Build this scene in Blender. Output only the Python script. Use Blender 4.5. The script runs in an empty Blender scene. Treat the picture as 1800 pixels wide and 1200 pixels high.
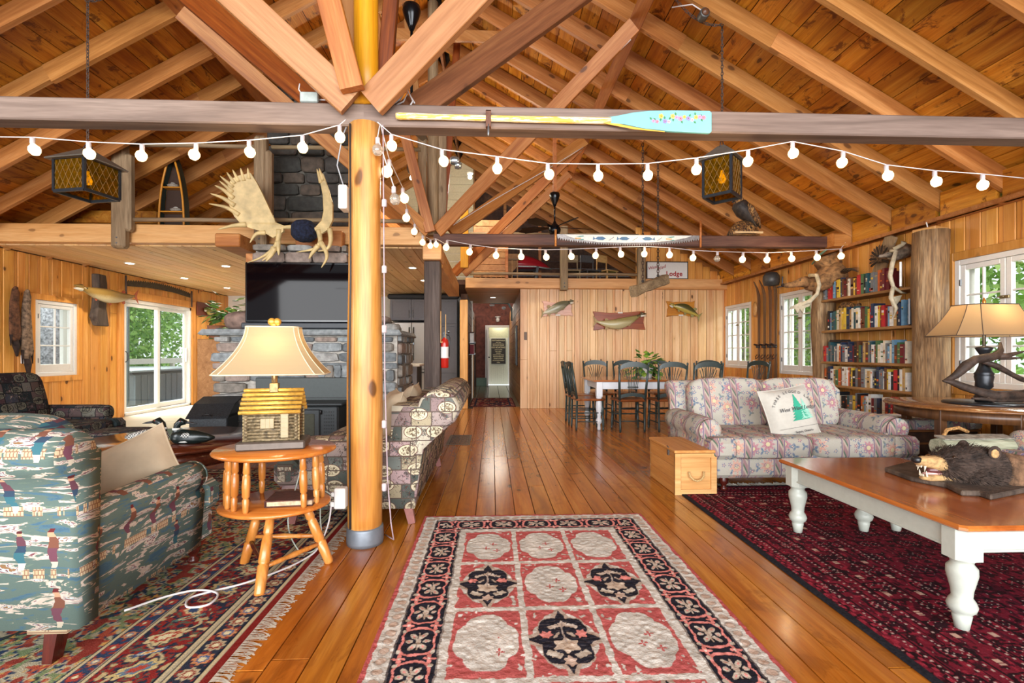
import bpy, math, random
import numpy as np
from math import sin, cos, pi, radians, atan2, sqrt
from mathutils import Vector, Matrix, noise as mnoise
random.seed(7)
scene = bpy.context.scene
COL = scene.collection
# ---------------------------------------------------------------- camera
cd = bpy.data.cameras.new('camera'); cam = bpy.data.objects.new('camera', cd); COL.objects.link(cam)
cam.location = (0, 0, 1.15); cam.rotation_euler = (radians(90), 0, -math.atan(35/850))
cd.sensor_width = 36; cd.lens = 17.0; cd.shift_y = 20/1800; cd.clip_start = .05; cd.clip_end = 300
scene.camera = cam
# ---------------------------------------------------------------- view, world, lights
scene.view_settings.view_transform = 'Standard'; scene.view_settings.look = 'None'
scene.view_settings.gamma = 1; scene.view_settings.use_curve_mapping = False
scene.view_settings.exposure = 0.5
W = bpy.data.worlds.new('sky'); scene.world = W; W.use_nodes = True
wn = W.node_tree.nodes; wl = W.node_tree.links
for n in list(wn): wn.remove(n)
wo = wn.new('ShaderNodeOutputWorld'); wb = wn.new('ShaderNodeBackground')
wb.inputs[0].default_value = (.86, .93, 1.0, 1); wb.inputs[1].default_value = 1.05
wl.new(wb.outputs[0], wo.inputs[0])
def area_light(name, loc, rot, sx, sy, power, color=(1, 1, 1)):
    l = bpy.data.lights.new(name, 'AREA'); l.shape = 'RECTANGLE'; l.size = sx; l.size_y = sy; l.energy = power; l.color = color
    o = bpy.data.objects.new(name, l); COL.objects.link(o); o.location = loc; o.rotation_euler = rot; return o
def point_light(name, loc, power, color=(1, .8, .55), r=.05):
    l = bpy.data.lights.new(name, 'POINT'); l.energy = power; l.color = color; l.shadow_soft_size = r
    o = bpy.data.objects.new(name, l); COL.objects.link(o); o.location = loc; return o
# unseen fill light added behind the camera, plus daylight at the windows and door
area_light('fill_light_front', (-.8, -7.0, 2.2), (radians(87), 0, 0), 15, 4.0, 1900, (.97, .985, 1))
for y, w in [(9.45, 1.1), (7.5, 1.2), (4.4, 1.6)]:
    area_light('daylight_and_fill_right', (5.9, y, 2.95), (radians(48), 0, radians(90)), w, 1.1, 150*w, (.95, .98, 1))
area_light('daylight_and_fill_right', (5.3, 1.2, 1.7), (radians(90), 0, radians(90)), 3.0, 1.6, 170, (.95, .98, 1))  # added fill on the right near the camera; no window stands here
area_light('daylight_and_fill_left', (-7.9, 9.9, 3.1), (radians(48), 0, radians(-90)), 2.6, 1.4, 650, (.95, 1, .97))
area_light('daylight_and_fill_left', (-7.0, 3.0, 1.5), (radians(90), 0, radians(-90)), 4.5, 1.8, 240, (.97, .99, 1))  # fill added to brighten the left side; this wall has no glazing here
# ---------------------------------------------------------------- helpers
def lin(c):
    if isinstance(c, str):
        c = c.lstrip('#'); c = [int(c[i:i+2], 16)/255 for i in (0, 2, 4)]
    return tuple((x/12.92 if x <= .04045 else ((x+.055)/1.055)**2.4) for x in c[:3])+(1,)
def smooth(P, n=5):
    P = [Vector(p) for p in P]; out = []
    for i in range(len(P)-1):
        a, b, c, d = P[max(i-1, 0)], P[i], P[i+1], P[min(i+2, len(P)-1)]
        for k in range(n):
            t = k/n; out.append(.5*((2*b)+(c-a)*t+(2*a-5*b+4*c-d)*t*t+(3*b-a-3*c+d)*t**3))
    return out+[P[-1]]
class MB:
    def __init__(s): s.v = []; s.f = []; s.mi = []; s.sm = []
    def add(s, vs, fs, mi=0, sm=False):
        n = len(s.v); s.v.extend([tuple(v) for v in vs])
        for f in fs: s.f.append([n+i for i in f]); s.mi.append(mi); s.sm.append(sm)
        return s
    def box(s, x0, x1, y0, y1, z0, z1, mi=0):
        return s.add([(x0,y0,z0),(x1,y0,z0),(x1,y1,z0),(x0,y1,z0),(x0,y0,z1),(x1,y0,z1),(x1,y1,z1),(x0,y1,z1)],
              [(0,3,2,1),(4,5,6,7),(0,1,5,4),(1,2,6,5),(2,3,7,6),(3,0,4,7)], mi)
    def beam(s, p0, p1, w, h, up=(0,0,1), mi=0, b=0.0, w1=None, h1=None):
        """box from p0 to p1; w across, h along up; b = edge bevel"""
        p0 = Vector(p0); p1 = Vector(p1); d = (p1-p0).normalized(); u = Vector(up)
        r = d.cross(u)
        if r.length < 1e-4: r = d.cross(Vector((0,1,0)))
        r.normalize(); u = r.cross(d).normalized()
        w1 = w if w1 is None else w1; h1 = h if h1 is None else h1
        def ring(p, w, h):
            a, c = w/2, h/2
            if b > 0:
                return [p+r*x+u*z for x, z in ((-a+b,-c),(a-b,-c),(a,-c+b),(a,c-b),(a-b,c),(-a+b,c),(-a,c-b),(-a,-c+b))]
            return [p+r*x+u*z for x, z in ((-a,-c),(a,-c),(a,c),(-a,c))]
        A = ring(p0, w, h); B = ring(p1, w1, h1); n = len(A)
        return s.add(A+B, [tuple(range(n))[::-1], tuple(range(n, 2*n))]+[(i, (i+1)%n, n+(i+1)%n, n+i) for i in range(n)], mi)
    def cbox(s, x0, x1, y0, y1, z0, z1, b=.01, mi=0, sm=False):
        b = min(b, (x1-x0)*.45, (y1-y0)*.45, (z1-z0)*.45)
        prof = []
        def ring(z, i):
            return [(x0+i,y0+b,z),(x0+b,y0+i,z),(x1-b,y0+i,z),(x1-i,y0+b,z),(x1-i,y1-b,z),(x1-b,y1-i,z),(x0+b,y1-i,z),(x0+i,y1-b,z)]
        return s.loft([ring(z0, b), ring(z0+b, 0), ring(z1-b, 0), ring(z1, b)], mi, sm)
    def loft(s, rings, mi=0, sm=True, caps=True, closed=True):
        n = len(rings[0]); vs = [p for r in rings for p in r]; fs = []
        for k in range(len(rings)-1):
            for i in range(n if closed else n-1):
                j = (i+1)%n; fs.append((k*n+i, k*n+j, (k+1)*n+j, (k+1)*n+i))
        if caps: fs += [tuple(range(n))[::-1], tuple(range((len(rings)-1)*n, len(rings)*n))]
        return s.add(vs, fs, mi, sm)
    def tube(s, pts, r, n=8, mi=0, sm=True, flat=1.0, jit=0, up=None):
        pts = [Vector(p) for p in pts]; m = len(pts)
        if not hasattr(r, '__len__'): r = [r]*m
        rings = []; prev = None
        for i, p in enumerate(pts):
            d = (pts[min(i+1, m-1)]-pts[max(i-1, 0)]).normalized()
            if prev is None:
                a = Vector(up) if up else (Vector((0,0,1)) if abs(d.z) < .9 else Vector((0,1,0)))
                x = d.cross(a).normalized()
            else:
                x = (prev-d*prev.dot(d))
                x = x.normalized() if x.length > 1e-5 else prev
            prev = x; y = d.cross(x)
            ring = []
            for k in range(n):
                q = 2*pi*k/n; rr = r[i]*(1+(random.uniform(-jit, jit) if jit else 0))
                ring.append(p+x*cos(q)*rr+y*sin(q)*rr*flat)
            rings.append(ring)
        return s.loft(rings, mi, sm)
    def lathe(s, prof, c=(0,0,0), n=16, mi=0, sm=True, ax='z', sx=1, sy=1):
        rings = []
        for r, z in prof:
            rg = []
            for k in range(n):
                q = 2*pi*k/n; a, b = r*cos(q)*sx, r*sin(q)*sy
                rg.append((c[0]+a, c[1]+b, c[2]+z) if ax == 'z' else ((c[0]+a, c[1]+z, c[2]+b) if ax == 'y' else (c[0]+z, c[1]+a, c[2]+b)))
            rings.append(rg)
        return s.loft(rings, mi, sm)
    def turned(s, p0, p1, prof, n=10, mi=0):
        """turned leg between two points; prof = [(t, r)]"""
        p0 = Vector(p0); p1 = Vector(p1)
        return s.tube([p0.lerp(p1, t) for t, r in prof], [r for t, r in prof], n, mi)
    def prism(s, poly, o, a, b, t, mi=0, sm=False):
        """polygon poly (list of 2D) in the plane o + a*x + b*y, thickness vector t"""
        o, a, b, t = map(Vector, (o, a, b, t)); n = len(poly)
        A = [o+a*x+b*y for x, y in poly]; B = [p+t for p in A]
        return s.add(A+B, [tuple(range(n))[::-1], tuple(range(n, 2*n))]+[(i, (i+1)%n, n+(i+1)%n, n+i) for i in range(n)], mi, sm)
    def blob(s, c, r, nu=14, nv=8, mi=0, p=1.0, M=None, jit=0, fn=None):
        """superellipsoid; p<1 makes it boxier"""
        rings = []
        sg = lambda x, p: math.copysign(abs(x)**p, x)
        for j in range(nv+1):
            ph = -pi/2+pi*j/nv; ph = max(-pi/2+.02, min(pi/2-.02, ph)); rg = []
            for i in range(nu):
                th = 2*pi*i/nu
                v = Vector((r[0]*sg(cos(ph), p)*sg(cos(th), p), r[1]*sg(cos(ph), p)*sg(sin(th), p), r[2]*sg(sin(ph), p)))
                if fn: v = fn(v)
                if jit: v += Vector([random.uniform(-jit, jit) for _ in range(3)])
                if M: v = M @ v
                rg.append(Vector(c)+v)
            rings.append(rg)
        return s.loft(rings, mi, True)
    def xf(s, M):
        s.v = [tuple(M @ Vector(v)) for v in s.v]; return s
    def mesh(s, name, mats):
        me = bpy.data.meshes.new(name); me.from_pydata([tuple(v) for v in s.v], [], s.f)
        if not isinstance(mats, (list, tuple)): mats = [mats]
        for m in mats: me.materials.append(m)
        if len(mats) > 1: me.polygons.foreach_set('material_index', s.mi)
        if any(s.sm): me.polygons.foreach_set('use_smooth', s.sm)
        me.update(); return me
    def build(s, name, mats, parent=None, **k):
        return link(name, s.mesh(name, mats), parent, **k)
def link(name, data, parent=None, loc=None, rot=None, label=None, kind=None):
    o = bpy.data.objects.new(name, data); COL.objects.link(o)
    if parent: o.parent = parent
    if loc is not None: o.location = loc
    if rot is not None: o.rotation_euler = rot
    if label: o['label'] = label
    if kind: o['kind'] = kind
    return o
def tag(o, label, cat, group=None, kind=None):
    o['label'] = label; o['category'] = cat
    if group: o['group'] = group
    if kind: o['kind'] = kind
    return o
def thing(name, label, cat, loc=(0,0,0), rz=0, group=None, kind=None):
    o = bpy.data.objects.new(name, None); COL.objects.link(o); o.location = loc; o.rotation_euler = (0,0,rz)
    return tag(o, label, cat, group, kind)
def copy_tree(o, label, loc=None, rz=None):
    kids = {}
    for x in bpy.data.objects:
        if x.parent: kids.setdefault(x.parent.name, []).append(x)
    def cp(x, par):
        c = x.copy(); COL.objects.link(c); c.parent = par
        for k in kids.get(x.name, []): cp(k, c)
        return c
    c = cp(o, None); c['label'] = label
    if loc is not None: c.location = loc
    if rz is not None: c.rotation_euler = (0,0,rz)
    return c
def chamfer_obj(o, w=.004, seg=2):
    m = o.modifiers.new('bevel', 'BEVEL'); m.width = w; m.segments = seg; m.limit_method = 'ANGLE'; return o
def subsurf(o, l=1):
    m = o.modifiers.new('sub', 'SUBSURF'); m.levels = l; m.render_levels = l; return o
# ---------------------------------------------------------------- node shader helper
class SH:
    def __init__(s, name):
        s.m = bpy.data.materials.new(name); s.m.use_nodes = True; s.t = s.m.node_tree
        for n in list(s.t.nodes): s.t.nodes.remove(n)
        s.out = s.t.nodes.new('ShaderNodeOutputMaterial'); s.b = s.t.nodes.new('ShaderNodeBsdfPrincipled')
        s.t.links.new(s.b.outputs[0], s.out.inputs[0])
    def N(s, typ, ins=None, **k):
        n = s.t.nodes.new('ShaderNode'+typ)
        for a, v in k.items(): setattr(n, a, v)
        for a, v in (ins or {}).items(): s.set(n.inputs[a], v)
        return n
    def set(s, sock, v):
        if isinstance(v, bpy.types.NodeSocket): s.t.links.new(v, sock)
        elif isinstance(v, str): sock.default_value = lin(v)
        elif sock.type == 'RGBA' and hasattr(v, '__len__'): sock.default_value = tuple(v)[:3]+(1,)
        else: sock.default_value = v
    def math(s, op, a, b=0, c=0): 
        n = s.N('Math', {0: a, 1: b, 2: c}, operation=op); return n.outputs[0]
    def pos(s, space='world', scale=(1,1,1), rot=(0,0,0), rnd=True):
        if space == 'world': p = s.N('NewGeometry').outputs['Position']
        else: p = s.N('TexCoord').outputs['Object']
        if rot != (0,0,0):
            p = s.N('Mapping', {'Vector': p, 'Rotation': rot}).outputs[0]
        if rnd:
            r = s.N('ObjectInfo').outputs['Random']
            q = s.N('VectorMath', {0: (37.1, 17.7, 53.3), 3: r}, operation='SCALE').outputs[0]
            p = s.N('VectorMath', {0: p, 1: q}, operation='ADD').outputs[0]
        return s.N('VectorMath', {0: p, 1: scale}, operation='MULTIPLY').outputs[0]
    def noise(s, v, sc=1, det=3, rough=.55, dist=0, out='Fac'):
        return s.N('TexNoise', {'Vector': v, 'Scale': sc, 'Detail': det, 'Roughness': rough, 'Distortion': dist}).outputs[out]
    def ramp(s, f, stops, interp='LINEAR'):
        n = s.N('ValToRGB', {0: f}); e = n.color_ramp; e.interpolation = interp
        while len(e.elements) < len(stops): e.elements.new(.5)
        for i, (p, c) in enumerate(stops):
            e.elements[i].position = p; e.elements[i].color = lin(c) if not (hasattr(c, '__len__') and len(c) == 4 and not isinstance(c, str)) else c
        return n.outputs[0]
    def mix(s, f, a, b, mode='MIX'):
        n = s.N('Mix', data_type='RGBA', blend_type=mode)
        s.set(n.inputs[0], f); s.set(n.inputs[6], a); s.set(n.inputs[7], b); return n.outputs[2]
    def mr(s, v, a, b, c=0, d=1):
        return s.N('MapRange', {0: v, 1: a, 2: b, 3: c, 4: d}).outputs[0]
    def bump(s, h, strength=.3, dist=.01):
        s.set(s.b.inputs['Normal'], s.N('Bump', {'Height': h, 'Strength': strength, 'Distance': dist}).outputs[0])
    def done(s, col, rough=.5, metal=0, spec=.5, **k):
        s.set(s.b.inputs['Base Color'], col); s.set(s.b.inputs['Roughness'], rough); s.set(s.b.inputs['Metallic'], metal)
        s.set(s.b.inputs['Specular IOR Level'], spec)
        for a, v in k.items(): s.set(s.b.inputs[a.replace('_', ' ')], v)
        return s.m
MATS = {}
def plain(name, col, rough=.5, metal=0, spec=.5, var=.08, scale=30, bump=0, **k):
    if name in MATS: return MATS[name]
    s = SH(name); p = s.pos('object')
    n = s.noise(p, scale, 3)
    c = lin(col); lo = tuple(x*(1-var*1.5) for x in c[:3]); hi = tuple(min(1, x*(1+var*1.5)) for x in c[:3])
    cc = s.ramp(n, [(.3, lo+(1,)), (.7, hi+(1,))])
    if bump: s.bump(n, bump, .01)
    MATS[name] = s.done(cc, rough, metal, spec, **k); return MATS[name]
def wood(name, dark, mid, light, grain='y', space='world', rough=.45, knots=.6, var=.25, rot=(0,0,0), coat=0, spec=.4, sc=1.0, streak=.5, bump=.15, stain=0, knotc='#3a1c0c'):
    if name in MATS: return MATS[name]
    s = SH(name); L, T = .55*sc, 9*sc
    scl = {'x': (L,T,T), 'y': (T,L,T), 'z': (T,T,L)}[grain]
    p = s.pos(space, scl, rot)
    n1 = s.noise(p, 1.1, 4, .6, .8)
    col = s.ramp(n1, [(.25, dark), (.48, mid), (.75, light)])
    p2 = s.N('VectorMath', {0: p, 1: (6, 6, 6)}, operation='MULTIPLY').outputs[0]
    n2 = s.noise(p2, 1.4, 2, .6)
    col = s.mix(s.mr(n2, .35, .75, 0, streak), col, dark)
    r = s.N('ObjectInfo').outputs['Random']
    if var:
        hv = s.N('HueSaturation', {'Hue': s.mr(r, 0, 1, .494, .506), 'Saturation': 1.0, 'Value': s.mr(s.math('FRACT', s.math('MULTIPLY', r, 7.31)), 0, 1, 1-var, 1+var*.6), 'Color': col})
        col = hv.outputs[0]
    if knots:
        ks = {'x': (2.6,5.2,5.2), 'y': (5.2,2.6,5.2), 'z': (5.2,5.2,2.6)}[grain]
        kp = s.pos(space, tuple(a*sc for a in ks), rot)
        kp = s.N('VectorMath', {0: kp, 1: s.N('VectorMath', {0: s.noise(kp, 2.2, 1, out='Color'), 3: .22}, operation='SCALE').outputs[0]}, operation='ADD').outputs[0]
        vo = s.N('TexVoronoi', {'Vector': kp, 'Scale': .85, 'Randomness': 1.0}, feature='F1')
        d = vo.outputs['Distance']
        has = s.math('GREATER_THAN', s.N('SeparateColor', {0: vo.outputs['Color']}).outputs[0], .22)
        k = s.math('MULTIPLY', s.mr(d, .08, .12, knots, 0), has)
        ring = s.math('MULTIPLY', s.mr(d, .10, .26, knots*.4, 0), has)
        col = s.mix(ring, col, dark); col = s.mix(k, col, knotc)
    if stain:
        st = s.noise(s.pos(space, (4.5, 2.6, 4.5), (0,0,0)), 1.3, 5, .7, 1.2)
        col = s.mix(s.mr(st, .555, .63, 0, stain), col, '#5a260a')
    if bump: s.bump(n2, bump, .004)
    MATS[name] = s.done(col, rough, 0, spec, Coat_Weight=coat, Coat_Roughness=.12); return MATS[name]
def emis(name, col, strength):
    if name in MATS: return MATS[name]
    s = SH(name); MATS[name] = s.done(col, .4, Emission_Color=col, Emission_Strength=strength); return MATS[name]
def vcol_mat(name='dyed_pile', rough=.95, bump=.5, bs=140):
    if name in MATS: return MATS[name]
    s = SH(name); a = s.N('VertexColor', layer_name='Col').outputs[0]
    p = s.pos('object'); n = s.noise(p, bs, 2); c = s.mix(s.mr(n, .3, .7, .0, .3), a, s.mix(1.0, a, '#c4c0bc', 'MULTIPLY'))
    s.bump(n, bump, .006); MATS[name] = s.done(c, rough, 0, .1); return MATS[name]
def painted_slab(name, x0, x1, y0, y1, z0, z1, nx, ny, fn, mat, parent=None, bumpz=None):
    """thin slab whose top carries a per-vertex dye pattern fn(X,Y)->rgb (srgb 0..1)"""
    X, Yg = np.meshgrid(np.linspace(0, x1-x0, nx), np.linspace(0, y1-y0, ny))
    rgb = fn(X, Yg); rgb = np.where(rgb <= .04045, rgb/12.92, ((rgb+.055)/1.055)**2.4)
    Z = np.full_like(X, z1) + (bumpz(X, Yg) if bumpz else 0)
    Z[0,:] = z0+.001; Z[-1,:] = z0+.001; Z[:,0] = z0+.001; Z[:,-1] = z0+.001
    v = np.stack([X+x0, Yg+y0, Z], -1).reshape(-1, 3)
    i = np.arange(nx*ny).reshape(ny, nx)
    q = np.stack([i[:-1,:-1], i[:-1,1:], i[1:,1:], i[1:,:-1]], -1).reshape(-1, 4)
    me = bpy.data.meshes.new(name); me.vertices.add(len(v)); me.vertices.foreach_set('co', v.ravel())
    me.loops.add(q.size); me.loops.foreach_set('vertex_index', q.ravel().astype(np.int32))
    me.polygons.add(len(q)); me.polygons.foreach_set('loop_start', np.arange(0, q.size, 4, dtype=np.int32)); me.polygons.foreach_set('loop_total', np.full(len(q), 4, dtype=np.int32))
    me.update(calc_edges=True); me.validate()
    ca = me.color_attributes.new('Col', 'FLOAT_COLOR', 'POINT')
    ca.data.foreach_set('color', np.concatenate([rgb.reshape(-1, 3), np.ones((len(v), 1))], 1).ravel().astype(np.float32))
    me.materials.append(mat)
    return link(name, me, parent)
def hexrgb(h): h = h.lstrip('#'); return np.array([int(h[i:i+2], 16)/255 for i in (0, 2, 4)])
def vnoise(X, Y, s, seed=0):
    xi = np.floor(X*s).astype(int); yi = np.floor(Y*s).astype(int); fx = X*s-xi; fy = Y*s-yi
    h = lambda a, b: (np.sin(a*127.1+b*311.7+seed*74.7)*43758.5453) % 1
    fx = fx*fx*(3-2*fx); fy = fy*fy*(3-2*fy)
    return (h(xi,yi)*(1-fx)+h(xi+1,yi)*fx)*(1-fy)+(h(xi,yi+1)*(1-fx)+h(xi+1,yi+1)*fx)*fy
# ================================================================ MATERIALS
M_floor = wood('floor_pine', '#84440f', '#b2681e', '#cf8c38', 'y', rough=.22, knots=.8, var=.22, coat=.22, stain=.3, streak=.4)
M_roof = wood('roof_board_pine', '#8c4a0e', '#c67e1e', '#e0a23e', 'y', rough=.5, knots=.8, var=.34, stain=.8)
M_rafter_r = wood('rafter_spruce', '#8c5222', '#b5783e', '#cb9258', 'x', rot=(0, radians(-29.7), 0), rough=.55, knots=.7, var=.16)
M_rafter_l = wood('rafter_spruce_west', '#8c5222', '#b5783e', '#cb9258', 'x', rot=(0, radians(29.7), 0), rough=.55, knots=.7, var=.16)
M_pine = wood('knotty_pine_panel', '#c98f58', '#e2b684', '#eecba0', 'z', rough=.42, knots=.8, var=.13, streak=.3)
M_pine_o = wood('amber_pine_panel', '#bd722a', '#db9848', '#eab066', 'z', rough=.38, knots=.85, var=.13, streak=.3)
M_planky = wood('ceiling_pine_plank', '#b98346', '#d3a268', '#e0b780', 'x', rough=.5, knots=.4, var=.12)
M_plankl = wood('loft_ceiling_plank', '#cc9c62', '#e6c08a', '#f0d2a4', 'y', rough=.5, knots=.4, var=.1)
M_beam = wood('weathered_tie_beam', '#54443b', '#77645a', '#937f73', 'x', rough=.65, knots=.35, var=.04, streak=.4)
M_beamdk = wood('dark_tie_beam', '#2f1a12', '#57342a', '#73503f', 'x', rough=.6, knots=.5, var=.05)
M_brace = wood('brace_fir', '#8a4a1c', '#b8743a', '#d09458', 'x', 'object', rough=.5, knots=.7, var=.18)
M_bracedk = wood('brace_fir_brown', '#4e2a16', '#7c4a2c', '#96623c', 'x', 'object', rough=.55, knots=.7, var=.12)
M_log = wood('peeled_log', '#9c5c22', '#c4873e', '#d8a664', 'z', rough=.36, knots=.8, var=.03, sc=.8, streak=.6)
M_logy = wood('golden_log', '#a4640a', '#c98a16', '#dba030', 'z', rough=.4, knots=.8, var=.03)
M_greywood = wood('weathered_post', '#6e5a40', '#978061', '#b39d7c', 'z', rough=.7, knots=.5, var=.08, streak=.8)
M_greyrail = wood('weathered_rail', '#6e5a40', '#978061', '#b7a27e', 'x', rough=.7, knots=.3, var=.08)
M_loftbeam = wood('loft_fascia_pine', '#b98044', '#d8a266', '#e6b880', 'x', rough=.5, knots=.5, var=.06)
M_loftbeamy = wood('loft_side_beam', '#a86f34', '#c98f50', '#dba86a', 'y', rough=.5, knots=.5, var=.06)
M_dkpost = wood('dark_rough_post', '#2c2320', '#4c403a', '#695c54', 'z', rough=.8, knots=.4, var=.03, bump=.6)
M_white = plain('white_paint', '#dfddd8', .45, var=.02)
M_cream = plain('cream_wall_paint', '#d9d4ca', .6, var=.02)
M_black = plain('black_metal', '#1c1d1f', .35, var=.05)
M_blackgloss = plain('black_enamel', '#0c0d10', .12, var=.02)
M_grey = plain('grey_metal', '#80858a', .35, .7, var=.05)
M_mortar = plain('mortar', '#a9a39a', .95, var=.25, scale=14, bump=.6)
def glass_mat():
    s = SH('window_glass'); 
    tr = s.N('BsdfTransparent'); gl = s.N('BsdfGlossy', {'Roughness': .02}); fr = s.N('LayerWeight', {'Blend': .5}); fc = s.math('MULTIPLY_ADD', s.math('POWER', fr.outputs['Facing'], 4.0), .55, .03)
    tr.inputs[0].default_value = (.97, .985, .975, 1)
    mx = s.N('MixShader', {0: fc, 1: tr.outputs[0], 2: gl.outputs[0]}); s.t.links.new(mx.outputs[0], s.out.inputs[0]); return s.m
M_glass = glass_mat()
XL, XR, YB = -6.65, 4.9, 10.0
RIDX, RIDZ, SL = -.8, 5.87, .57
def roofz(x): return RIDZ-SL*abs(x-RIDX)
def struct(name, label, cat='wall'): return thing(name, label, cat, kind='structure')
# ================================================================ FLOOR
fl = struct('floor', 'glossy amber pine plank floor of the great room', 'floor')
MB().box(-7.2, 5.3, -2.2, 14, -.2, -.012).build('subfloor', plain('subfloor', '#3a2414', .8), fl)
pw = .142; x = XL; ncol = 0
rng = random.Random(3)
while x < XR-.02:
    x1 = min(x+pw, XR); 
    zones = [(-1.8, 10.0)] if x > -.75 else [(-1.8, 5.6)]
    if -.5 < x < .5: zones = [(-1.8, 10.35)]
    for (ya, yb) in zones:
        y = ya - rng.uniform(0, 2.2)
        while y < yb:
            L = rng.choice([2.4, 3.0, 3.6, 4.2]) if x > -1.2 else 4.8
            a, b = max(y, ya), min(y+L, yb)
            if b-a > .05:
                g = .0022
                MB().cbox(x+g, x1-g, a+g, b-g, -.02, rng.uniform(-.0006, .0006), .0018).build('plank', M_floor, fl)
            y += L
    x = x1
M_lam = wood('pale_laminate', '#b5a78e', '#d2c7b2', '#e0d7c6', 'x', rough=.3, knots=0, var=.08)
fl2 = struct('floor', 'pale laminate floor in front of the kitchen and sliding door', 'floor')
y = 5.6
while y < 12.0:
    xx = XL-rng.uniform(0, 1)
    while xx < -.75:
        a, b = max(XL, xx), min(xx+2.6, -.75)
        if b > a+.02: MB().cbox(a+.001, b-.001, y+.001, min(y+.24, 12)-.001, -.02, 0, .001).build('plank', M_lam, fl2)
        xx += 2.6
    y += .24
# hall tiles
M_tile = plain('grey_green_tile', '#6b6350', .15, var=.3, scale=6)
fl3 = struct('floor', 'dark glossy tiles down the back hallway', 'floor')
MB().box(-.8, .8, 10.35, 17.2, -.05, -.008).build('grout', plain('grout', '#2e2a24', .8), fl3)
tile_me = MB().cbox(-.145, .145, -.145, .145, -.012, 0, .003).mesh('tile', M_tile)
for i in range(5):
    for j in range(23):
        link('tile', tile_me, fl3, (-.56+.3*i, 10.5+.3*j, 0))
# ================================================================ PANELLED WALLS
def rsub(rects, o):
    out = []
    for (a, b, c, d) in rects:
        A, B, C, D = o
        if A >= b or B <= a or C >= d or D <= c: out.append((a, b, c, d)); continue
        if c < C: out.append((a, b, c, C))
        if D < d: out.append((a, b, D, d))
        c2, d2 = max(c, C), min(d, D)
        if a < A: out.append((a, A, c2, d2))
        if B < b: out.append((B, b, c2, d2))
    return out
def panel_wall(parent, axis, pos, inward, s0, s1, z0, ztop, openings, mat, w=.15, seed=1, joints=.35):
    """vertical tongue-and-groove boards; axis 'x': runs along x at y=pos; 'y': runs along y at x=pos. inward=+1/-1: room side"""
    r = random.Random(seed); s = s0; bead = False
    while s < s1-.01:
        ww = .052 if bead else r.choice([.11, .13, .15]); bead = not bead
        e = min(s+ww, s1); top = ztop((s+e)/2) if callable(ztop) else ztop
        rects = [(s, e, z0, top)]
        for o in openings: rects = rsub(rects, o)
        if not bead is True and False: pass
        pro = .018 if ww > .06 else .010
        m = MB()
        for (a, b, c, d) in rects:
            if b-a < .006 or d-c < .02: continue
            segs = [(c, d)]
            if ww > .06 and d-c > 1.5 and r.random() < joints:
                zc = r.uniform(c+.4, d-.4); segs = [(c, zc-.001), (zc+.001, d)]
            for (c1, d1) in segs:
                if axis == 'x':
                    y0, y1 = sorted((pos, pos+inward*pro)); m.cbox(a+.002, b-.002, y0, y1, c1, d1, .004)
                else:
                    x0, x1 = sorted((pos, pos+inward*pro)); m.cbox(x0, x1, a+.002, b-.002, c1, d1, .004)
        if m.v: m.build('panel', mat, parent)
        s = e
def slab(parent, axis, p0, p1, s0, s1, z0, z1, openings, mat):
    m = MB(); rects = [(s0, s1, z0, z1)]
    for o in openings: rects = rsub(rects, o)
    for (a, b, c, d) in rects:
        if axis == 'x': m.box(a, b, p0, p1, c, d)
        else: m.box(p0, p1, a, b, c, d)
    m.build('backing', mat, parent)
M_back = plain('wall_backing', '#5a3c22', .8)
wb_ = struct('wall_back', 'pale knotty pine wall behind the dining table')
slab(wb_, 'x', 10.0, 10.12, .58, 4.9, 0, 2.5, [], M_back)
panel_wall(wb_, 'x', 10.0, -1, .58, 4.9, 0, 2.5, [], M_pine, seed=5)
OPR = [(8.93, 9.96, .85, 2.12), (6.96, 8.04, .80, 2.15), (3.92, 4.92, .80, 2.12)]
wr = struct('wall_right', 'amber knotty pine wall with the three casement windows')
slab(wr, 'y', 4.9, 5.02, -1.8, 10.1, 0, 2.62, OPR, M_back)
panel_wall(wr, 'y', 4.9, -1, 2.6, 10.0, 0, 2.56, OPR, M_pine_o, seed=9)
OPL = [(7.3, 8.02, .8, 1.93), (8.97, 10.95, 0.0, 2.14)]
wl_ = struct('wall_left', 'orange knotty pine wall with the sliding glass door')
slab(wl_, 'y', -6.77, -6.65, 2.0, 13.2, 0, 2.6, OPL, M_back)
panel_wall(wl_, 'y', -6.65, 1, 4.5, 12.6, 0, 2.57, OPL, M_pine_o, seed=12)
wf = struct('wall_kitchen', 'cream painted kitchen wall behind the fireplace')
MB().box(XL, -.5, 12.45, 12.55, 0, 2.6).build('plaster', M_cream, wf)
# hall walls
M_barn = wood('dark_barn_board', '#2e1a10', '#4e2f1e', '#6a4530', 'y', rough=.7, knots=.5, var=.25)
hl = struct('wall_hall_left', 'dark barn board side wall of the hallway'); hr = struct('wall_hall_right', 'brown board side wall of the hallway')
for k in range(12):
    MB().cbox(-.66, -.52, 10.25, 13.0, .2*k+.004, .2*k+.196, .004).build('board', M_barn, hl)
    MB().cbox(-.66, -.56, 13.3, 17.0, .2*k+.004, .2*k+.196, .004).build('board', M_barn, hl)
MB().cbox(-.62, -.5, 13.0, 13.12, 0, 2.05, .01).build('door_post', M_pine, hl)
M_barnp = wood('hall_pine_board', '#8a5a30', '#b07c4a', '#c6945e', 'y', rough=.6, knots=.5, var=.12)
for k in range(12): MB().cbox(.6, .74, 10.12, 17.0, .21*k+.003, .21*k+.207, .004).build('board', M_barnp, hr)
he = struct('wall_hall_end', 'rusty red painted end wall of the hallway')
M_rust = plain('rust_red_paint', '#6e3a2e', .7, var=.3, scale=8)
slab(he, 'x', 17.0, 17.1, -.7, .8, 0, 3.1, [(-.17, .62, 0, 2.06)], M_rust)
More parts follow.
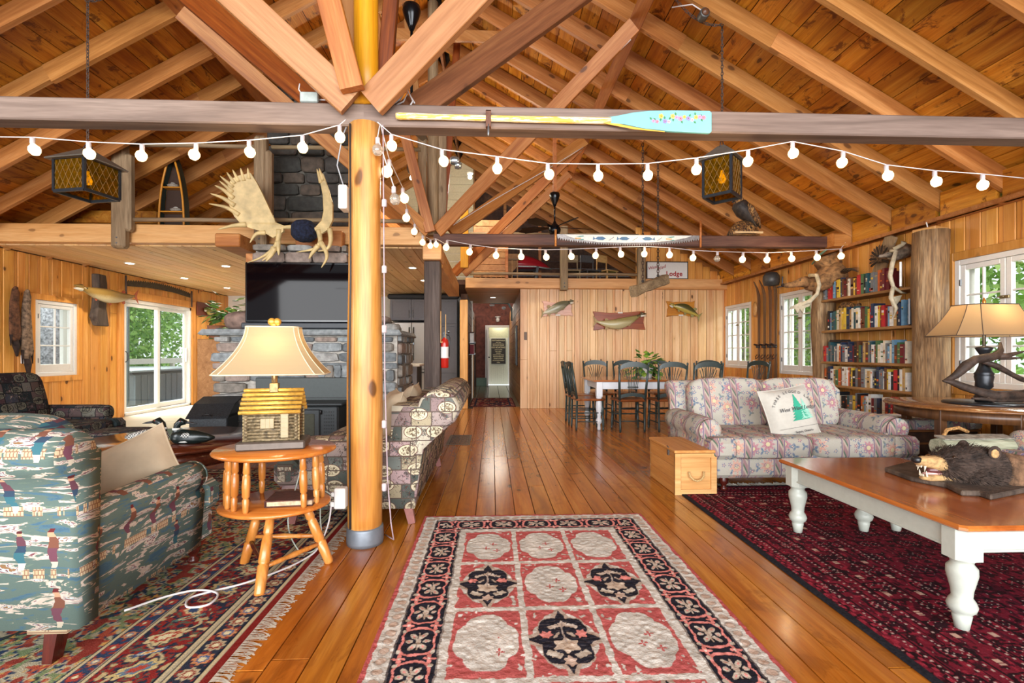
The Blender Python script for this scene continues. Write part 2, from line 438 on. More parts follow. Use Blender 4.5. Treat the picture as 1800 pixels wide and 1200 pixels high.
MB().box(-.56, .6, 13.0, 13.06, 2.5, 3.1).build('header_board', M_barn, he)
# ================================================================ ROOF
ce = struct('ceiling', 'steep vaulted roof of amber boards on exposed rafters', 'ceiling')
RY0, RY1 = -1.6, 13.3
for side in (1, -1):
    run = 5.7 if side > 0 else 5.85; n = 31; L = run*sqrt(1+SL*SL)+.3
    for i in range(n):
        a = L*i/n; b = L*(i+1)/n; th = atan2(SL, 1); off = .19
        y = RY0-rng.uniform(0, 3)
        while y < RY1:
            LL = rng.choice([3.7, 4.9, 6.1]); ya, yb = max(y, RY0)+.002, min(y+LL, RY1)-.002; y += LL
            if yb-ya < .05: continue
            def P(s, h, yy): return (RIDX+side*(s*cos(th)+h*sin(th)), yy, RIDZ-s*sin(th)+h*cos(th))
            g = .004; h0 = off+rng.uniform(0, .004); h1 = off+.03
            m = MB(); A = [P(a+g, h0, ya), P(b-g, h0, ya), P(b-g, h1, ya), P(a+g, h1, ya)]; B = [(p[0], yb, p[2]) for p in A]
            m.add(A+B, [(0,1,2,3),(7,6,5,4),(0,4,5,1),(1,5,6,2),(2,6,7,3),(3,7,4,0)]); m.build('board', M_roof, ce)
m = MB()
for side in (1, -1):
    th = atan2(SL, 1)
    def P(s_, h, yy): return (RIDX+side*(s_*cos(th)+h*sin(th)), yy, RIDZ-s_*sin(th)+h*cos(th))
    A = [P(-.16, .225, RY0), P(7.3, .225, RY0), P(7.3, .26, RY0), P(-.16, .26, RY0)]; B = [(p[0], RY1, p[2]) for p in A]
    m.add(A+B, [(0,1,2,3),(7,6,5,4),(0,4,5,1),(1,5,6,2),(2,6,7,3),(3,7,4,0)])
m.build('roof_felt', plain('roof_felt', '#2a1c12', .9), ce)
ks = [5.0+.63*k for k in range(-10, 14)]
raf = {}
for side, mat in ((1, M_rafter_r), (-1, M_rafter_l)):
    run = 5.72 if side > 0 else 5.87; th = atan2(SL, 1); L = run/cos(th)
    for y in ks:
        if y > 13.2: continue
        # two lapped lengths, as in the photograph
        cut = L*rng.uniform(.42, .62)
        for (a, b, dy, dh) in ((0, cut+.08, .0, .0), (cut-.02, L-.12 if side > 0 else L, .008 if rng.random()<.5 else -.008, rng.choice([0, .0, .03]))):
            m = MB(); h0, h1 = .0+dh, .185
            def P(s, h, yy): return (RIDX+side*(s*cos(th)+h*sin(th)), yy, RIDZ-s*sin(th)+h*cos(th))
            A = [P(a, h0, y-.024+dy), P(b, h0, y-.024+dy), P(b, h1, y-.024+dy), P(a, h1, y-.024+dy)]; B = [(p[0], p[1]+.05, p[2]) for p in A]
            m.add(A+B, [(0,1,2,3),(7,6,5,4),(0,4,5,1),(1,5,6,2),(2,6,7,3),(3,7,4,0)]); m.build('rafter', mat, ce)
MB().box(RIDX-.02, RIDX+.02, RY0, RY1, RIDZ-.04, RIDZ+.2).build('ridge_board', M_bracedk, ce)
for ya, yb in zip(ks[:-1], ks[1:]):   # blocking over the wall plates
    if yb < 10.1: MB().box(4.78, 4.82, ya+.03, yb-.03, 2.56, 2.86).build('blocking', M_roof, ce)
MB().box(4.74, 4.9, -1.6, 10, 2.56, 2.6).build('wall_plate', M_rafter_r, ce)
# purlins and braces
M_purl = wood('purlin_fir', '#7a3e16', '#a8622c', '#bd7b40', 'y', rough=.55, knots=.6, var=.1)
for sx in (1, -1):
    px = RIDX+sx*2.28
    for ya, yb in ((-.5, 4.4), (4.3, 9.4)):
        MB().beam((px, ya, roofz(px)-.02), (px, yb, roofz(px)-.02), .14, .05, (sx*SL, 0, 1)).build('purlin', M_purl, ce)
def brace(p0, p1, w=.06, h=.15, mat=None, up=(0, -1, 0)):
    p0 = Vector(p0); p1 = Vector(p1); d = p1-p0; L = d.length
    m = MB().beam((0, 0, 0), (L, 0, 0), h, w, (0, 0, 1), b=.004)
    # local x along the brace, broad face towards the viewer
    xa = d.normalized(); za = Vector(up); ya = za.cross(xa).normalized(); za = xa.cross(ya).normalized()
    R = Matrix((xa, ya, za)).transposed().to_4x4(); R.translation = p0
    o = m.build('brace', mat or M_brace, ce); o.matrix_world = R; return o
def fan(Yp, zf, dyn, dyf, mats, dx=.06, hh=.16):
    for sx, (mn, mf) in zip((1, -1), mats):
        t = RIDX+sx*2.25
        brace((-.77+sx*dx, Yp-.06, zf), (t, Yp+dyn, roofz(t)-.1), .06, hh, mn)
        brace((-.77+sx*(dx+.16), Yp+.14, zf+.02), (t, Yp+dyf, roofz(t)-.1), .06, hh, mf)
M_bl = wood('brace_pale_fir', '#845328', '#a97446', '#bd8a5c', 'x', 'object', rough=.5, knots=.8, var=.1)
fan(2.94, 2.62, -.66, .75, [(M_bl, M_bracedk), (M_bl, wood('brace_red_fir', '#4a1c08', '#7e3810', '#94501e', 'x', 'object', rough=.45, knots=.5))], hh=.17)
fan(6.42, 2.74, -1.55, 1.15, [(M_brace, M_brace), (M_brace, M_brace)])
fan(9.2, 2.65, -1.6, -.2, [(M_brace, M_brace), (M_brace, M_brace)])
for Yp, z0 in ((2.9, 2.66), (6.4, 2.72)):
    brace((-.80, Yp-.09, z0), (-1.5, Yp-.25, roofz(-1.5)-.02), .06, .13, M_brace)
    brace((-.82, Yp+.12, z0), (-1.14, Yp+.2, roofz(-1.14)-.02), .05, .10, M_bl)
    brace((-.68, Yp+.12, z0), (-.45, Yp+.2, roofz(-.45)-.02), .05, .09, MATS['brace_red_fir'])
# collar ties hung under the ridge, seen end-on beyond the first truss
for y in (5.0+.63*2-.05, 5.0+.63*5-.05): MB().beam((-1.7, y, 5.2), (.1, y, 5.2), .04, .14).build('collar_tie', M_rafter_r, ce)
# ================================================================ TIE BEAMS AND POSTS
tb = tag(MB().beam((XL, 3.0, 2.585), (-.77, 3.0, 2.58), .125, .135, b=.008).build('tie_beam', M_beam), 'long grey brown tie beam running left from the log post', 'beam', kind='structure')
tb = tag(MB().beam((-.77, 3.0, 2.58), (4.9, 3.0, 2.58), .125, .135, b=.008).build('tie_beam', M_beam), 'long grey brown tie beam carrying the painted oar', 'beam', kind='structure')
tb = tag(MB().beam((-.77, 6.45, 2.645), (4.9, 6.45, 2.66), .12, .15, b=.008).build('tie_beam', M_beamdk), 'dark stained tie beam carrying the painted saw', 'beam', kind='structure')
t = MB().beam((4.55, 6.35, 2.66), (4.9, 6.35, 2.66), .2, .17, b=.02).build('beam_end_block', M_brace, tb)
pr = random.Random(1)
def logpost(name, x, y, r, z0, z1, mat, label, n=22, wob=.006, taper=.0, cat='post'):
    m = MB(); K = 14; rings = []
    ph = [pr.uniform(0, 6) for _ in range(4)]
    for k in range(K+1):
        t = k/K; z = z0+(z1-z0)*t; rr = r*(1-taper*t)
        rings.append([(x+cos(a)*(rr+wob*sin(2*a+ph[0]+t*3)+wob*.7*sin(3*a+ph[1])+wob*.6*sin(t*9+ph[2])), y+sin(a)*(rr+wob*sin(2*a+ph[0]+t*3)+wob*.6*sin(5*t+ph[3])), z) for a in [2*pi*i/n for i in range(n)]])
    m.loft(rings); o = m.build(name, mat); return tag(o, label, cat, kind='structure')
p1 = logpost('log_post', -.77, 2.97, .098, .0, 2.52, M_log, 'thick peeled golden log post with a grey metal foot band')
MB().lathe([(.107, .0), (.109, .02), (.108, .095), (.106, .105)], (-.77, 2.97, 0), 24).build('metal_band', plain('galvanised_band', '#7b828a', .45, .5, var=.12, scale=12), p1, label='grey galvanised band around the foot')
MB().tube([(-.835, 2.886, 0.11), (-.84, 2.882, .9), (-.832, 2.884, 1.6), (-.836, 2.886, 2.5)], .006, 6).build('cable', plain('dark_cable', '#2a2622', .6), p1)
logpost('log_post', -.77, 2.99, .078, 2.65, RIDZ-.05, M_logy, 'golden yellow upper log rising from the beam to the ridge')
logpost('log_post', -.79, 6.5, .07, 2.72, RIDZ-.05, M_greywood, 'weathered upper post above the dark tie beam', wob=.004)
p2 = tag(MB().cbox(-.895, -.685, 6.4, 6.6, 0, 2.36, .012).build('timber_post', M_dkpost), 'rough dark square post holding the fire extinguisher', 'post', kind='structure')
tag(MB().cbox(-.9, -.66, 6.3, 6.66, 2.36, 2.57, .012).build('post_cap', M_loftbeam), 'pale timber cap on the dark square post', 'beam', kind='structure')
# extra boards flanking upper post 2
for xx in (-.93, -.66):
    tag(MB().cbox(xx-.06, xx+.05, 6.5, 6.6, 2.84, 4.6, .008).build('loft_post', M_greywood), 'weathered plank beside the upper post, '+('towards the fireplace' if xx < -.8 else 'towards the dining side'), 'post', kind='structure')
p3 = tag(MB().cbox(-.66, -.5, 9.95, 10.15, 0, 2.24, .01).build('timber_post', wood('pine_post', '#b87c38', '#d89c54', '#e4b06c', 'z', rough=.45, knots=.5)), 'smooth pale pine post at the hallway corner', 'post', kind='structure')
# ================================================================ LOFTS
lf = struct('ceiling', 'low plank ceiling under the left loft with downlights', 'ceiling')
xx = XL
while xx < -.81:
    y = 6.7-rng.uniform(0, 3); b = min(xx+.185, -.8)
    while y < 12.45:
        ya, yb = max(y, 6.7), min(y+3.6, 12.45)
        if yb-ya > .05: MB().cbox(xx+.002, b-.002, ya+.001, yb-.001, 2.585, 2.61, .006).build('plank', M_plankl, lf)
        y += 3.6
    xx += .185
MB().box(XL, -.8, 6.7, 13.3, 2.7, 2.83).build('loft_deck', M_barnp, lf)
bf = tag(MB().cbox(XL, -.9, 6.55, 6.7, 2.6, 2.84, .008).build('loft_beam', M_loftbeam), 'pale pine beam along the front edge of the left loft', 'beam', kind='structure')
tag(MB().cbox(-.9, -.68, 6.66, 10.0, 2.31, 2.57, .01).build('loft_beam', M_loftbeamy), 'pale beam running back from the dark post to the hallway', 'beam', kind='structure')
tag(MB().cbox(-.545, 4.9, 9.86, 10.02, 2.47, 2.68, .008).build('loft_beam', M_loftbeam), 'long pine beam along the top of the back wall', 'beam', kind='structure')
lb = struct('ceiling', 'low plank ceiling over the hallway entrance', 'ceiling')
for k in range(17): MB().cbox(-.56, .62, 10.02+.176*k, 10.02+.176*(k+1)-.003, 2.48, 2.5, .004).build('plank', M_planky, lb)
MB().box(-.8, 3.2, 10.02, 13.3, 2.56, 2.66).build('loft_deck', M_barn, lb)
MB().box(-.6, .7, 13.2, 17.1, 3.0, 3.06).build('hall_ceiling', M_barnp, lb)
# knee wall boards at the left, below the roof
kn = struct('wall_loft_left', 'low reddish board wall where the roof meets the left loft')
for k, yy in enumerate([6.95, 8.0]):
    pass
for k in range(2): MB().cbox(-6.1, -4.85, 7.2-.02*k, 7.26, 2.84+.18*k, 3.015+.18*k, .006).build('board', M_rafter_r if k == 0 else M_roof, kn)
for k in range(3): MB().cbox(-6.0+.02*k, -5.95+.02*k, 7.3, 13.2, 2.84+.2*k, 3.035+.2*k, .004).build('board', M_roof, kn)
# loft far gable: dark horizontal boards, white painted part on the left of the post line
wg = struct('wall_loft_back', 'dark horizontal board wall at the back of the loft')
for k in range(16):
    z = 2.66+.2*k; half = (RIDZ+.15-z)/SL
    a, b = max(-.45, RIDX-half), min(RIDX+half, 4.9)
    if b-a > .2: MB().cbox(a, b, 13.2, 13.24, z+.003, z+.197, .004).build('board', M_barn, wg)
M_lwhite = plain('loft_white_paint', '#d8cda8', .6, var=.05)
ww_ = struct('wall_loft_white', 'cream painted boards at the back of the left loft')
for k in range(16):
    z = 2.84+.19*k; half = (RIDZ+.1-z)/SL; a, b = max(RIDX-half, XL), -.45
    if b-a > .1: MB().cbox(a, b, 12.0, 12.03, z+.003, z+.187, .004).build('board', M_lwhite if z > 2.8 else M_barn, ww_)
MB().cbox(-.47, -.43, 12.0, 13.2, 2.66, 5.8, .004).build('end_board', M_barnp, ww_)
for xx in (.35, 1.3): MB().cbox(xx-.04, xx+.04, 13.1, 13.2, 2.66, roofz(xx), .004).build('stud', M_brace, wg)
# gable panelling above the back wall on the right, behind the lodge sign
wg2 = struct('wall_gable', 'vertical boards under the rafters behind the lodge sign')
for k in range(12):
    a = 3.0+.158*k; b = min(a+.15, 4.88); zt = roofz(b)+.15
    if zt > 2.7: MB().cbox(a, b, 9.98, 10.0, 2.66, zt, .004).build('panel', M_pine_o, wg2)
# ================================================================ WINDOWS
def casement_window(name, label, xw, inw, y0, y1, z0, z1, cols, rows, leafs, deep=.09, frame=.055, stile=.05, casing=None, rail_b=.09):
    """window in a wall at x=xw; inw=+1 if the room is at greater x"""
    t = struct(name, label, 'window')
    def bx(m, dx0, dx1, a, b, c, d):
        X0, X1 = sorted((xw+inw*dx0, xw+inw*dx1)); m.cbox(X0, X1, a, b, c, d, .004)
    fr = MB(); bx(fr, -.1, .012, y0, y0+frame, z0, z1); bx(fr, -.1, .012, y1-frame, y1, z0, z1); bx(fr, -.1, .012, y0+frame, y1-frame, z1-frame, z1); bx(fr, -.1, .012, y0+frame, y1-frame, z0, z0+frame)
    fr.build('window_frame', M_white, t)
    if casing:
        c = MB(); w = .085
        bx(c, 0, .03, y0-w, y0, z0-w, z1+w); bx(c, 0, .03, y1, y1+w, z0-w, z1+w); bx(c, 0, .03, y0, y1, z1, z1+w); bx(c, 0, .03, y0, y1, z0-w, z0)
        c.build('casing', casing, t)
    W_ = (y1-y0-2*frame)/leafs
    for l in range(leafs):
        a = y0+frame+W_*l+.003; b = a+W_-.006; c0, c1 = z0+frame+.003, z1-frame-.003
        s = MB(); bx(s, -.045, .0, a, a+stile, c0, c1); bx(s, -.045, .0, b-stile, b, c0, c1); bx(s, -.045, 0, a+stile, b-stile, c1-stile, c1); bx(s, -.045, 0, a+stile, b-stile, c0, c0+rail_b)
        so = s.build('sash', M_white, t)
        ga, gb, gc, gd = a+stile, b-stile, c0+rail_b, c1-stile
        mu = MB()
        for k in range(1, cols): yy = ga+(gb-ga)*k/cols; bx(mu, -.035, -.008, yy-.009, yy+.009, gc, gd)
        for k in range(1, rows): zz = gc+(gd-gc)*k/rows; bx(mu, -.035, -.008, ga, gb, zz-.009, zz+.009)
        mu.build('muntin', M_white, so)
        for i in range(cols):
            for j in range(rows):
                g = MB(); bx(g, -.026, -.022, ga+(gb-ga)*i/cols, ga+(gb-ga)*(i+1)/cols, gc+(gd-gc)*j/rows, gc+(gd-gc)*(j+1)/rows); g.build('pane', M_glass, so)
        for zz in (c0+.18, c1-.18):
            h = MB(); e = a if l == 0 else b; bx(h, 0, .012, e-.012, e+.012, zz-.035, zz+.035); h.build('hinge', M_grey, so)
    if leafs == 2:
        m = MB(); ym = (y0+y1)/2; bx(m, 0, .02, ym-.045, ym+.045, z0+(z1-z0)*.66, z0+(z1-z0)*.66+.03); bx(m, .02, .035, ym-.01, ym+.06, z0+(z1-z0)*.66+.01, z0+(z1-z0)*.66+.022); m.build('latch', plain('brass_latch', '#8a7a58', .4, .8), t)
    # outer storm frame seen through the panes
    o = MB(); X0 = xw-inw*.17; 
    bx(o, -.2, -.14, y0+.0, y0+.07, z0, z1); bx(o, -.2, -.14, y1-.07, y1, z0, z1); bx(o, -.2, -.14, y0, y1, z1-.06, z1); bx(o, -.2, -.14, y0, y1, z0, z0+.06)
    o.build('storm_frame', M_white, t); return t
M_cas = wood('amber_casing', '#b87428', '#d69648', '#e4aa60', 'z', rough=.4, knots=.3)
casement_window('window_1', 'white paired casement window nearest the back wall', 4.9, -1, 8.93, 9.96, .85, 2.12, 2, 4, 2)
casement_window('window_2', 'white paired casement window between the skis and the bookcase', 4.9, -1, 6.96, 8.04, .80, 2.15, 2, 4, 2)
casement_window('window_3', 'large white casement window behind the driftwood lamp', 4.9, -1, 3.92, 4.92, .80, 2.12, 2, 4, 2, casing=M_cas)
casement_window('window_4', 'small white window in pine casing beside the hanging pelts', -6.65, 1, 7.3, 8.02, .8, 1.93, 2, 3, 1, casing=M_cas, rail_b=.12)
# sliding door
d = struct('door_1', 'white framed sliding glass door to the deck', 'door')
dm = MB()
for a, b, c, e in ((8.97, 9.03, 0, 2.14), (10.89, 10.95, 0, 2.14), (8.97, 10.95, 2.07, 2.14), (8.97, 10.95, 0, .05)): dm.cbox(-6.74, -6.63, a, b, c, e, .006)
dm.build('door_frame', M_white, d)
cs = MB(); cs.cbox(-6.65, -6.6, 8.85, 8.97, 0, 2.28, .006); cs.cbox(-6.65, -6.6, 10.95, 11.07, 0, 2.28, .006); cs.cbox(-6.65, -6.6, 8.97, 10.95, 2.14, 2.28, .006); cs.build('casing', M_cas, d)
M_alu = plain('dark_screen_frame', '#5c676c', .4, .3)
for i, (a, b, xo) in enumerate(((9.03, 9.99, -6.68), (9.93, 10.89, -6.72))):
    s = MB(); 
    for y0, y1, z0, z1 in ((a, a+.07, .06, 2.07), (b-.07, b, .06, 2.07), (a+.07, b-.07, 2.0, 2.07), (a+.07, b-.07, .06, .15)): s.cbox(xo-.02, xo+.02, y0, y1, z0, z1, .005)
    so = s.build('sliding_panel', M_white, d)
    MB().box(xo-.004, xo+.004, a+.07, b-.07, .15, 2.0).build('pane', M_glass, so)
    MB().cbox(xo-.06, xo-.03, a+.17, a+.215, .1, 2.05, .004).build('screen_stile', M_alu, so)
    if i == 1: MB().cbox(xo+.02, xo+.06, b-.055, b-.03, .95, 1.25, .008).build('handle', M_white, so)
    else: MB().tube([(xo+.03, a+.03, .98), (xo+.07, a+.03, 1.02), (xo+.07, a+.03, 1.14), (xo+.03, a+.03, 1.18)], .008, 6).build('handle', M_black, so)
# hall door
d2 = struct('door_2', 'white framed inner doorway with a beadboard door at the hall end', 'door')
m = MB()
for a, b, c, e in ((-.24, -.16, 0, 2.12), (.6, .68, 0, 2.12), (-.16, .6, 2.04, 2.12)): m.cbox(a, b, 16.95, 17.05, c, e, .006)
m.build('door_frame', M_white, d2)
M_bead = plain('pale_beadboard', '#c9c6ae', .5, var=.05)
for k in range(9): MB().cbox(-.1+.075*k, -.1+.075*k+.073, 17.6, 17.62, 0, 1.7, .004).build('board', M_bead, d2)
MB().cbox(-.12, .6, 17.6, 17.64, 1.7, 2.15, .004).build('top_panel', plain('olive_cream', '#b6b48e', .5), d2)
MB().cbox(-.165, -.13, 16.5, 17.0, 0.01, 2.03, .004).build('open_leaf', M_white, d2)
MB().lathe([(.0, 0), (.025, .005), (.03, .03), (.012, .05), (.0, .06)], (-.13, 16.58, 1.0), 10, ax='x').build('knob', M_black, d2)
MB().box(-.7, .8, 17.7, 17.75, 0, 3).build('back_room_wall', M_cream, d2)
MB().box(-.55, -.2, 16.93, 17.0, 0, .28).build('skirting', plain('green_skirting', '#5f7a66', .5), he)
# ================================================================ OUTSIDE
gr = struct('ground', 'grassy ground outside the windows', 'ground')
MB().box(5.3, 40, -15, 50, -.9, -.5).build('lawn', plain('lawn', '#5c7a30', .9, var=.3, scale=1), gr)
MB().box(-40, -9.9, -15, 50, -1.4, -.9).build('lawn', plain('lawn', '#5c7a30', .9, var=.3, scale=1), gr)
dk = thing('deck', 'pale timber deck outside the sliding door', 'deck', (0, 0, 0), kind='structure')
for k in range(22): MB().cbox(-10.0, -6.8, 8.0+.145*k, 8.135+.145*k, -.08, -.04, .004).build('board', plain('deck_board', '#9d9a90', .7, var=.1, scale=8), dk)
rl = tag(MB().cbox(-9.75, -9.6, 7.4, 16.2, .84, .99, .01).build('deck_rail', plain('deck_rail_wood', '#b9b4a4', .7)), 'flat weathered railing board outside the sliding door', 'railing', kind='structure')
m = MB(); 
for yy in (8.0, 10, 12.4, 15): m.cbox(-9.72, -9.62, yy, yy+.1, -.05, .84, .005)
m.build('rail_post', MATS['deck_rail_wood'], rl)
ht = thing('hot_tub', 'grey square hot tub on the deck outside the sliding door', 'hot tub', (-8.6, 11.8, -.04))
M_tub = plain('tub_grey', '#5d6468', .5, var=.08)
MB().cbox(-.95, .85, -1.05, 1.2, 0, .76, .06).build('shell', M_tub, ht); MB().cbox(-1.0, .9, -1.1, 1.25, .76, .84, .04).build('cover', plain('tub_cover', '#7d8587', .5), ht)
for k in range(9): MB().cbox(-.9+.19*k, -.9+.19*k+.17, -1.08, -1.04, .06, .7, .006).build('slat', M_tub, ht)
for k in range(11): MB().cbox(.84, .88, -1.0+.2*k, -1.0+.2*k+.17, .06, .7, .006).build('slat', M_tub, ht)
M_leaf = [plain('leaf_'+str(i), c, .6, var=.15, scale=2) for i, c in enumerate(['#8fbf5a', '#abd472', '#6f9f50', '#c4e290'])]
M_bark = plain('bark', '#4c4238', .9, var=.3)
def tree(x, y, z0, h, R, label, seed, mi, n=3600, trunk=True, leafs=.11, low=.15):
    r = random.Random(seed); t = thing('tree', label, 'tree', (x, y, z0))
    if trunk: MB().tube([(0,0,0), (.05,0,h*.4), (0,.05,h*.85)], [R*.07, R*.05, R*.02], 8).build('trunk', M_bark, t)
    cl = [(r.gauss(0, R*.42), r.gauss(0, R*.42), h*r.uniform(low, .98)) for _ in range(46)]
    N = n; c = np.array(cl); rr = np.random.RandomState(seed)
    ci = c[rr.randint(0, len(c), N)]; ctr = ci+rr.normal(0, 1, (N, 3))*np.array([R*.2, R*.2, R*.15])
    d1 = rr.normal(0, 1, (N, 3)); d1 /= np.linalg.norm(d1, axis=1)[:, None]; d2_ = np.cross(d1, rr.normal(0, 1, (N, 3))); d2_ /= np.linalg.norm(d2_, axis=1)[:, None]
    s = leafs*rr.uniform(.6, 1.4, (N, 1)); q = np.stack([ctr-d1*s, ctr-d2_*s*.5, ctr+d1*s, ctr+d2_*s*.5], 1).reshape(-1, 3)
    me = bpy.data.meshes.new('foliage'); me.from_pydata(q.tolist(), [], [(4*i, 4*i+1, 4*i+2, 4*i+3) for i in range(N)])
    for mm in (M_leaf[mi], M_leaf[(mi+1) % 4]): me.materials.append(mm)
    me.polygons.foreach_set('material_index', [i % 2 for i in range(N)]); me.update()
    link('foliage', me, t, kind='stuff')
tr = [(-13.5, 12.5, 6, 2.6, 'dense green cedar beyond the deck, behind the first door panel', 0), (-13.0, 16.8, 6, 2.6, 'bright green cedar beyond the deck, behind the second door panel', 1),
      (-15, 20.5, 7, 3, 'tall leafy tree farther off past the hot tub', 0), (-12, 9.0, 5, 1.8, 'leafy shrub beside the birch outside the small window', 3),
      (8.6, 15.6, 4.5, 2.2, 'leafy tree outside the window nearest the back wall', 3), (8.8, 11.8, 5, 2.0, 'pale green tree outside the middle window', 1),
      (8.0, 8.2, 5, 1.7, 'green tree outside the large window, farther along', 0), (8.6, 5.6, 5, 2.0, 'yellow green tree right outside the large window', 3), (10.5, 20, 6, 3, 'distant tree past the neighbouring cabin', 2)]
for i, (x, y, h, R, lb_, mi) in enumerate(tr): tree(x, y, -.9, h+.9, R, lb_, 20+i, mi, 9000 if x < 0 else 7000, leafs=.10 if x<0 else .075)
bt = thing('birch_tree', 'mottled white birch trunk right outside the small window', 'tree', (-8.3, 9.35, -.9))
M_birch = plain('birch_bark', '#77777b', .8, var=.5, scale=26)
MB().tube([(0,0,0), (.05,.05,1.5), (.12,.05,3), (.2,.1,5)], [.24,.22,.2,.17], 14).build('trunk', M_birch, bt); MB().tube([(.3,.45,0), (.25,.5,1.5), (.05,.6,3.4), (-.1,.7,5)], [.13,.12,.11,.1], 10).build('side_trunk', M_birch, bt)
nb = thing('neighbour_cabin', 'pale grey neighbouring cabin seen through the two far windows', 'cabin', (11.2, 18.5, -.5))
M_sid = plain('pale_siding', '#b9bcbc', .7)
for k in range(13): MB().cbox(-2.6, 2.6, -1.8, 3, .17*k, .17*k+.165, .01).build('siding', M_sid, nb)
MB().prism([(-3, 2.2), (3, 2.2), (0, 3.6)], (0, -2, 0), (1,0,0), (0,0,1), (0, 5.2, 0)).build('roof', plain('shingle_grey', '#8d8f92', .9), nb)
for xx in (-1.6, .4):
    f = MB().cbox(xx, xx+1, -1.87, -1.82, .8, 1.8, .01).build('window', M_white, nb); MB().box(xx+.08, xx+.92, -1.89, -1.875, .88, 1.72).build('pane', plain('dark_pane', '#4a5458', .1), f)
# ================================================================ STRING LIGHTS, LANTERNS, FANS, THINGS ON THE BEAMS
M_cord = plain('white_cord', '#cfc8c6', .5, var=.02)
M_sock = plain('pale_socket', '#b9aeb0', .4, var=.03)
M_bulb = emis('lit_bulb_glass', (1.0, .74, .38), 2.3)
M_clear = plain('unlit_bulb_glass', '#cfc4b4', .08, spec=.8, var=.02, Transmission_Weight=.7)
bulb_me = MB().lathe([(.003, -.082), (.02, -.079), (.032, -.062), (.036, -.045), (.032, -.028), (.018, -.014), (.012, -.004)], n=12).mesh('bulb', M_bulb)
bulb_un = MB().lathe([(.003, -.082), (.02, -.079), (.032, -.062), (.036, -.045), (.032, -.028), (.018, -.014), (.012, -.004)], n=12).mesh('bulb_unlit', M_clear)
sock_me = MB().lathe([(.012, -.012), (.015, -.006), (.015, .028), (.010, .034)], n=10).mesh('socket', M_sock)
def strand(label, pts, ends=(), unlit=(), sc=.84, nb=None, lpow=0):
    """pts = bulb centres in metres"""
    t = thing('string_light', label, 'string lights', (0, 0, 0), group='strings of round bulbs')
    path = [Vector(e) for e in ends[:1]]+[Vector(p)+Vector((0, 0, .085*sc)) for p in pts]+[Vector(e) for e in ends[1:]]
    MB().tube(path, .0038*sc, 6).build('cord', M_cord, t)
    for i, p in enumerate(pts):
        b = link('bulb', bulb_un if i in unlit else bulb_me, t, Vector(p)+Vector((0, 0, .046*sc))); b.scale = (sc, sc, sc)
        b.rotation_euler = (rng.uniform(-.3, .3), rng.uniform(-.3, .3), 0)
        k = link('socket', sock_me, t, Vector(p)+Vector((0, 0, .05*sc))); k.scale = (sc, sc, sc)
    return t
def v3(L, y): return [(x, y, z) for x, z in L]
A = [(-2.630,2.313),(-2.319,2.292),(-2.020,2.284),(-1.716,2.296),(-1.415,2.318),(-1.109,2.353),(-0.895,2.417)]
E1 = [(-2.995,2.381),(-0.836,2.461)]
strand('string of lit globe bulbs under the tie beam, left of the log post', v3(A, 2.88), (v3(E1, 2.88)[0], (-.86, 2.88, 2.52)))
A = [(-0.594,2.368),(-0.296,2.283),(0.030,2.247),(0.333,2.211),(0.635,2.212),(0.936,2.220),(1.236,2.259),(1.556,2.313),(1.833,2.369),(2.151,2.315),(2.425,2.236),(2.734,2.205),(3.043,2.189)]
strand('string of lit globe bulbs under the tie beam, right of the log post', v3(A, 2.88), ((-.67, 2.86, 2.50), (3.4, 2.9, 2.24)))
for a in [(-1.442,2.143),(0.111,2.072),(1.409,2.123)]: point_light('bulb_glow', (a[0], 2.75, a[1]+.05), 5, (1, .72, .4), .05)
ys = [3.2, 3.7, 4.2, 4.7, 5.2, 5.7, 6.1]
px = [(-0.975,1.850)]
A = [[(-0.632,2.258)][0]+(3.0,), [(-0.659,2.288)][0]+(3.6,), [(-0.752,2.339)][0]+(4.3,), [(-0.793,2.394)][0]+(5.0,), [(-0.798,2.420)][0]+(5.6,), [(-0.770,2.491)][0]+(6.1,), [(-0.723,2.539)][0]+(6.25,)]
strand('short string of bulbs swinging back from the log post to the dark beam', [(a, c, b) for a, b, c in A], ((-.66, 2.9, 2.5), (-.6, 6.3, 2.56)), sc=.95)
A = [(-0.580,2.510),(-0.280,2.454),(0.052,2.413),(0.377,2.401),(0.696,2.396),(1.025,2.406),(1.362,2.424),(1.678,2.441),(2.003,2.451),(2.336,2.439),(2.656,2.404),(2.978,2.392),(3.324,2.387),(3.648,2.382),(3.981,2.400),(4.323,2.418),(4.659,2.443)]
strand('string of lit globe bulbs under the dark tie beam', v3(A, 6.28), ((-.62, 6.3, 2.53), (4.7, 6.25, 2.62)), unlit=(11,), sc=1.15)
for x in (.3, 2.0, 3.8): point_light('bulb_glow', (x, 6.1, 2.42), 5, (1, .72, .4), .05)
A = [(-0.669,2.335),(-0.586,2.050)]
hs = strand('white light cord hanging straight down beside the log post to the floor', [(A[0][0], 2.86, A[0][1]), (A[1][0]+.01, 2.86, A[1][1])], ((-.66, 2.88, 2.5),), unlit=(0, 1), sc=.9)
MB().tube([(-.64, 2.87, 2.49), (-.635, 2.87, 1.8), (-.632, 2.88, 1.0), (-.62, 2.9, .4), (-.6, 2.9, .14), (-.59, 2.93, .03), (-.62, 3.0, .012), (-.67, 3.06, .012)], .004, 6).build('hanging_cord', plain('pinkish_cord', '#a8959a', .5), hs)
for z in (2.02, 1.63, 1.28, .72, .35): link('empty_socket', sock_me, hs, (-.634, 2.875, z))
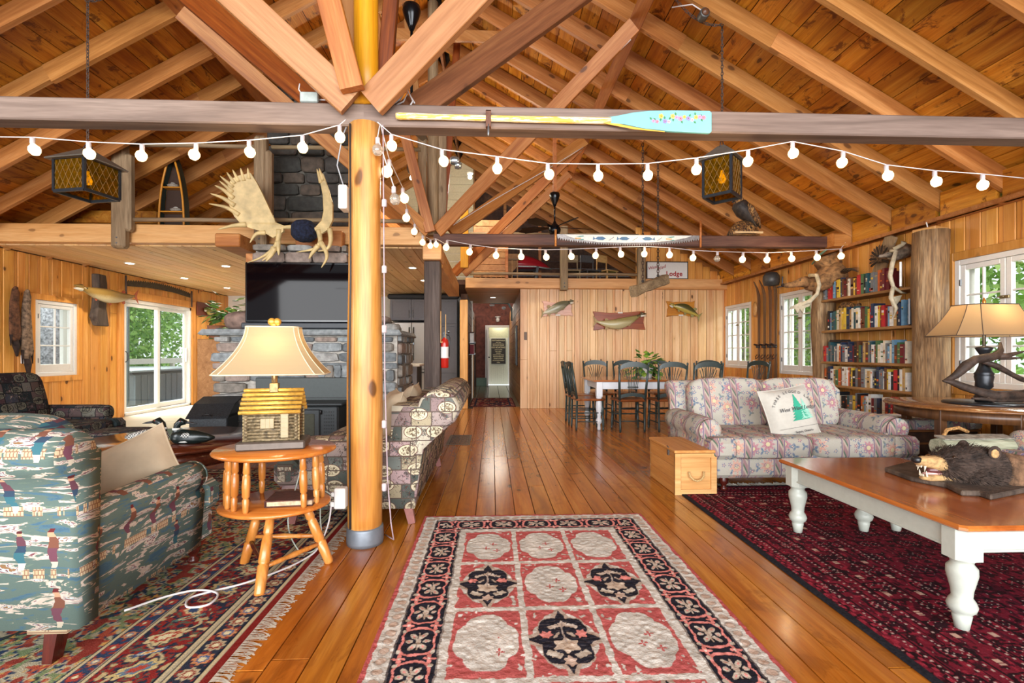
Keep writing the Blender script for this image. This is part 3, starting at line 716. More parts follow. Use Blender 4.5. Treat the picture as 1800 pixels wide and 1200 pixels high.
# ---- chains and lanterns
M_iron = plain('wrought_iron', '#2c3138', .45, .4, var=.15)
M_rustc = plain('rusty_chain', '#4b3a30', .7, .3, var=.2)
def chain(p0, p1, L=.05, r=.004, sag=0, name='chain', parent=None, mat=None):
    p0, p1 = Vector(p0), Vector(p1); n = max(2, int((p1-p0).length/(L*.72))); m = MB()
    for i in range(n):
        a, b = i/n, (i+1)/n; c = p0.lerp(p1, (a+b)/2); c.z -= sag*4*((a+b)/2)*(1-(a+b)/2)
        ca = p0.lerp(p1, a); ca.z -= sag*4*a*(1-a); cb = p0.lerp(p1, b); cb.z -= sag*4*b*(1-b)
        d = (cb-ca).normalized(); x = d.cross(Vector((0, 0, 1)) if abs(d.z) < .9 else Vector((0, 1, 0))).normalized(); y = d.cross(x)
        s_ = x if i % 2 else y; pts = [c+d*cos(q)*L*.5+s_*sin(q)*L*.22 for q in [2*pi*k/8 for k in range(8)]]
        rings = []
        for k, p in enumerate(pts):
            tg = (pts[(k+1) % 8]-pts[k-1]).normalized(); u_ = tg.cross(d.cross(s_)).normalized(); w_ = d.cross(s_).normalized()
            rings.append([p+u_*r, p+w_*r, p-u_*r, p-w_*r])
        m.loft(rings+[rings[0]], 0, False, caps=False)
    return m.build(name, mat or M_rustc, parent)
M_amber = SH('amber_glass'); _n = M_amber.noise(M_amber.pos('object'), 40, 3)
M_amber = M_amber.done(M_amber.ramp(_n, [(.3, '#6a4a08'), (.7, '#c08a18')]), .15, Transmission_Weight=.75, IOR=1.1)
def lantern(label, x, y, zt, w, h, rz, chain_top):
    t = thing('hanging_lantern', label, 'lantern', (x, y, zt), rz, group='amber glass lanterns')
    a = w/2; m = MB()
    for sx in (-1, 1):
        for sy in (-1, 1): m.beam((sx*a, sy*a, -h), (sx*a, sy*a, 0), .022, .022)
    for z in (-h, 0):
        for s_ in (-1, 1): m.beam((-a, s_*a, z), (a, s_*a, z), .02, .025); m.beam((s_*a, -a, z), (s_*a, a, z), .02, .025)
    m.build('frame', M_iron, t)
    e = a*1.3; r = MB(); r.loft([[(-e,-e,-.01),(e,-e,-.01),(e,e,-.01),(-e,e,-.01)], [(-e,-e,0),(e,-e,0),(e,e,0),(-e,e,0)], [(-.03,-.03,.13),(.03,-.03,.13),(.03,.03,.13),(-.03,.03,.13)]], 0, False)
    r.build('roof', plain('tin_roof', '#6a655c', .5, .3, var=.1), t)
    for k in range(4):
        q = k*pi/2; g = MB().box(-a+.01, a-.01, -a-.002, -a+.002, -h+.012, -.012); g.xf(Matrix.Rotation(q, 4, 'Z')); pn = g.build('glass_pane', M_amber, t)
        l = MB(); w2, h2 = 2*a-.02, h-.03
        for sgn in (1, -1):
            for c in [-.12, -.06, 0, .06, .12, .18]:
                x0, z0 = c-.06*sgn-.03, -h+.015; x1, z1 = x0+sgn*h2*.5, -.015
                # clip in x
                for _ in range(1):
                    dx = x1-x0
                    t0, t1 = 0.0, 1.0
                    lo, hi = -a+.012, a-.012
                    if abs(dx) > 1e-6:
                        ta, tb_ = sorted(((lo-x0)/dx, (hi-x0)/dx)); t0, t1 = max(0, ta), min(1, tb_)
                    if t1-t0 > .1: l.beam((x0+dx*t0, -a-.004, z0+(z1-z0)*t0), (x0+dx*t1, -a-.004, z0+(z1-z0)*t1), .002, .002)
        l.xf(Matrix.Rotation(q, 4, 'Z')); l.build('leading', plain('lead_came', '#a8885a', .4, .3), pn)
    MB().lathe([(.004, -.06), (.03, -.05), (.035, -.02), (.015, .03), (.012, .06)], (0, 0, -h*.45), 10).build('bulb', emis('lantern_bulb', (1, .72, .2), 2.5), t)
    MB().tube([(-.05, 0, .1), (-.045, 0, .15), (0, 0, .2), (.045, 0, .15), (.05, 0, .1)], .004, 6).build('bail', M_iron, t)
    c = chain((0, 0, .2), (0, 0, chain_top-zt), .045, .0045, parent=t)
    return t
lantern('amber glass lantern with iron frame hanging above the green armchair', -3.60, 4.46, 2.83, .31, .28, radians(-12), roofz(-3.6)+.1)
lantern('amber glass lantern hanging above the striped loveseat near the oar blade', 2.16, 4.46, 2.96, .25, .35, radians(44), roofz(2.16)+.1)
# swagged chains along the rafters and ceiling cans
t = thing('swag_chain', 'rusty chain looped along the roof above the left lantern', 'chain', (0, 0, 0)); chain((-3.6, 4.44, roofz(-3.6)), (-3.2, 4.4, roofz(-3.2)), .05, .0045, .08, 'chain_links', t)
t = thing('swag_chain', 'rusty chain looped up to the ceiling can above the right lantern', 'chain', (0, 0, 0)); chain((2.14, 4.4, roofz(2.14)), (1.65, 4.4, roofz(1.65)), .05, .0045, .1, 'chain_links', t)
t = thing('ceiling_box', 'round metal junction can on the rafter above the right lantern', 'electrical box', (1.92, 4.33, 4.22))
MB().lathe([(.0, -.05), (.042, -.05), (.045, -.045), (.045, .03), (.04, .035), (0, .035)], n=14, ax='y').build('can', plain('zinc_can', '#5a5a58', .5, .5), t); MB().lathe([(0, -.062), (.032, -.06), (.034, -.05)], n=12, ax='y').build('cover', plain('brown_cover', '#5e3a24', .4), t)
MB().tube([(0, 0, .04), (-.1, 0, .1), (-.25, .1, .14)], .006, 6).build('cable', M_cord, t)
# ---- oar
M_oary = plain('chipped_yellow_paint', '#d9a43a', .6, var=.12, scale=18); M_turq = plain('turquoise_paint', '#74b4b6', .55, var=.04, scale=8)
def yellowwhite():
    s = SH('worn_yellow_white'); p = s.pos('object', (1.5, 20, 20)); n = s.noise(p, 3, 5, .7, 1)
    return s.done(s.ramp(n, [(.40, '#dcab3e'), (.5, '#d9b25a'), (.54, '#d8d0bd'), (.8, '#cfc8b8')]), .6)
oar = thing('painted_oar', 'long oar with chipped yellow shaft and flowered turquoise blade', 'oar', (0, 2.915, 2.56))
MB().tube([(-.573, 0, .004), (-.55, 0, .004), (-.3, 0, .003), (.2, 0, 0), (.6, 0, 0), (.72, 0, 0)], [.018, .021, .017, .019, .02, .021], 12).build('shaft', yellowwhite(), oar)
bl = [(.66,.014),(.76,.03),(.86,.052),(.96,.064),(1.1,.07),(1.33,.071),(1.343,.06),(1.343,-.056),(1.33,-.066),(1.1,-.06),(.92,-.045),(.8,-.022),(.7,-.016)]
chamfer_obj(MB().prism(bl, (0, -.010, 0), (1,0,0), (0,0,1), (0, .022, 0)).build('blade', M_turq, oar), .004)
MB().prism([(.66,-.014),(.76,-.02),(.9,-.046),(1.05,-.0615),(1.05,-.066),(.86,-.052),(.7,-.024)], (0, -.0115, 0), (1,0,0), (0,0,1), (0, .004, 0)).build('worn_edge', M_oary, oar)
FL = ['#b48acb', '#d97a96', '#e3b44a', '#8a78c0', '#e6a2b4', '#c7b257']
fr = random.Random(4); fm_ = [plain('petal'+c, c, .6, var=.03) for c in FL]; M_lf = plain('painted_leaf', '#3f7d4c', .6)
for i in range(14):
    cx = .98+.024*i; cz = .012+fr.uniform(-.022, .022)-.02*abs(i-7)/7*0; r_ = fr.uniform(.009, .014); m = MB()
    for k in range(5): m.prism([(cx+r_*.75*cos(q)+r_*.5*cos(w), cz+r_*.75*sin(q)+r_*.5*sin(w)) for w in [2*pi*j/7 for j in range(7)] for q in [2*pi*k/5]], (0, -.0125, 0), (1,0,0), (0,0,1), (0, .002, 0))
    f = m.build('flower', fm_[i % 6], oar); MB().lathe([(0, -.002), (r_*.3, 0)], (cx, -.0135, cz), 6, ax='y').build('flower_centre', M_oary, f)
    a = fr.uniform(0, 6); MB().prism([(cx+cos(a)*.012, cz+sin(a)*.012), (cx+cos(a+.3)*.022, cz+sin(a+.3)*.022), (cx+cos(a)*.032, cz+sin(a)*.032), (cx+cos(a-.3)*.022, cz+sin(a-.3)*.022)], (0, -.0122, 0), (1,0,0), (0,0,1), (0, .0015, 0)).build('leaf', M_lf, oar)
br = thing('oar_bracket', 'rusty metal strap holding the oar to the beam', 'bracket', (-.022, 2.9, 2.56))
MB().cbox(-.016, .016, -.004, 0, -.05, .045, .002).cbox(-.016, .016, -.004, .035, .036, .045, .002).cbox(-.016, .016, -.004, .035, -.055, -.046, .002).build('strap', plain('rusty_strap', '#6a4636', .6, .4, var=.2), br)
MB().lathe([(.004,-.11),(.007,-.1),(.005,-.04)], (0, .0, 0), 8).build('bolt', M_grey, br)
# metal boxes and wires on the beam
t = thing('junction_box', 'grey metal junction box on top of the left tie beam', 'electrical box', (-1.10, 2.98, 2.685)); MB().cbox(-.055, .055, -.03, .03, -.03, .035, .006).build('box', plain('zinc', '#a9b3ae', .4, .5), t)
MB().tube([(-.05,0,.03),(-.07,0,.06),(-.06,-.01,.09)], .004).tube([(.05,0,.0),(.1,0,.0),(.14,0,.01)], .004).build('wire', M_cord, t)
t = thing('outlet_box', 'white outlet box on the log post under the tie beam', 'outlet box', (-.885, 2.93, 2.07)); MB().cbox(-.02, .03, -.05, .05, -.07, .07, .006).build('box', M_white, t)
MB().tube([(-.0, 0, .07), (-.04, 0, .2), (.0, -.03, .36), (.02, -.02, .42)], .004, 6).build('wire', plain('grey_wire', '#8d9298', .5), t)
for zz in (-.03, .02): MB().box(-.0215, -.019, -.02, -.008, zz, zz+.02).build('socket_slot', M_black, t)
t = thing('cable_loop', 'white and green cables coiled on the tie beam beside the oar', 'cables', (-.55, 3.02, 2.66))
MB().tube([(-.1,0,0),(-.02,0,.06),(.02,0,.13),(.06,0,.05),(.03,0,0)], .006, 6).tube([(-.1,.01,0),(0,.01,.05),(.03,.01,.11),(.07,.01,.04)], .005, 6).build('white_cable', M_cord, t)
MB().tube([(-.1,-.03,.004),(.1,-.03,.006),(.25,-.03,.004),(.3,-.02,.004)], .005, 6).build('green_cable', plain('green_cable', '#33594a', .5), t)
# ---- ceiling fans
M_fan = plain('dark_bronze', '#15171a', .2, .5, var=.05)
def fan_(label, x, y, ztop, zm, rot, R, nb=5):
    t = thing('ceiling_fan', label, 'ceiling fan', (x, y, zm), rot, group='dark ceiling fans')
    MB().lathe([(.02, ztop-zm-.2), (.03, ztop-zm-.17), (.06, ztop-zm-.10), (.075, ztop-zm-.05), (.07, ztop-zm-.01), (.03, ztop-zm)], n=18).build('canopy', M_fan, t)
    MB().lathe([(.012, .05), (.012, ztop-zm-.15)], n=10).build('downrod', M_fan, t)
    MB().lathe([(.0, -.1), (.06, -.1), (.085, -.07), (.09, -.02), (.06, .03), (.03, .06), (.02, .09)], n=20).build('motor', M_fan, t)
    for k in range(nb):
        q = 2*pi*k/nb; b = MB(); pts = [(.08, .02), (.16, .03), (.3, .075), (.5, .08), (R-.08, .06), (R, .01)]
        poly = [(a, c) for a, c in pts]+[(a, -c*.8) for a, c in pts[::-1]]
        b.prism(poly, (0, 0, 0), (1, 0, 0), (0, .94, .34), (0, -.003, .008)); b.xf(Matrix.Rotation(q, 4, 'Z')); b.build('blade', M_fan, t)
    return t
fan_('dark ceiling fan behind the golden log, mostly hidden by the braces', -.66, 4.0, 4.0, 3.13, .3, .55)
fan_('dark ceiling fan with curved blades above the dining end', .909, 7.0, 3.48, 2.97, .12, .58)
# wire from the canopy and its ridge block
tag(MB().beam((.93, 7.0, 3.47), (1.1, 6.8, 3.62), .02, .02).beam((.909, 7.0, 3.46), (.909, 7.0, 4.9), .05, .05).build('fan_hanger', M_purl), 'wooden hanger strip carrying the far ceiling fan', 'hanger')
tag(MB().beam((-.66, 4.0, 3.98), (-.66, 4.0, 5.66), .05, .09).build('fan_hanger', M_purl), 'wooden hanger strip carrying the near ceiling fan', 'hanger')
# spotlight by the second truss
t = thing('spotlight', 'chrome clip spotlight hanging on the light cord by the second truss', 'spotlight', (-.22, 2.86, 2.28)); M_chr = plain('chrome', '#8f9aa0', .15, .9)
MB().blob((0,0,0), (.03,.025,.022), 10, 6, p=.6).build('clip', M_chr, t); MB().lathe([(.0,-.01),(.02,-.008),(.022,.02),(.015,.025)], (.02, 0, -.035), 10).build('head', M_chr, t)
# ---- painted saw on the dark beam
M_saw = plain('saw_steel', '#8e8a88', .4, .6, var=.2); M_spw = plain('saw_white_paint', '#dcdcd6', .6, var=.04)
sw = thing('painted_saw', 'two-man saw painted white with blue fish on the dark beam', 'saw', (0, 6.375, 2.66))
def sawoutline(x0, x1, ztop, zend, zmid, nt=64):
    top = [(x0+(x1-x0)*i/12, ztop) for i in range(13)]; bot = []
    for i in range(nt+1):
        t_ = 1-i/nt; x = x0+(x1-x0)*t_; zc = zend+(zmid-zend)*sin(pi*t_)**.7
        bot.append((x, zc+(.0 if i % 2 else .032)))
    return top+bot
MB().prism(sawoutline(.86, 2.78, .062, .0, -.085, 120), (0, 0, 0), (1,0,0), (0,0,1), (0, .004, 0)).build('blade', M_saw, sw)
pw_ = [(.96,.058),(2.68,.058),(2.6,.03),(2.4,-.01),(2.1,-.036),(1.75,-.044),(1.4,-.036),(1.15,-.005),(1.02,.03)]
MB().prism(pw_, (0, -.003, 0), (1,0,0), (0,0,1), (0, .003, 0)).build('painted_panel', M_spw, sw)
M_fb = plain('fish_blue', '#4f7396', .6); M_fg = plain('fly_teal', '#2e8a80', .6); M_fy = plain('lure_yellow', '#d39a2a', .6)
for i, cx in enumerate((1.43, 1.75, 2.08)):
    s_ = .085; sg = -1 if i == 2 else 1
    poly = [(cx-sg*s_, .03*1), (cx-sg*s_*.75, .0), (cx-sg*.3*s_, .024), (cx+sg*.4*s_, .026), (cx+sg*s_, .004), (cx+sg*.5*s_, -.02), (cx-sg*.2*s_, -.018), (cx-sg*s_*.7, -.006), (cx-sg*s_*1.1, -.02)]
    MB().prism(poly, (0, -.005, .008), (1,0,0), (0,0,1), (0, .003, 0)).build('fish_emblem', M_fb, sw)
    m = MB(); 
    for k in range(6): m.box(cx+.12+.012*k, cx+.128+.012*k, -.005, -.002, -.02+.008*k, -.008+.008*k)
    m.build('lettering', plain('ink_grey', '#6f7a80', .6), sw)
for cx in (1.16, 2.38):
    MB().prism([(cx-.05,.035),(cx+.05,.045),(cx+.06,.035),(cx,.028)], (0,-.005,0), (1,0,0), (0,0,1), (0,.003,0)).prism([(cx-.03,-.005),(cx+.06,-.012),(cx+.05,.0)], (0,-.005,0), (1,0,0), (0,0,1), (0,.003,0)).build('fly_emblem', M_fg, sw)
    MB().box(cx-.06, cx+.02, -.005, -.002, .005, .017).build('lure_emblem', M_fy, sw)
for cx in (.84, 2.79): MB().tube([(cx, -.01, -.1), (cx, -.01, .12 if cx < 1 else .26)], .014, 8).build('handle', M_brace, sw)
# ---- carved owl on the dark beam
ow = thing('carved_owl', 'burnt wood bird carving perched on a stump on the dark beam', 'carving', (3.4, 6.42, 2.735))
def charw(name='charred_carving'):
    s = SH(name); n = s.noise(s.pos('object', (30, 30, 9)), 1.2, 4, .7, 1.5); s.bump(n, .8, .02)
    return s.done(s.ramp(n, [(.4, '#1a120c'), (.5, '#5c3a1c'), (.62, '#b98a4e')]), .55)
M_char = charw()
MB().lathe([(.22, 0), (.21, .04), (.18, .1), (.12, .17), (.05, .2), (.0, .205)], n=16, sy=.7).build('stump', M_char, ow); MB().box(-.19,.19,-.155,-.10,0,.025).build('chip_face', plain('fresh_chip', '#c7a67a', .7), ow)
MB().tube([(.17,-.02,.11),(.1,-.02,.22),(.0,-.02,.33),(-.07,-.02,.42),(-.09,-.02,.47)], [.02,.07,.11,.10,.05], 12).build('body', plain('dark_feathers', '#2a211b', .6, var=.5, scale=22, bump=.8), ow)
MB().tube([(.21,-.05,.09),(.14,-.09,.2),(.03,-.11,.33),(-.0,-.1,.4)], [.01,.05,.07,.03], 10, flat=.5).build('wing', M_char, ow)
MB().blob((-.09,-.03,.47), (.075,.07,.07)).build('head', M_char, ow); MB().tube([(-.14,-.05,.46),(-.19,-.06,.43)], [.02,.003], 6).build('beak', M_black, ow)
# ---- hanging driftwood
M_drift = wood('grey_driftwood', '#5a4836', '#8c7658', '#ab9676', 'x', 'object', rough=.8, knots=.4, var=0, bump=.8, streak=.8)
dr = thing('driftwood_log', 'weathered driftwood beam hung on chains over the dining table', 'driftwood', (2.38, 7.2, 2.17))
m = MB(); p0 = Vector((-.33, -.25, -.13)); p1 = Vector((.33, .25, .13)); K = 7; rings = []
d = (p1-p0); x_ = Vector((0,0,1)); y_ = d.cross(x_).normalized(); x_ = y_.cross(d).normalized(); r0 = random.Random(6)
for k in range(K+1):
    c = p0.lerp(p1, k/K); h, w = .075+r0.uniform(-.012,.012), .06+r0.uniform(-.01,.01)
    rings.append([c+x_*(a*h)+y_*(b*w) for a, b in ((-1,-.8),(-.7,-1),(.7,-1),(1,-.7),(1,.7),(.8,1),(-.8,1),(-1,.7))])
dd = m.loft(rings, 0, False).build('beam', M_drift, dr)
for q in (.28, .75):
    c = p0.lerp(p1, q); chain(c+Vector((0,0,.09)), (c.x, c.y, roofz(c.x+2.38)-2.17+.12), .07, .006, parent=dr); MB().lathe([(.018,-.01),(.022,0),(.018,.01)], c+Vector((0,0,.1)), 10, ax='y').build('eye_bolt', M_iron, dr)
# ---- lodge sign
sg = thing('lodge_sign', 'white framed sign with red lettering on the gable boards', 'sign', (3.64, 9.93, 2.68))
MB().cbox(-.44, .44, -.02, .02, 0, .37, .004).build('frame', M_black, sg); MB().box(-.42, .42, -.024, -.018, .02, .35).build('face', plain('sign_white', '#dcdcd8', .5, var=.02), sg)
_tx = {}
def text(s_, size, loc, rot=(pi/2, 0, 0), mat=None, parent=None, name='lettering', ext=.001, shear=0, align='LEFT', bold=0, space=1.0):
    c = bpy.data.curves.new(name, 'FONT'); c.body = s_; c.size = size; c.extrude = ext; c.shear = shear; c.align_x = align; c.offset = bold; c.space_character = space; c.resolution_u = 3
    t_ = bpy.data.objects.new('tmp', c); COL.objects.link(t_); dg = bpy.context.evaluated_depsgraph_get(); dg.update()
    me = bpy.data.meshes.new_from_object(t_.evaluated_get(dg)); bpy.data.objects.remove(t_); bpy.data.curves.remove(c); me.materials.clear(); me.materials.append(mat)
    return link(name, me, parent, loc, rot)
M_red = plain('sign_red', '#9e2024', .5, var=.02); M_ink = plain('ink_black', '#24242a', .6, var=.02)
text('West', .088, (-.41, -.026, .19), (pi/2, -.22, 0), M_red, sg, shear=.45, bold=.001); text('Wind', .088, (-.215, -.026, .165), (pi/2, -.42, 0), M_red, sg, shear=.4, bold=.001)
text('Lodge', .135, (-.03, -.026, .07), (pi/2, 0, 0), M_red, sg, bold=.004, space=1.05)
# ---- loft railings, posts and contents
def rail(x0, x1, y, z, label, r=.028): 
    return tag(MB().tube([(x0, y, z), ((x0+x1)/2, y, z+.008), (x1, y, z)], r, 8).build('railing', M_greyrail), label, 'railing', kind='structure')
for i, (x0, x1, h, lb_) in enumerate(((-4.9, -4.66, 3.93, 'split weathered loft post on the left of the canoe shelf'), (-3.1, -2.88, 4.0, 'split weathered loft post beside the chimney'))):
    m = MB(); m.cbox(x0, x1-.06, 6.4, 6.53, 2.5, h-.02, .03).cbox(x1-.11, x1, 6.42, 6.54, 2.72 if i == 0 else 2.84, h-.2, .03); o = m.build('loft_post', M_greywood); tag(o, lb_, 'post', kind='structure')
    mm = MB()
    for z in (2.56, 2.63): mm.lathe([(0,-.008),(.01,-.006),(.011,0)], ((x0+x1)/2-.03, 6.4, z), 8, ax='y')
    mm.build('bolt', M_grey, o)
rail(-4.7, -3.05, 6.5, 3.86, 'upper weathered rail between the two left loft posts'); rail(-4.7, -3.05, 6.5, 2.885, 'lower weathered rail between the two left loft posts')
rail(-2.9, -.95, 6.5, 3.86, 'upper weathered rail behind the log post'); rail(-2.9, -.95, 6.5, 2.9, 'lower weathered rail behind the log post')
for i, (x, zt) in enumerate(((1.46, 3.72), (3.05, 3.3))):
    o = MB().cbox(x-.075, x+.075, 9.72, 9.86, 2.42, zt, .012).build('loft_post', M_greywood); tag(o, 'weathered post on the back loft, '+('midway along the railing' if i == 0 else 'beside the lodge sign'), 'post', kind='structure')
    MB().lathe([(0,-.01),(.014,-.008),(.014,0)], (x, 9.72, 2.56), 8, ax='y').lathe([(0,-.01),(.014,-.008),(.014,0)], (x, 9.72, 2.49), 8, ax='y').build('bolt', M_grey, o)
for z in (2.75, 3.56): rail(-.45, 1.4, 9.8, z, ('lower' if z < 3 else 'upper')+' weathered rail of the back loft over the hallway'); rail(1.52, 3.0, 9.8, z, ('lower' if z < 3 else 'upper')+' weathered rail of the back loft over the dining table')
# canoe shaped shelf on the left loft
cn = thing('canoe_shelf', 'narrow boat shaped shelf with nests standing in the left loft', 'shelf', (-4.48, 6.95, 2.84))
def hull(w, z): return w*(1-(z/1.12)**2.6)
out = [(hull(.17, 1.1*k/10), 1.1*k/10) for k in range(11)]
poly = [(-a, b) for a, b in out]+[(a, b) for a, b in out[::-1]]
MB().prism(poly, (0, .12, 0), (1,0,0), (0,0,1), (0,.01,0)).build('back_board', plain('hull_dark', '#3a2519', .5), cn)
M_gun = plain('orange_gunwale', '#c98426', .4)
for s_ in (-1, 1): MB().tube([(s_*a, 0, b) for a, b in out], .014, 8).build('gunwale', M_gun, cn)
for s_ in (-1, 1): MB().loft([[(s_*a, 0, b), (s_*(a+.006), 0, b), (s_*(a+.01), .12, b), (s_*(a+.004), .12, b)] for a, b in out], 0, False).build('hull_side', plain('hull_green', '#223028', .4), cn)
for z in (.28, .62): MB().cbox(-hull(.165, z), hull(.165, z), 0, .12, z, z+.015, .003).build('thwart_shelf', M_gun, cn)
M_nest = plain('nest_twigs', '#8d8478', .9, var=.3, scale=60, bump=1)
for z, x in ((.295, .03), (.635, -.01)):
    n = MB().lathe([(.02,0),(.07,.01),(.09,.035),(.06,.05),(.03,.035)], (-4.48+x, 7.0, 2.84+z), 14, sx=.9, sy=.55).build('bird_nest', M_nest); tag(n, 'small twig nest on the '+('lower' if z < .5 else 'upper')+' shelf of the canoe', 'nest')
    tag(MB().blob((-4.48+x, 7.0, 2.84+z+.05), (.035,.025,.022)).build('stone_egg', plain('pale_stone', '#b8b4aa', .7)), 'pale stone lying in the '+('lower' if z < .5 else 'upper')+' nest', 'stone')
# loft back contents
cano = thing('red_canoe', 'upturned red canoe behind the deer hide in the back loft', 'canoe', (.55, 12.2, 3.27))
rg = []
for k in range(13):
    t_ = -1+k/6; w = .36*(1-abs(t_)**2.4)+.01; rg.append([(t_*.95, w*cos(q), .0+(w*.95)*sin(q)) for q in [pi*j/9 for j in range(10)]])
MB().loft(rg).build('hull', plain('canoe_red', '#a5202c', .3, var=.05), cano); MB().tube([(-.95,-.02,0),(-.5,-.34,0),(0,-.37,0),(.5,-.34,0),(.95,-.02,0)], .02, 8).build('gunwale', plain('gunwale_grey', '#b9bcbc', .4), cano)
for x in (-.5, .55):
    MB().beam((x-.08, -.35, -.6), (x+.02, -.35, 0), .1, .06).build('trestle_leg', M_black, cano); MB().beam((x+.1, .3, -.6), (x, .3, 0), .1, .06).build('trestle_leg', M_black, cano)
hd = tag(MB().prism([(.1,3.55),(.75,3.55),(.7,3.2),(.62,3.12),(.56,2.98),(.52,3.06),(.42,3.08),(.36,2.96),(.28,3.02),(.2,3.18),(.1,3.3)], (-.12, 11.7, .0), (1,0,0), (0,0,1), (0,.04,0)).build('deer_hide', plain('hide_tan', '#9a7450', .9, var=.15, scale=12, bump=.5)), 'tan hide draped over the red canoe', 'hide')
bnn = thing('baluster_rail', 'row of pale spindles round the stair opening in the back loft', 'railing', (0, 11.0, 2.66), kind='structure')
for k in range(9): MB().cbox(-.4+.12*k, -.37+.12*k, 0, .03, 0, .6, .004).build('baluster', M_planky, bnn)
MB().cbox(-.45, .7, -.01, .04, .6, .64, .006).build('handrail', M_greyrail, bnn)
for i, x in enumerate((1.9, 2.35, 2.75)):
    c = thing('loft_chair', ('left', 'middle', 'right')[i]+' one of three old wooden chairs stored in the back loft', 'chair', (x, 11.5, 2.66), .3*i)
    M_oc = (M_greyrail, plain('tubular_grey', '#6a6a6c', .4, .6), M_planky)[i]
    for sx in (-.18, .18):
        for sy in (-.18, .18): MB().tube([(sx, sy, 0), (sx*.9, sy*.9, .43 if sy < 0 else .85)], .017, 6).build('leg', M_oc, c)
    MB().cbox(-.2, .2, -.2, .2, .42, .45, .01).build('seat', M_oc, c); MB().cbox(-.19, .19, .15, .18, .68, .86, .01).build('backrest', M_oc, c)
t = thing('ceiling_bulb', 'bare bulb lighting the painted left loft', 'light bulb', (-2.0, 8.6, 4.0))
lb1 = [(-1.250,3.954)][0]
t.location = (lb1[0], 7.6, lb1[1]); MB().lathe([(.002,-.11),(.03,-.1),(.035,-.07),(.02,-.03),(.014,-.01)], n=12).build('glass', emis('cool_bulb', (1, .92, .72), 12), t)
MB().lathe([(.02,-.02),(.06,.0),(.08,.06),(.08,.12),(.0,.14)], n=14).build('lamp_holder', plain('holder_brown', '#5a4a3a', .6), t); point_light('loft_bulb_glow', (lb1[0]+.1, 7.7, lb1[1]-.25), 70, (1, .88, .6), .06)
lb2 = [(-0.411,4.445)][0]
t = thing('ceiling_bulb', 'bare white bulb lighting the plank wall beside the yellow post', 'light bulb', (lb2[0], 9.0, lb2[1])); MB().lathe([(.002,-.07),(.03,-.06),(.038,-.03),(.025,.0),(.014,.02)], n=12).build('glass', emis('white_bulb', (1, .97, .9), 12), t); MB().lathe([(.05,.02),(.06,.05),(0,.06)], n=12).build('lamp_holder', M_white, t)
point_light('loft_bulb_glow', (lb2[0]+.1, 9.1, lb2[1]-.2), 60, (1, .95, .85), .06)
# yellow lit board and vertical braces under the ridge
tag(MB().cbox(-.56, -.42, 8.6, 8.66, 2.66, 3.9, .006).build('loft_stud', MATS['golden_log']), 'bright yellow lit stud in the middle of the loft', 'stud', kind='structure')
wpl = struct('wall_loft_inner', 'lit horizontal plank wall in the loft behind the fan')
for k in range(9): MB().cbox(-.38, .3, 9.9, 9.93, 2.7+.13*k, 2.825+.13*k, .006).build('board', M_barnp, wpl)
MB().cbox(.27, .33, 9.85, 9.9, 2.66, 3.7, .006).build('stud', M_brace, wpl)
# ---- recessed downlights
def downlight(x, y, z, label, power=16):
    t = thing('downlight', label, 'downlight', (x, y, z), group='recessed ceiling lights')
    MB().lathe([(.055, -.001), (.075, -.004), (.078, -.0), (.075, .004), (.055, .004)], n=18).build('trim_ring', M_white, t)
    MB().lathe([(.0, -.004), (.056, -.004), (.056, 0), (.0, 0)], n=18).build('lens', emis('downlight_lens', (1, .93, .8), 9), t)
    l = bpy.data.lights.new('downlight_beam', 'SPOT'); l.energy = power; l.color = (1, .88, .7); l.spot_size = 2.4; l.spot_blend = .6; l.shadow_soft_size = .05
    o = bpy.data.objects.new('downlight_beam', l); COL.objects.link(o); o.location = (x, y, z-.02)
for (u_, lb_) in (([(-4.399,8.185)][0], 'recessed downlight nearest the television'), ([(-5.901,9.529)][0], 'recessed downlight over the sliding door side'), ([(-5.840,10.912)][0], 'recessed downlight farthest back beside the television'),
        ([(-5.797,7.987)][0], 'recessed downlight above the mounted pike'), ([(-1.342,8.220)][0], 'recessed downlight in front of the fridge cabinets'), ([(-1.350,9.635)][0], 'recessed downlight close to the dark square post')):
    downlight(u_[0], u_[1], 2.582, lb_, 55)
downlight(.02, 11.6, 2.476, 'recessed downlight in the hallway ceiling', 26)
point_light('hall_glow', (.1, 15.5, 2.6), 26, (1, .9, .75), .4)
point_light('hall_room_glow', (.25, 17.3, 2.2), 12, (1, .95, .85), .1)
# ================================================================ FABRICS
def uv2(s, horiz, k=1.0, rnd=False):
    """2D fabric coordinates: along = local horizontal axis, across = other + z"""
    p = s.N('TexCoord').outputs['Object']; sp = s.N('SeparateXYZ', {0: p})
    x, y, z = sp.outputs
    a, b = (x, y) if horiz == 'x' else (y, x)
    nm = s.N('SeparateXYZ', {0: s.N('TexCoord').outputs['Normal']}).outputs
    na = s.math('ABSOLUTE', nm[0] if horiz == 'x' else nm[1]); nz = s.math('ABSOLUTE', nm[2])
    cap = s.math('GREATER_THAN', na, .72); top = s.math('GREATER_THAN', nz, .8)
    fm = lambda f, p, q: s.N('Mix', {0: f, 2: p, 3: q}).outputs[0]
    return fm(cap, a, b), fm(top, z, s.math('MULTIPLY', b, -1.0))
def comb(s, a, b, c=0.0): return s.N('CombineXYZ', {0: a, 1: b, 2: c}).outputs[0]
def weave(s, col):
    p = s.pos('object', (900, 900, 900)); n = s.noise(p, 1, 1); s.bump(n, .12, .002)
    return s.mix(s.mr(n, .3, .7, 0, .25), col, '#8a8a86', 'MULTIPLY')
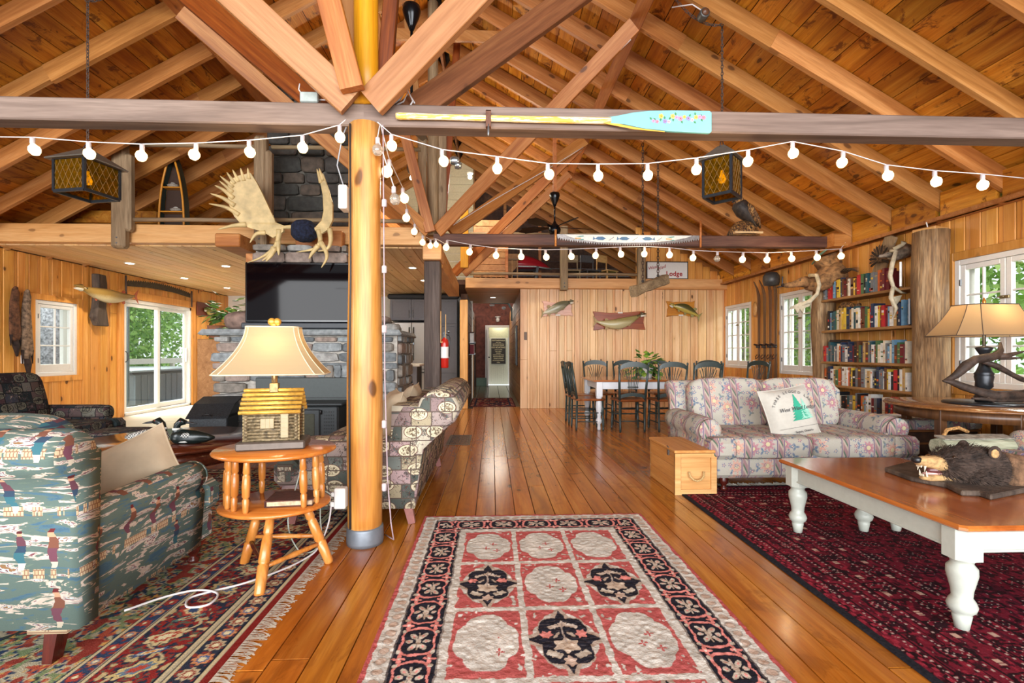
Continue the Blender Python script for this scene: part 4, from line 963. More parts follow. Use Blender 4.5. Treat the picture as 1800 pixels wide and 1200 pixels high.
def fabric_golf(name, horiz):
    s = SH(name); a, v = uv2(s, horiz)
    p = comb(s, s.math('MULTIPLY', a, 5.0), s.math('MULTIPLY', v, 26.0), 0)
    n = s.noise(p, 1.0, 4, .6, 1.1)
    col = s.ramp(n, [(.0, '#476476'), (.36, '#4f6c7a'), (.41, '#5e6f68'), (.53, '#6a7a6c'), (.545, '#c9b8a8'), (.575, '#cfc4b8'), (.60, '#7a4a50'), (.625, '#b8c2c0'), (.66, '#8e6a4a'), (.70, '#566f5c'), (.8, '#3a5a70')], 'CONSTANT')
    # clubhouse rows
    row = s.math('FRACT', s.math('MULTIPLY', v, 4.4)); 
    inrow = s.math('MULTIPLY', s.math('GREATER_THAN', row, .45), s.math('LESS_THAN', row, .60))
    hn = s.noise(comb(s, s.math('MULTIPLY', a, 26), s.math('FLOOR', s.math('MULTIPLY', v, 4.4)), 3.3), 1, 1)
    house = s.math('MULTIPLY', inrow, s.math('GREATER_THAN', hn, .50))
    br = s.N('TexBrick', {'Vector': comb(s, s.math('MULTIPLY', a, 1.0), v), 'Scale': 1.0, 'Color1': '#ccb896', 'Color2': '#bfa684', 'Mortar': '#8a6450', 'Mortar Size': .0016, 'Brick Width': .012, 'Row Height': .018})
    col = s.mix(house, col, br.outputs[0])
    # golfers
    vo = s.N('TexVoronoi', {'Vector': comb(s, s.math('MULTIPLY', a, 6.4), s.math('MULTIPLY', v, 5.0)), 'Scale': 1.0, 'Randomness': .35}, voronoi_dimensions='2D')
    d = s.N('VectorMath', {0: comb(s, s.math('MULTIPLY', a, 6.4), s.math('MULTIPLY', v, 5.0)), 1: vo.outputs['Position']}, operation='SUBTRACT').outputs[0]
    sd = s.N('SeparateXYZ', {0: d}); wob = s.math('MULTIPLY', s.math('SUBTRACT', s.noise(comb(s, s.math('MULTIPLY', a, 70), s.math('MULTIPLY', v, 40)), 1, 2), .5), .16)
    ax = s.math('ABSOLUTE', s.math('ADD', s.math('ADD', sd.outputs[0], wob), s.math('MULTIPLY', s.math('SINE', s.math('MULTIPLY', sd.outputs[1], 16)), .03)))
    wid = s.mr(s.math('ABSOLUTE', sd.outputs[1]), .0, .36, .13, .05)
    body = s.math('MULTIPLY', s.math('LESS_THAN', ax, wid), s.math('LESS_THAN', s.math('ABSOLUTE', sd.outputs[1]), .36))
    bcol = s.ramp(s.mr(sd.outputs[1], -.36, .36, 0, 1), [(0, '#d8cbb8'), (.18, '#3c6a74'), (.45, '#36485c'), (.62, '#66404a'), (.86, '#c99a7a'), (.93, '#5a2a2c')], 'CONSTANT')
    bcol2 = s.ramp(s.mr(sd.outputs[1], -.36, .36, 0, 1), [(0, '#c8bda8'), (.15, '#704552'), (.5, '#7c5040'), (.78, '#c99a7a'), (.9, '#6a2a2c')], 'CONSTANT')
    rc = s.N('SeparateColor', {0: vo.outputs['Color']}).outputs[0]
    bcol = s.mix(s.math('GREATER_THAN', rc, .5), bcol, bcol2)
    col = s.mix(s.math('MULTIPLY', body, s.math('GREATER_THAN', s.N('SeparateColor', {0: vo.outputs['Color']}).outputs[1], .25)), col, bcol)
    return s.done(weave(s, col), .85, spec=.2)
def fabric_patch(name, horiz, dark=False):
    s = SH(name); a, v = uv2(s, horiz)
    P = comb(s, a, v)
    br = s.N('TexBrick', {'Vector': P, 'Scale': 1.0, 'Color1': (0, 0, 0), 'Color2': (1, 1, 1), 'Mortar': (.5, .5, .5), 'Mortar Size': .004, 'Brick Width': .135, 'Row Height': .095}, offset=.37, squash=.7, squash_frequency=2)
    t_ = s.N('SeparateColor', {0: br.outputs[0]}).outputs[0]
    pal = ['#b0a592', '#8c7876', '#565c56', '#a3977c', '#a78f8e', '#bfb6a2', '#6e5c54', '#6c706a', '#a0908a'] if not dark else ['#3a3d48', '#5c4a44', '#20282c', '#6a6660', '#4a3438', '#6c6a60', '#2c2226', '#2e3c40', '#5a4a48']
    base = s.ramp(t_, [(i/9, c) for i, c in enumerate(pal)], 'CONSTANT')
    n = s.noise(comb(s, s.math('MULTIPLY', a, 60), s.math('MULTIPLY', v, 60)), 1, 3, .7, 1.2)
    fig = s.math('GREATER_THAN', s.math('ADD', n, s.math('MULTIPLY', s.math('SUBTRACT', s.noise(comb(s, s.math('MULTIPLY', a, 9), s.math('MULTIPLY', v, 9)), 1, 1), .5), .7)), .56)
    fcol = s.ramp(s.noise(comb(s, s.math('MULTIPLY', a, 30), s.math('MULTIPLY', v, 34)), 1, 1), [(0, '#2c3230'), (.42, '#5a3c34'), (.5, '#3c4c48'), (.58, '#75555a'), (.68, '#c0b498')], 'CONSTANT')
    col = s.mix(s.math('MULTIPLY', fig, .85), base, fcol)
    # oval medallions
    vo = s.N('TexVoronoi', {'Vector': comb(s, s.math('MULTIPLY', a, 5.5), s.math('MULTIPLY', v, 8.2)), 'Scale': 1.0, 'Randomness': .55}, voronoi_dimensions='2D')
    dd = vo.outputs['Distance']; 
    col = s.mix(s.math('LESS_THAN', dd, .34), col, '#6a4a40' if not dark else '#1c1c20'); col = s.mix(s.math('LESS_THAN', dd, .31), col, '#d3c8aa' if not dark else '#6e6a5c')
    inner = s.math('MULTIPLY', s.math('LESS_THAN', dd, .24), s.math('GREATER_THAN', n, .5)); col = s.mix(inner, col, '#6a5a48' if not dark else '#2c2a2a')
    m = s.math('LESS_THAN', s.math('ABSOLUTE', s.math('SUBTRACT', s.N('TexBrick', {'Vector': P, 'Scale': 1.0, 'Mortar Size': .004, 'Brick Width': .135, 'Row Height': .095}, offset=.37, squash=.7, squash_frequency=2).outputs['Fac'], 1)), .1)
    col = s.mix(m, col, '#5e5048' if not dark else '#15171a')
    return s.done(weave(s, col), .85, spec=.2)
def fabric_floral(name, horiz, per=.27):
    s = SH(name); a, v = uv2(s, horiz)
    ph = s.math('FRACT', s.math('DIVIDE', s.math('ADD', a, 10), per))
    col = s.mix(s.noise(comb(s, s.math('MULTIPLY', a, 200), s.math('MULTIPLY', v, 200)), 1, 1), '#aaa699', '#bcb6aa')
    def flowers(sc, seed, rad, pet, palette, thr, amp=.28, core='#cfc6a0'):
        nonlocal col
        P = comb(s, s.math('MULTIPLY_ADD', a, sc, seed), s.math('MULTIPLY_ADD', v, sc, seed*1.7))
        vo = s.N('TexVoronoi', {'Vector': P, 'Scale': 1.0, 'Randomness': .75}, voronoi_dimensions='2D')
        d = s.N('VectorMath', {0: P, 1: vo.outputs['Position']}, operation='SUBTRACT').outputs[0]; sd = s.N('SeparateXYZ', {0: d})
        ang = s.math('ARCTAN2', sd.outputs[1], sd.outputs[0]); dist = vo.outputs['Distance']
        R = s.math('MULTIPLY', s.math('MULTIPLY_ADD', s.math('COSINE', s.math('MULTIPLY', ang, pet)), amp, 1-amp), rad)
        c = s.N('SeparateColor', {0: vo.outputs['Color']})
        on = s.math('MULTIPLY', s.math('LESS_THAN', dist, R), s.math('GREATER_THAN', c.outputs[1], thr))
        pc = s.ramp(c.outputs[0], palette, 'CONSTANT')
        shade = s.mix(s.mr(s.math('DIVIDE', dist, R), .35, 1, 0, .45), pc, '#cfc4b8')
        line = s.math('GREATER_THAN', s.math('FRACT', s.math('MULTIPLY', s.math('DIVIDE', dist, R), 2.5)), .82)
        shade = s.mix(s.math('MULTIPLY', line, .6), shade, '#5c5a74')
        col = s.mix(on, col, shade)
        col = s.mix(s.math('MULTIPLY', s.math('LESS_THAN', dist, rad*.28), s.math('GREATER_THAN', c.outputs[1], thr)), col, core)
    flowers(11, 4.3, .40, 3, [(0, '#56708a'), (.4, '#6f7f76'), (.7, '#4a6580')], .25, .5, '#7a8a94')
    flowers(7, 1.1, .45, 9, [(0, '#b0717c'), (.35, '#cf9a84'), (.7, '#a86a7a')], .35, .2, '#c9bf98')
    flowers(19, 7.7, .40, 5, [(0, '#6a6488'), (.5, '#4f6a8c'), (.8, '#8a5a74')], .42, .35, '#d0b49a')
    # stripes
    def band(lo, hi, c, f=1.0):
        nonlocal col
        m = s.math('MULTIPLY', s.math('GREATER_THAN', ph, lo), s.math('LESS_THAN', ph, hi)); col = s.mix(s.math('MULTIPLY', m, f), col, c)
    band(.74, 1.0, '#b3a496')
    w = s.math('SINE', s.math('MULTIPLY_ADD', v, 55, s.math('MULTIPLY', ph, 30)))
    m = s.math('MULTIPLY', s.math('MULTIPLY', s.math('GREATER_THAN', ph, .80), s.math('LESS_THAN', ph, .94)), s.math('GREATER_THAN', w, .0)); col = s.mix(m, col, '#9c7c7c')
    w2 = s.math('SINE', s.math('MULTIPLY_ADD', v, 55, s.math('MULTIPLY_ADD', ph, 30, 2.2)))
    m = s.math('MULTIPLY', s.math('MULTIPLY', s.math('GREATER_THAN', ph, .80), s.math('LESS_THAN', ph, .94)), s.math('GREATER_THAN', w2, .75)); col = s.mix(m, col, '#5e7060')
    band(.745, .775, '#6c5c7c', .9); band(.965, .995, '#6c5c7c', .9); band(.785, .795, '#a07c84', .8); band(.945, .955, '#a07c84', .8)
    return s.done(weave(s, col), .85, spec=.2)
FAB = {}
for h in 'xy':
    FAB['golf'+h] = fabric_golf('golf_tapestry_'+h, h); FAB['patch'+h] = fabric_patch('fishing_patchwork_'+h, h)
    FAB['dark'+h] = fabric_patch('dark_patchwork_'+h, h, True); FAB['floral'+h] = fabric_floral('floral_stripe_'+h, h)
M_mahog = wood('mahogany_leg', '#2a0c08', '#4a1a12', '#612418', 'z', 'object', rough=.25, knots=0, var=0, bump=0)
# ================================================================ UPHOLSTERED SEATING
def puff(c, sx, sy, sz, p=.35, rot=None, n=22, crown=.0):
    m = MB(); m.blob((0,0,0), (sx/2, sy/2, sz/2), n, 12, p=p)
    M = Matrix.Translation(Vector(c)) @ (rot if rot else Matrix.Identity(4)); return m.xf(M)
def seating(name, label, cat, w, d, fab, loc, rz, seat_h=.44, arm_h=.6, back_h=.88, n=2, arm_t=.16, arm_r=.10, rake=.16, arm_len=.92, roll=.075, backn=None, leg='turned', cushback=True, base_z=.12, bt=.10, wide=0, legin=.1, group=None, slope=0.0, taper=.0):
    FX, FY = FAB[fab+'x'], FAB[fab+'y']; t = thing(name, label, cat, loc, rz, group)
    yb, yf = d/2, -d/2
    # base
    MB().cbox(-w/2+.03, w/2-.03, yf+.01, yb-.05, base_z, seat_h-.14, .03, sm=False).build('base', FX, t)
    # arms
    for s_ in (-1, 1):
        m = MB(); rings = []; L0, L1 = yf+.14, yf+.04+d*arm_len; K = 8
        for k in range(K+1):
            u_ = k/K; y = L0+(L1-L0)*u_; e = .90 if k in (0,) else 1.0; hh = arm_h+slope*(u_-.0); cz = hh-arm_r; rg_ = []
            xin = s_*(w/2-arm_t); xo = s_*(w/2); cx = s_*(w/2-arm_t*.42)
            pts = [(xin, base_z+.0), (xin, cz-.03)]
            for j in range(11):
                q = radians(200-25*j); pts.append((cx+s_*cos(q)*arm_r*e, cz+sin(q)*arm_r*e))
            pts += [(s_*(w/2-.01-taper*0), cz-arm_r*1.05), (s_*(w/2-.03-taper), base_z)]
            rg_ = [(x, y, z) for x, z in pts]; rings.append(rg_)
        m.loft(rings, 0, True); o = m.build('armrest', FY, t)
        # scroll front disc
        cz = arm_h-arm_r; cx = s_*(w/2-arm_t*.42)
        MB().lathe([(0, -.02), (arm_r*.6, -.018), (arm_r*.9, -.006), (arm_r*.93, .01)], (cx, L0, cz), 18, ax='y').build('arm_scroll', FX, t)
    # back with top roll
    def backprof(y0, h, e=1.0):
        P = [(y0-.02-bt*.5, base_z+.02), (y0-bt+rake*.75, h-.10)]
        cy, cz = y0-.0+rake, h-roll
        for j in range(10):
            q = radians(170-26*j); P.append((cy+cos(q)*roll*e*1.1, cz+sin(q)*roll*e))
        P += [(y0+.02+rake*.3, h-roll*3.0), (y0+.02, base_z+.02)]
        return P
    m = MB(); rings = []; W2 = w/2-.03+wide
    for x, e in ((-W2, .8), (-W2+.03, 1), (0, 1), (W2-.03, 1), (W2, .8)): rings.append([(x, y, z) for y, z in backprof(yb-.05, back_h, e)])
    m.loft(rings, 0, True); m.build('back', FX, t)
    iw = (w-2*arm_t)
    for i in range(n):
        cx = -iw/2+iw*(i+.5)/n
        m = puff((cx, yf+.02+(d-.2)/2-.04, seat_h-.07), iw/n+.015, d-.16, .19, .28)
        ex = [e_ for e_ in ((-1,) if i == 0 else ())+((1,) if i == n-1 else ())]
        for e_ in ex: m.cbox(min(e_*(iw/2-.06), e_*(w/2-.01)), max(e_*(iw/2-.06), e_*(w/2-.01)), yf-.035, yf+.13, seat_h-.16, seat_h+.015, .04)
        m.build('seat_cushion', FX, t)
        if cushback:
            R = Matrix.Rotation(-.24, 4, 'X')
            hb = back_h-seat_h+.05
            m = puff((cx, yb-.22+rake*.5, seat_h+hb/2-.03), (iw/n+.05 if n > 1 else iw+.06), .22, hb+.02, .38, R); m.build('back_cushion', FX, t)
    for sx in (-1, 1):
        for sy in (-1, 1):
            px_, py_ = sx*(w/2-legin), (yf+.09 if sy < 0 else yb-.09)
            if sy < 0 and leg == 'turned': MB().lathe([(.02, 0), (.028, .012), (.03, .03), (.018, .04), (.02, .05), (.035, .07), (.038, .09), (.03, .115), (.03, base_z+.02)], (px_, py_, 0), 14).build('leg', M_mahog, t)
            else: MB().beam((px_, py_+.03*sy*(1 if sy>0 else 1), 0), (px_, py_, base_z+.02), .035, .045, (0,1,0), w1=.05, h1=.06).build('leg', M_mahog if leg == 'turned' else plain('pinkish_leg', '#8a5a54', .35), t)
    return t
# green golf armchair, seen from behind, facing the room
ch = seating('armchair', 'green golf scene tapestry armchair with rolled back in the front left', 'armchair', .98, 1.0, 'golf', (-2.02, 2.3, 0), pi, .44, .58, .875, 1, arm_t=.17, arm_r=.085, rake=.02, roll=.095, slope=-.02, wide=.05)
# patchwork couch beside the log post, facing left
seating('couch', 'fishing scene patchwork couch behind the log post, seen from its side', 'couch', 1.85, .92, 'patch', (-.94, 4.12, 0), -pi/2, .43, .60, .90, 2, arm_t=.17, arm_r=.09, rake=.17, roll=.13, leg='block', cushback=False, bt=.26)
# dark patchwork armchair at the left edge
seating('armchair', 'dark patchwork armchair at the far left edge, facing the round table', 'armchair', .95, .95, 'dark', (-4.45, 4.95, 0), pi/2, .44, .60, .92, 1, arm_t=.16, arm_r=.09, rake=.1)
oto = thing('ottoman', 'dark patchwork footstool by the dark armchair', 'ottoman', (-3.62, 4.85, 0)); puff((0,0,.3), .5, .46, .22, .3).build('cushion', FAB['darkx'], oto)
MB().cbox(-.22,.22,-.2,.2,.1,.24,.02).build('base', FAB['darkx'], oto)
for sx in (-.18,.18):
    for sy in (-.16,.16): MB().beam((sx,sy,0),(sx,sy,.11),.04,.04).build('leg', M_mahog, oto)
# cushions
def pillow(name, label, c, sx, sz, th, rx, rz, mat, ry=0, group=None):
    m = MB(); N = 12; top = []; bot = []
    idx = {}
    vs = []; fs = []
    for side in (1, -1):
        for i in range(N+1):
            for j in range(N+1):
                u_, v_ = -1+2*i/N, -1+2*j/N
                pin = 1-.10*(1-abs(u_*v_))*max(abs(u_), abs(v_))**4*1.0
                h = (max(0, 1-u_**4)*max(0, 1-v_**4))**.6*th/2
                x = u_*sx/2*(1-.07*(1-v_*v_)*abs(u_)**3) ; z = v_*sz/2*(1-.07*(1-u_*u_)*abs(v_)**3)
                vs.append((x, -side*(h+.0005), z))
    n1 = (N+1)**2
    for side in (0, 1):
        for i in range(N):
            for j in range(N):
                a = side*n1+i*(N+1)+j; q = (a, a+N+1, a+N+2, a+1); fs.append(q if side == 0 else q[::-1])
    m.add(vs, fs, 0, True)
    # rim
    o = m.build(name, mat); o.location = c; o.rotation_euler = (rx, ry, rz); tag(o, label, 'cushion', group)
    rim = [(x*sx/2*(1-.07*(1-y*y)*abs(x)**3), 0, y*sz/2*(1-.07*(1-x*x)*abs(y)**3)) for x, y in [(-1+2*k/8, -1) for k in range(8)]+[(1, -1+2*k/8) for k in range(8)]+[(1-2*k/8, 1) for k in range(8)]+[(-1, 1-2*k/8) for k in range(8)]]
    MB().tube(rim+[rim[0]], .005, 6).build('piping', mat, o); return o
M_beige = plain('beige_linen', '#bba98f', .9, var=.05, scale=12, bump=.3)
pillow('cushion', 'beige linen cushion standing in the green golf armchair', (-1.80, 2.50, .53), .42, .38, .16, .3, pi+.35, M_beige, ry=.45)
pillow('cushion', 'beige linen cushion leaning at the near end of the patchwork couch', (-.76, 3.66, .66), .44, .44, .17, -.30, -pi/2+.30, M_beige, group=None)
pillow('cushion', 'beige linen cushion farther back on the patchwork couch', (-.72, 4.15, .665), .44, .46, .16, -.32, -pi/2+.05, M_beige)
# ================================================================ RUGS
def gauss_line(d, w): return (np.abs(d) < w)
def put(rgb, mask, c): rgb[mask] = hexrgb(c) if isinstance(c, str) else c
def centre_rug(X, Y):
    Wd, Ln = 1.525, 2.44; Yt = Ln-Y   # distance from the far edge
    wob = (vnoise(X, Y, 30, 1)-.5)*.010; wob2 = (vnoise(X, Y, 26, 2)-.5)*.010
    x = X+wob; y = Yt+wob2
    rgb = np.zeros(X.shape+(3,)); n = vnoise(X, Y, 14, 3); n2 = vnoise(X, Y, 60, 4)
    cream = hexrgb('#dedad6')*(1-.14*n[..., None])+(n2[..., None]-.5)*.08
    rgb[:] = cream; rgb[..., 2] -= .02
    red = '#b85c5a'; black = '#24242e'; pink = '#e08c84'
    dx = np.minimum(x, Wd-x); dy = np.minimum(y, Ln-y); db = np.minimum(dx, dy)
    put(rgb, db < .022, '#b85a58')
    # faint scallops in the cream band
    sb = (db > .035) & (db < .09); s_along = np.where(dx < dy, y, x)
    sc = ((s_along % .06)-.03)**2+(db-.06)**2; put(rgb, sb & (sc < .0005), '#c2ab9a'); put(rgb, sb & (sc > .00035) & (sc < .0005), '#a09a92')
    inb = (db > .098) & (db < .262); put(rgb, inb, black)
    put(rgb, (db > .093) & (db < .101), '#5c5656')
    # medallions in the black band
    def motif(u_, v_, mask):   # u along, v across, both centred, v in -.08...08, period .215
        P = .215; uu = ((u_+P/2) % P)-P/2; r = np.sqrt((uu/.098)**2+(v_/.066)**2); k = np.floor((u_+P/2)/P)
        ang = np.arctan2(v_, uu)
        edge = 1+.10*np.cos(4*ang)*-1
        ring = (np.abs(r-edge) < .075)
        put(rgb, mask & ring, pink)
        for (cu, cv, ra, rb, th) in ((0,0,.017,.012,0), (.035,.018,.024,.012,.6), (-.035,.018,.024,.012,-.6), (.035,-.02,.022,.012,-.5), (-.03,-.022,.024,.012,.5), (0,.034,.010,.014,0), (0,-.038,.012,.014,0)):
            c_, s__ = math.cos(th), math.sin(th); a_ = (uu-cu)*c_+(v_-cv)*s__; b_ = -(uu-cu)*s__+(v_-cv)*c_
            put(rgb, mask & ((a_/ra)**2+(b_/rb)**2 < 1), '#c4b8a8')
            put(rgb, mask & ((a_/ra)**2+(b_/rb)**2 < .12), pink)
        put(rgb, mask & (np.abs(v_) < .003) & (np.abs(uu) < .06), '#b9a898')
        uo = ((u_) % P)-P/2
        for sv in (-1, 1):
            q = np.sqrt((uo/.028)**2+((v_-sv*.058)/.022)**2); a2 = np.arctan2(v_-sv*.058, uo)
            put(rgb, mask & (q < .75+.35*np.cos(4*a2)), pink); put(rgb, mask & (q < .22), '#e0cfc0')
            for su in (-1, 1): put(rgb, mask & ((((uo-su*.042)/.012)**2+((v_-sv*.066)/.009)**2) < 1), '#c4b8a8')
    side = inb & (dx < dy); motif(y-.18, dx-.18, side); ends = inb & (dx >= dy); motif(x-Wd/2, dy-.18, ends)
    put(rgb, (db > .262) & (db < .270), '#8a817a')
    # field cells
    cw, chh = .312, .472; fx0, fy0 = .292, .30
    fxs = (x-fx0)/cw; fys = (y-fy0)/chh; i = np.floor(fxs); j = np.floor(fys); inside = (fxs > 0) & (fxs < 3.02) & (fys > 0) & (fys < 3.9) & (db > .27)
    a = (fxs-i-.5)*cw; b = (fys-j-.5)*chh
    cell = inside & (np.abs(a) < cw/2-.014) & (np.abs(b) < chh/2-.016)
    lob = (np.abs(a)/.135)**2.1+(np.abs(b)/.205)**2.1
    quat = np.minimum((np.abs(a/.092)**3+np.abs(b/.188)**3), (np.abs(a/.128)**3+np.abs(b/.125)**3))
    leaf = vnoise(X+i*.3, Y+j*.7, 42, 5)+.3*vnoise(X, Y, 90, 6)
    put(rgb, cell & (quat > 1.0) & (leaf > .36), red); put(rgb, cell & (quat > 1.0) & (quat < 1.5), red)
    put(rgb, cell & (quat > 1.0) & ((np.abs(a) > cw/2-.026) | (np.abs(b) > chh/2-.03)) & (leaf > .3), '#bf6460')
    parity = ((i+j) % 2 == 1) & ~((j == 0))
    parity = np.where(j == 1, i != 1, np.where(j == 2, i == 1, np.where(j == 3, i != 1, False)))
    zig = np.minimum(np.minimum(np.abs(a/.098)**5+np.abs(b/.150)**5, np.abs(a)/.15+np.abs(b)/.10), np.abs(a)/.075+np.abs(b)/.215)
    put(rgb, cell & parity & (zig < 1.25) & (zig > .95), '#b5a394')
    bl_ = cell & parity & (zig < 1.0); put(rgb, bl_, black)
    strk = (np.sin(y*260+vnoise(X, Y, 20, 9)*6) > .93); put(rgb, bl_ & strk, '#4a4448')
    for (cu, cv, ra, rb, th, col) in ((0,-.105,.018,.022,0,'#c4b0a0'), (.04,-.09,.030,.012,.5,'#c9b9aa'), (-.04,-.09,.030,.012,-.5,'#c9b9aa'), (0,.04,.048,.040,0,'#cbb9a6'), (0,.04,.016,.014,0,'#b5a08c'), (.03,-.03,.026,.006,.9,'#b9a898'), (-.03,-.03,.026,.006,-.9,'#b9a898'), (.072,-.035,.024,.022,.4,pink), (-.072,-.035,.024,.022,-.4,pink),
            (.055,.095,.034,.016,-.5,'#c4b8a8'), (-.055,.095,.034,.016,.5,'#c4b8a8'), (0,.135,.022,.026,0,'#cbb3a2'), (0,-.05,.004,.07,0,'#a89a90')):
        c_, s__ = math.cos(th), math.sin(th); a_ = (a-cu)*c_+(b-cv)*s__; b_ = -(a-cu)*s__+(b-cv)*c_; q = (a_/ra)**2+(b_/rb)**2; q = q*(1+.35*np.cos(6*np.arctan2(b_, a_)))
        put(rgb, bl_ & (q < 1), col)
    # small red sprigs on the cream cells
    for (cu, cv) in ((.03,-.02), (-.01,.04), (.05,.07)):
        a_ = a-cu; b_ = b-cv; q = np.sqrt(a_**2+b_**2)/.020; put(rgb, cell & ~parity & (quat < 1) & (q < .6+.5*np.cos(4*np.arctan2(b_, a_))) & (vnoise(X, Y, 3, 8) > .35), '#b85a56')
    sw_ = np.abs(np.sin(a*60+np.sin(b*30)*2)) < .08; put(rgb, cell & ~parity & (quat < .8) & sw_ & (n > .5), '#b3a9a0')
    return np.clip(rgb*.98, 0, 1)
rug = thing('area_rug', 'cream hooked rug with black vine border in the middle of the floor', 'rug', (-.47, .95, 0))
painted_slab('pile', 0, 1.525, 0, 2.44, .001, .014, 470, 640, centre_rug, vcol_mat('hooked_wool', bump=.45, bs=110), rug, bumpz=lambda X, Y: (vnoise(X, Y, 55, 3)-.5)*.004)
def persian(X, Y):
    Wd, Ln = 3.2, 4.2; x = X; y = Y; rgb = np.zeros(X.shape+(3,))
    dx = np.minimum(x, Wd-x); dy = np.minimum(y, Ln-y); db = np.minimum(dx, dy); al = np.where(dx < dy, y, x)
    navy, red, cream, green = '#2b3140', '#7e3230', '#b0a68c', '#566050'
    n = vnoise(X, Y, 19, 1); n2 = vnoise(X, Y, 40, 2); n3 = vnoise(X, Y, 75, 3)
    put(rgb, db >= 0, cream)
    fld = db > .52
    # foliage scroll field
    s1 = np.abs(np.sin(X*24+2*np.sin(Y*19))+np.cos(Y*27+2*np.sin(X*17))); put(rgb, fld & (s1 < .22), '#39403c'); put(rgb, fld & (n2 > .62), '#7c8a62'); put(rgb, fld & (n2 < .3), '#a8503c'); put(rgb, fld & (n3 > .74), '#2f3f5a'); put(rgb, fld & (n3 < .2), '#c99a56'); put(rgb, fld & (n > .72), '#8c3a30')
    def fl(al_, ac, P, ra, cols, mask):
        uu = ((al_) % P)-P/2; k = np.floor(al_/P) ; k = k.astype(int) % len(cols); r = np.sqrt(uu**2+ac**2); th = np.arctan2(ac, uu); R = ra*(1+.16*np.cos(8*th))
        for c_i in range(len(cols)):
            mk = mask & (k == c_i)
            put(rgb, mk & (r < R*1.12), navy); put(rgb, mk & (r < R), cols[c_i][0]); put(rgb, mk & (r < R*.66) , cols[c_i][1]); put(rgb, mk & (r < R*.4), cols[c_i][2])
    b1 = (db > .19) & (db < .43); put(rgb, b1, '#8a2c28'); put(rgb, b1 & (n3 > .62), navy); put(rgb, b1 & (n3 < .25), green); put(rgb, b1 & (n2 > .75), '#b9a67a'); put(rgb, b1 & (np.abs(np.sin(al*26)*.06-(db-.31)) < .007), '#b9aa84')
    fl(Y*1.1+.1, ((X*1.0) % .26)-.13, .22, .036, [('#b9a67a','#8c3a30','#4d5c72'), ('#8c4438','#b9ab84','#35496a'), ('#56664e','#b9a67a','#8c3a30')], fld)
    fl(al, db-.31-.035*np.sin(al*26), .20, .055, [('#c9b98c','#a84638','#d9cfa8'), ('#b0483c','#d4bf90','#35496a'), ('#c6b27c','#5f7a8c','#a84638')], b1)
    fl(al+.12, db-.31+.06*np.sin(al*26), .24, .03, [('#5a7a72','#cdbf92','#8a3a34'), ('#4d668c','#d9cfa8','#c98a4a')], b1)
    for lo, hi, c0, c1 in ((.045, .15, navy, '#b9a888'), (.45, .52, '#34425e', '#b0453a')):
        g = (db > lo) & (db < hi); put(rgb, g, c0); put(rgb, g & (n3 > .66), '#8c3a30'); fl(al, db-(lo+hi)/2, .085, (hi-lo)*.32, [(c1, '#8c3a30', '#d9cfa8'), ('#c98a5a', '#4d668c', '#d9cfa8')], g)
    for e in (.045, .155, .185, .435, .52): put(rgb, np.abs(db-e) < .006, '#c2b48e'); put(rgb, np.abs(db-e-.010) < .004, '#1c2230')
    put(rgb, db < .035, '#7c2420')
    rgb += (vnoise(X, Y, 120, 6)[..., None]-.5)*.06
    return np.clip(rgb, 0, 1)
prug = thing('persian_rug', 'large red and navy floral oriental rug with cream fringe under the armchair', 'rug', (-4.18, .7, 0))
painted_slab('pile', 0, 3.2, 0, 4.2, .001, .010, 720, 820, persian, vcol_mat('persian_wool', bump=.4, bs=200), prug)
m = MB(); r_ = random.Random(8)
for k in range(900):
    y = .02+4.16*k/900; L = r_.uniform(.05, .085); a = r_.uniform(-.4, .4); z = r_.uniform(.004, .010)
    m.add([(3.195, y, .008), (3.195, y+.004, .008), (3.195+L*.6, y+.003+a*L*.4, z), (3.195+L*.6, y+a*L*.4, z), (3.195+L, y+.002+a*L+r_.uniform(-.01,.01), .003), (3.195+L, y+a*L+r_.uniform(-.01,.01), .003)], [(0,1,2,3), (3,2,4,5)])
m.build('fringe', plain('cream_fringe', '#c9c2b2', .9), prug, kind='stuff')
def redrug(X, Y):
    rgb = np.zeros(X.shape+(3,)); n = vnoise(X, Y, 9, 1); n3 = vnoise(X, Y, 50, 3); n4 = vnoise(X*3, Y*.6, 22, 4)
    put(rgb, X > -1, '#6e1a2a'); put(rgb, n4 > .66, '#4a1422'); put(rgb, (n3 > .7), '#2e1218'); put(rgb, (n3 < .2), '#8c2434')
    # bokhara octagons
    P, Q = .24, .17; u_ = ((X+ (np.floor(Y/Q) % 2)*P/2) % P)-P/2; v_ = (Y % Q)-Q/2
    o = np.maximum(np.abs(u_)/.075, np.abs(v_)/.05)+.25*(np.abs(u_)/.075+np.abs(v_)/.05); 
    put(rgb, (np.abs(o-1.1) < .12), '#241016'); put(rgb, (o < .75) & (n3 > .45), '#2c141c')
    dots = (((X % .03)-.015)**2+((Y % .026)-.013)**2 < .0000125) & (o > .3) & (o < 1.0); put(rgb, dots, '#b9a49a')
    dots2 = (((X % .06)-.03)**2+((Y % .052)-.026)**2 < .00001); put(rgb, dots2, '#a88c88')
    dx = np.minimum(X, 3.3-X); dy = np.minimum(Y, 2.9-Y); db = np.minimum(dx, dy); al = np.where(dx < dy, Y, X)
    for e in (.34, .5): put(rgb, (np.abs(db-e) < .014) & ((al % .17) < .035) & (np.abs(np.sin(al*180)) > .25), '#c2a08e')
    for e in (.10, .21, .27, .42, .58): put(rgb, (np.abs(db-e) < .006) & ((al % .03) < .010), '#b89c94'); put(rgb, np.abs(db-e-.02) < .004, '#231016')
    put(rgb, (db > .04) & (db < .09) & (np.sin(al*110)*np.sin(db*160) > .3), '#9a3040')
    put(rgb, db < .035, '#24242a')
    rgb += (vnoise(X, Y, 130, 6)[..., None]-.5)*.07
    return np.clip(rgb, 0, 1)
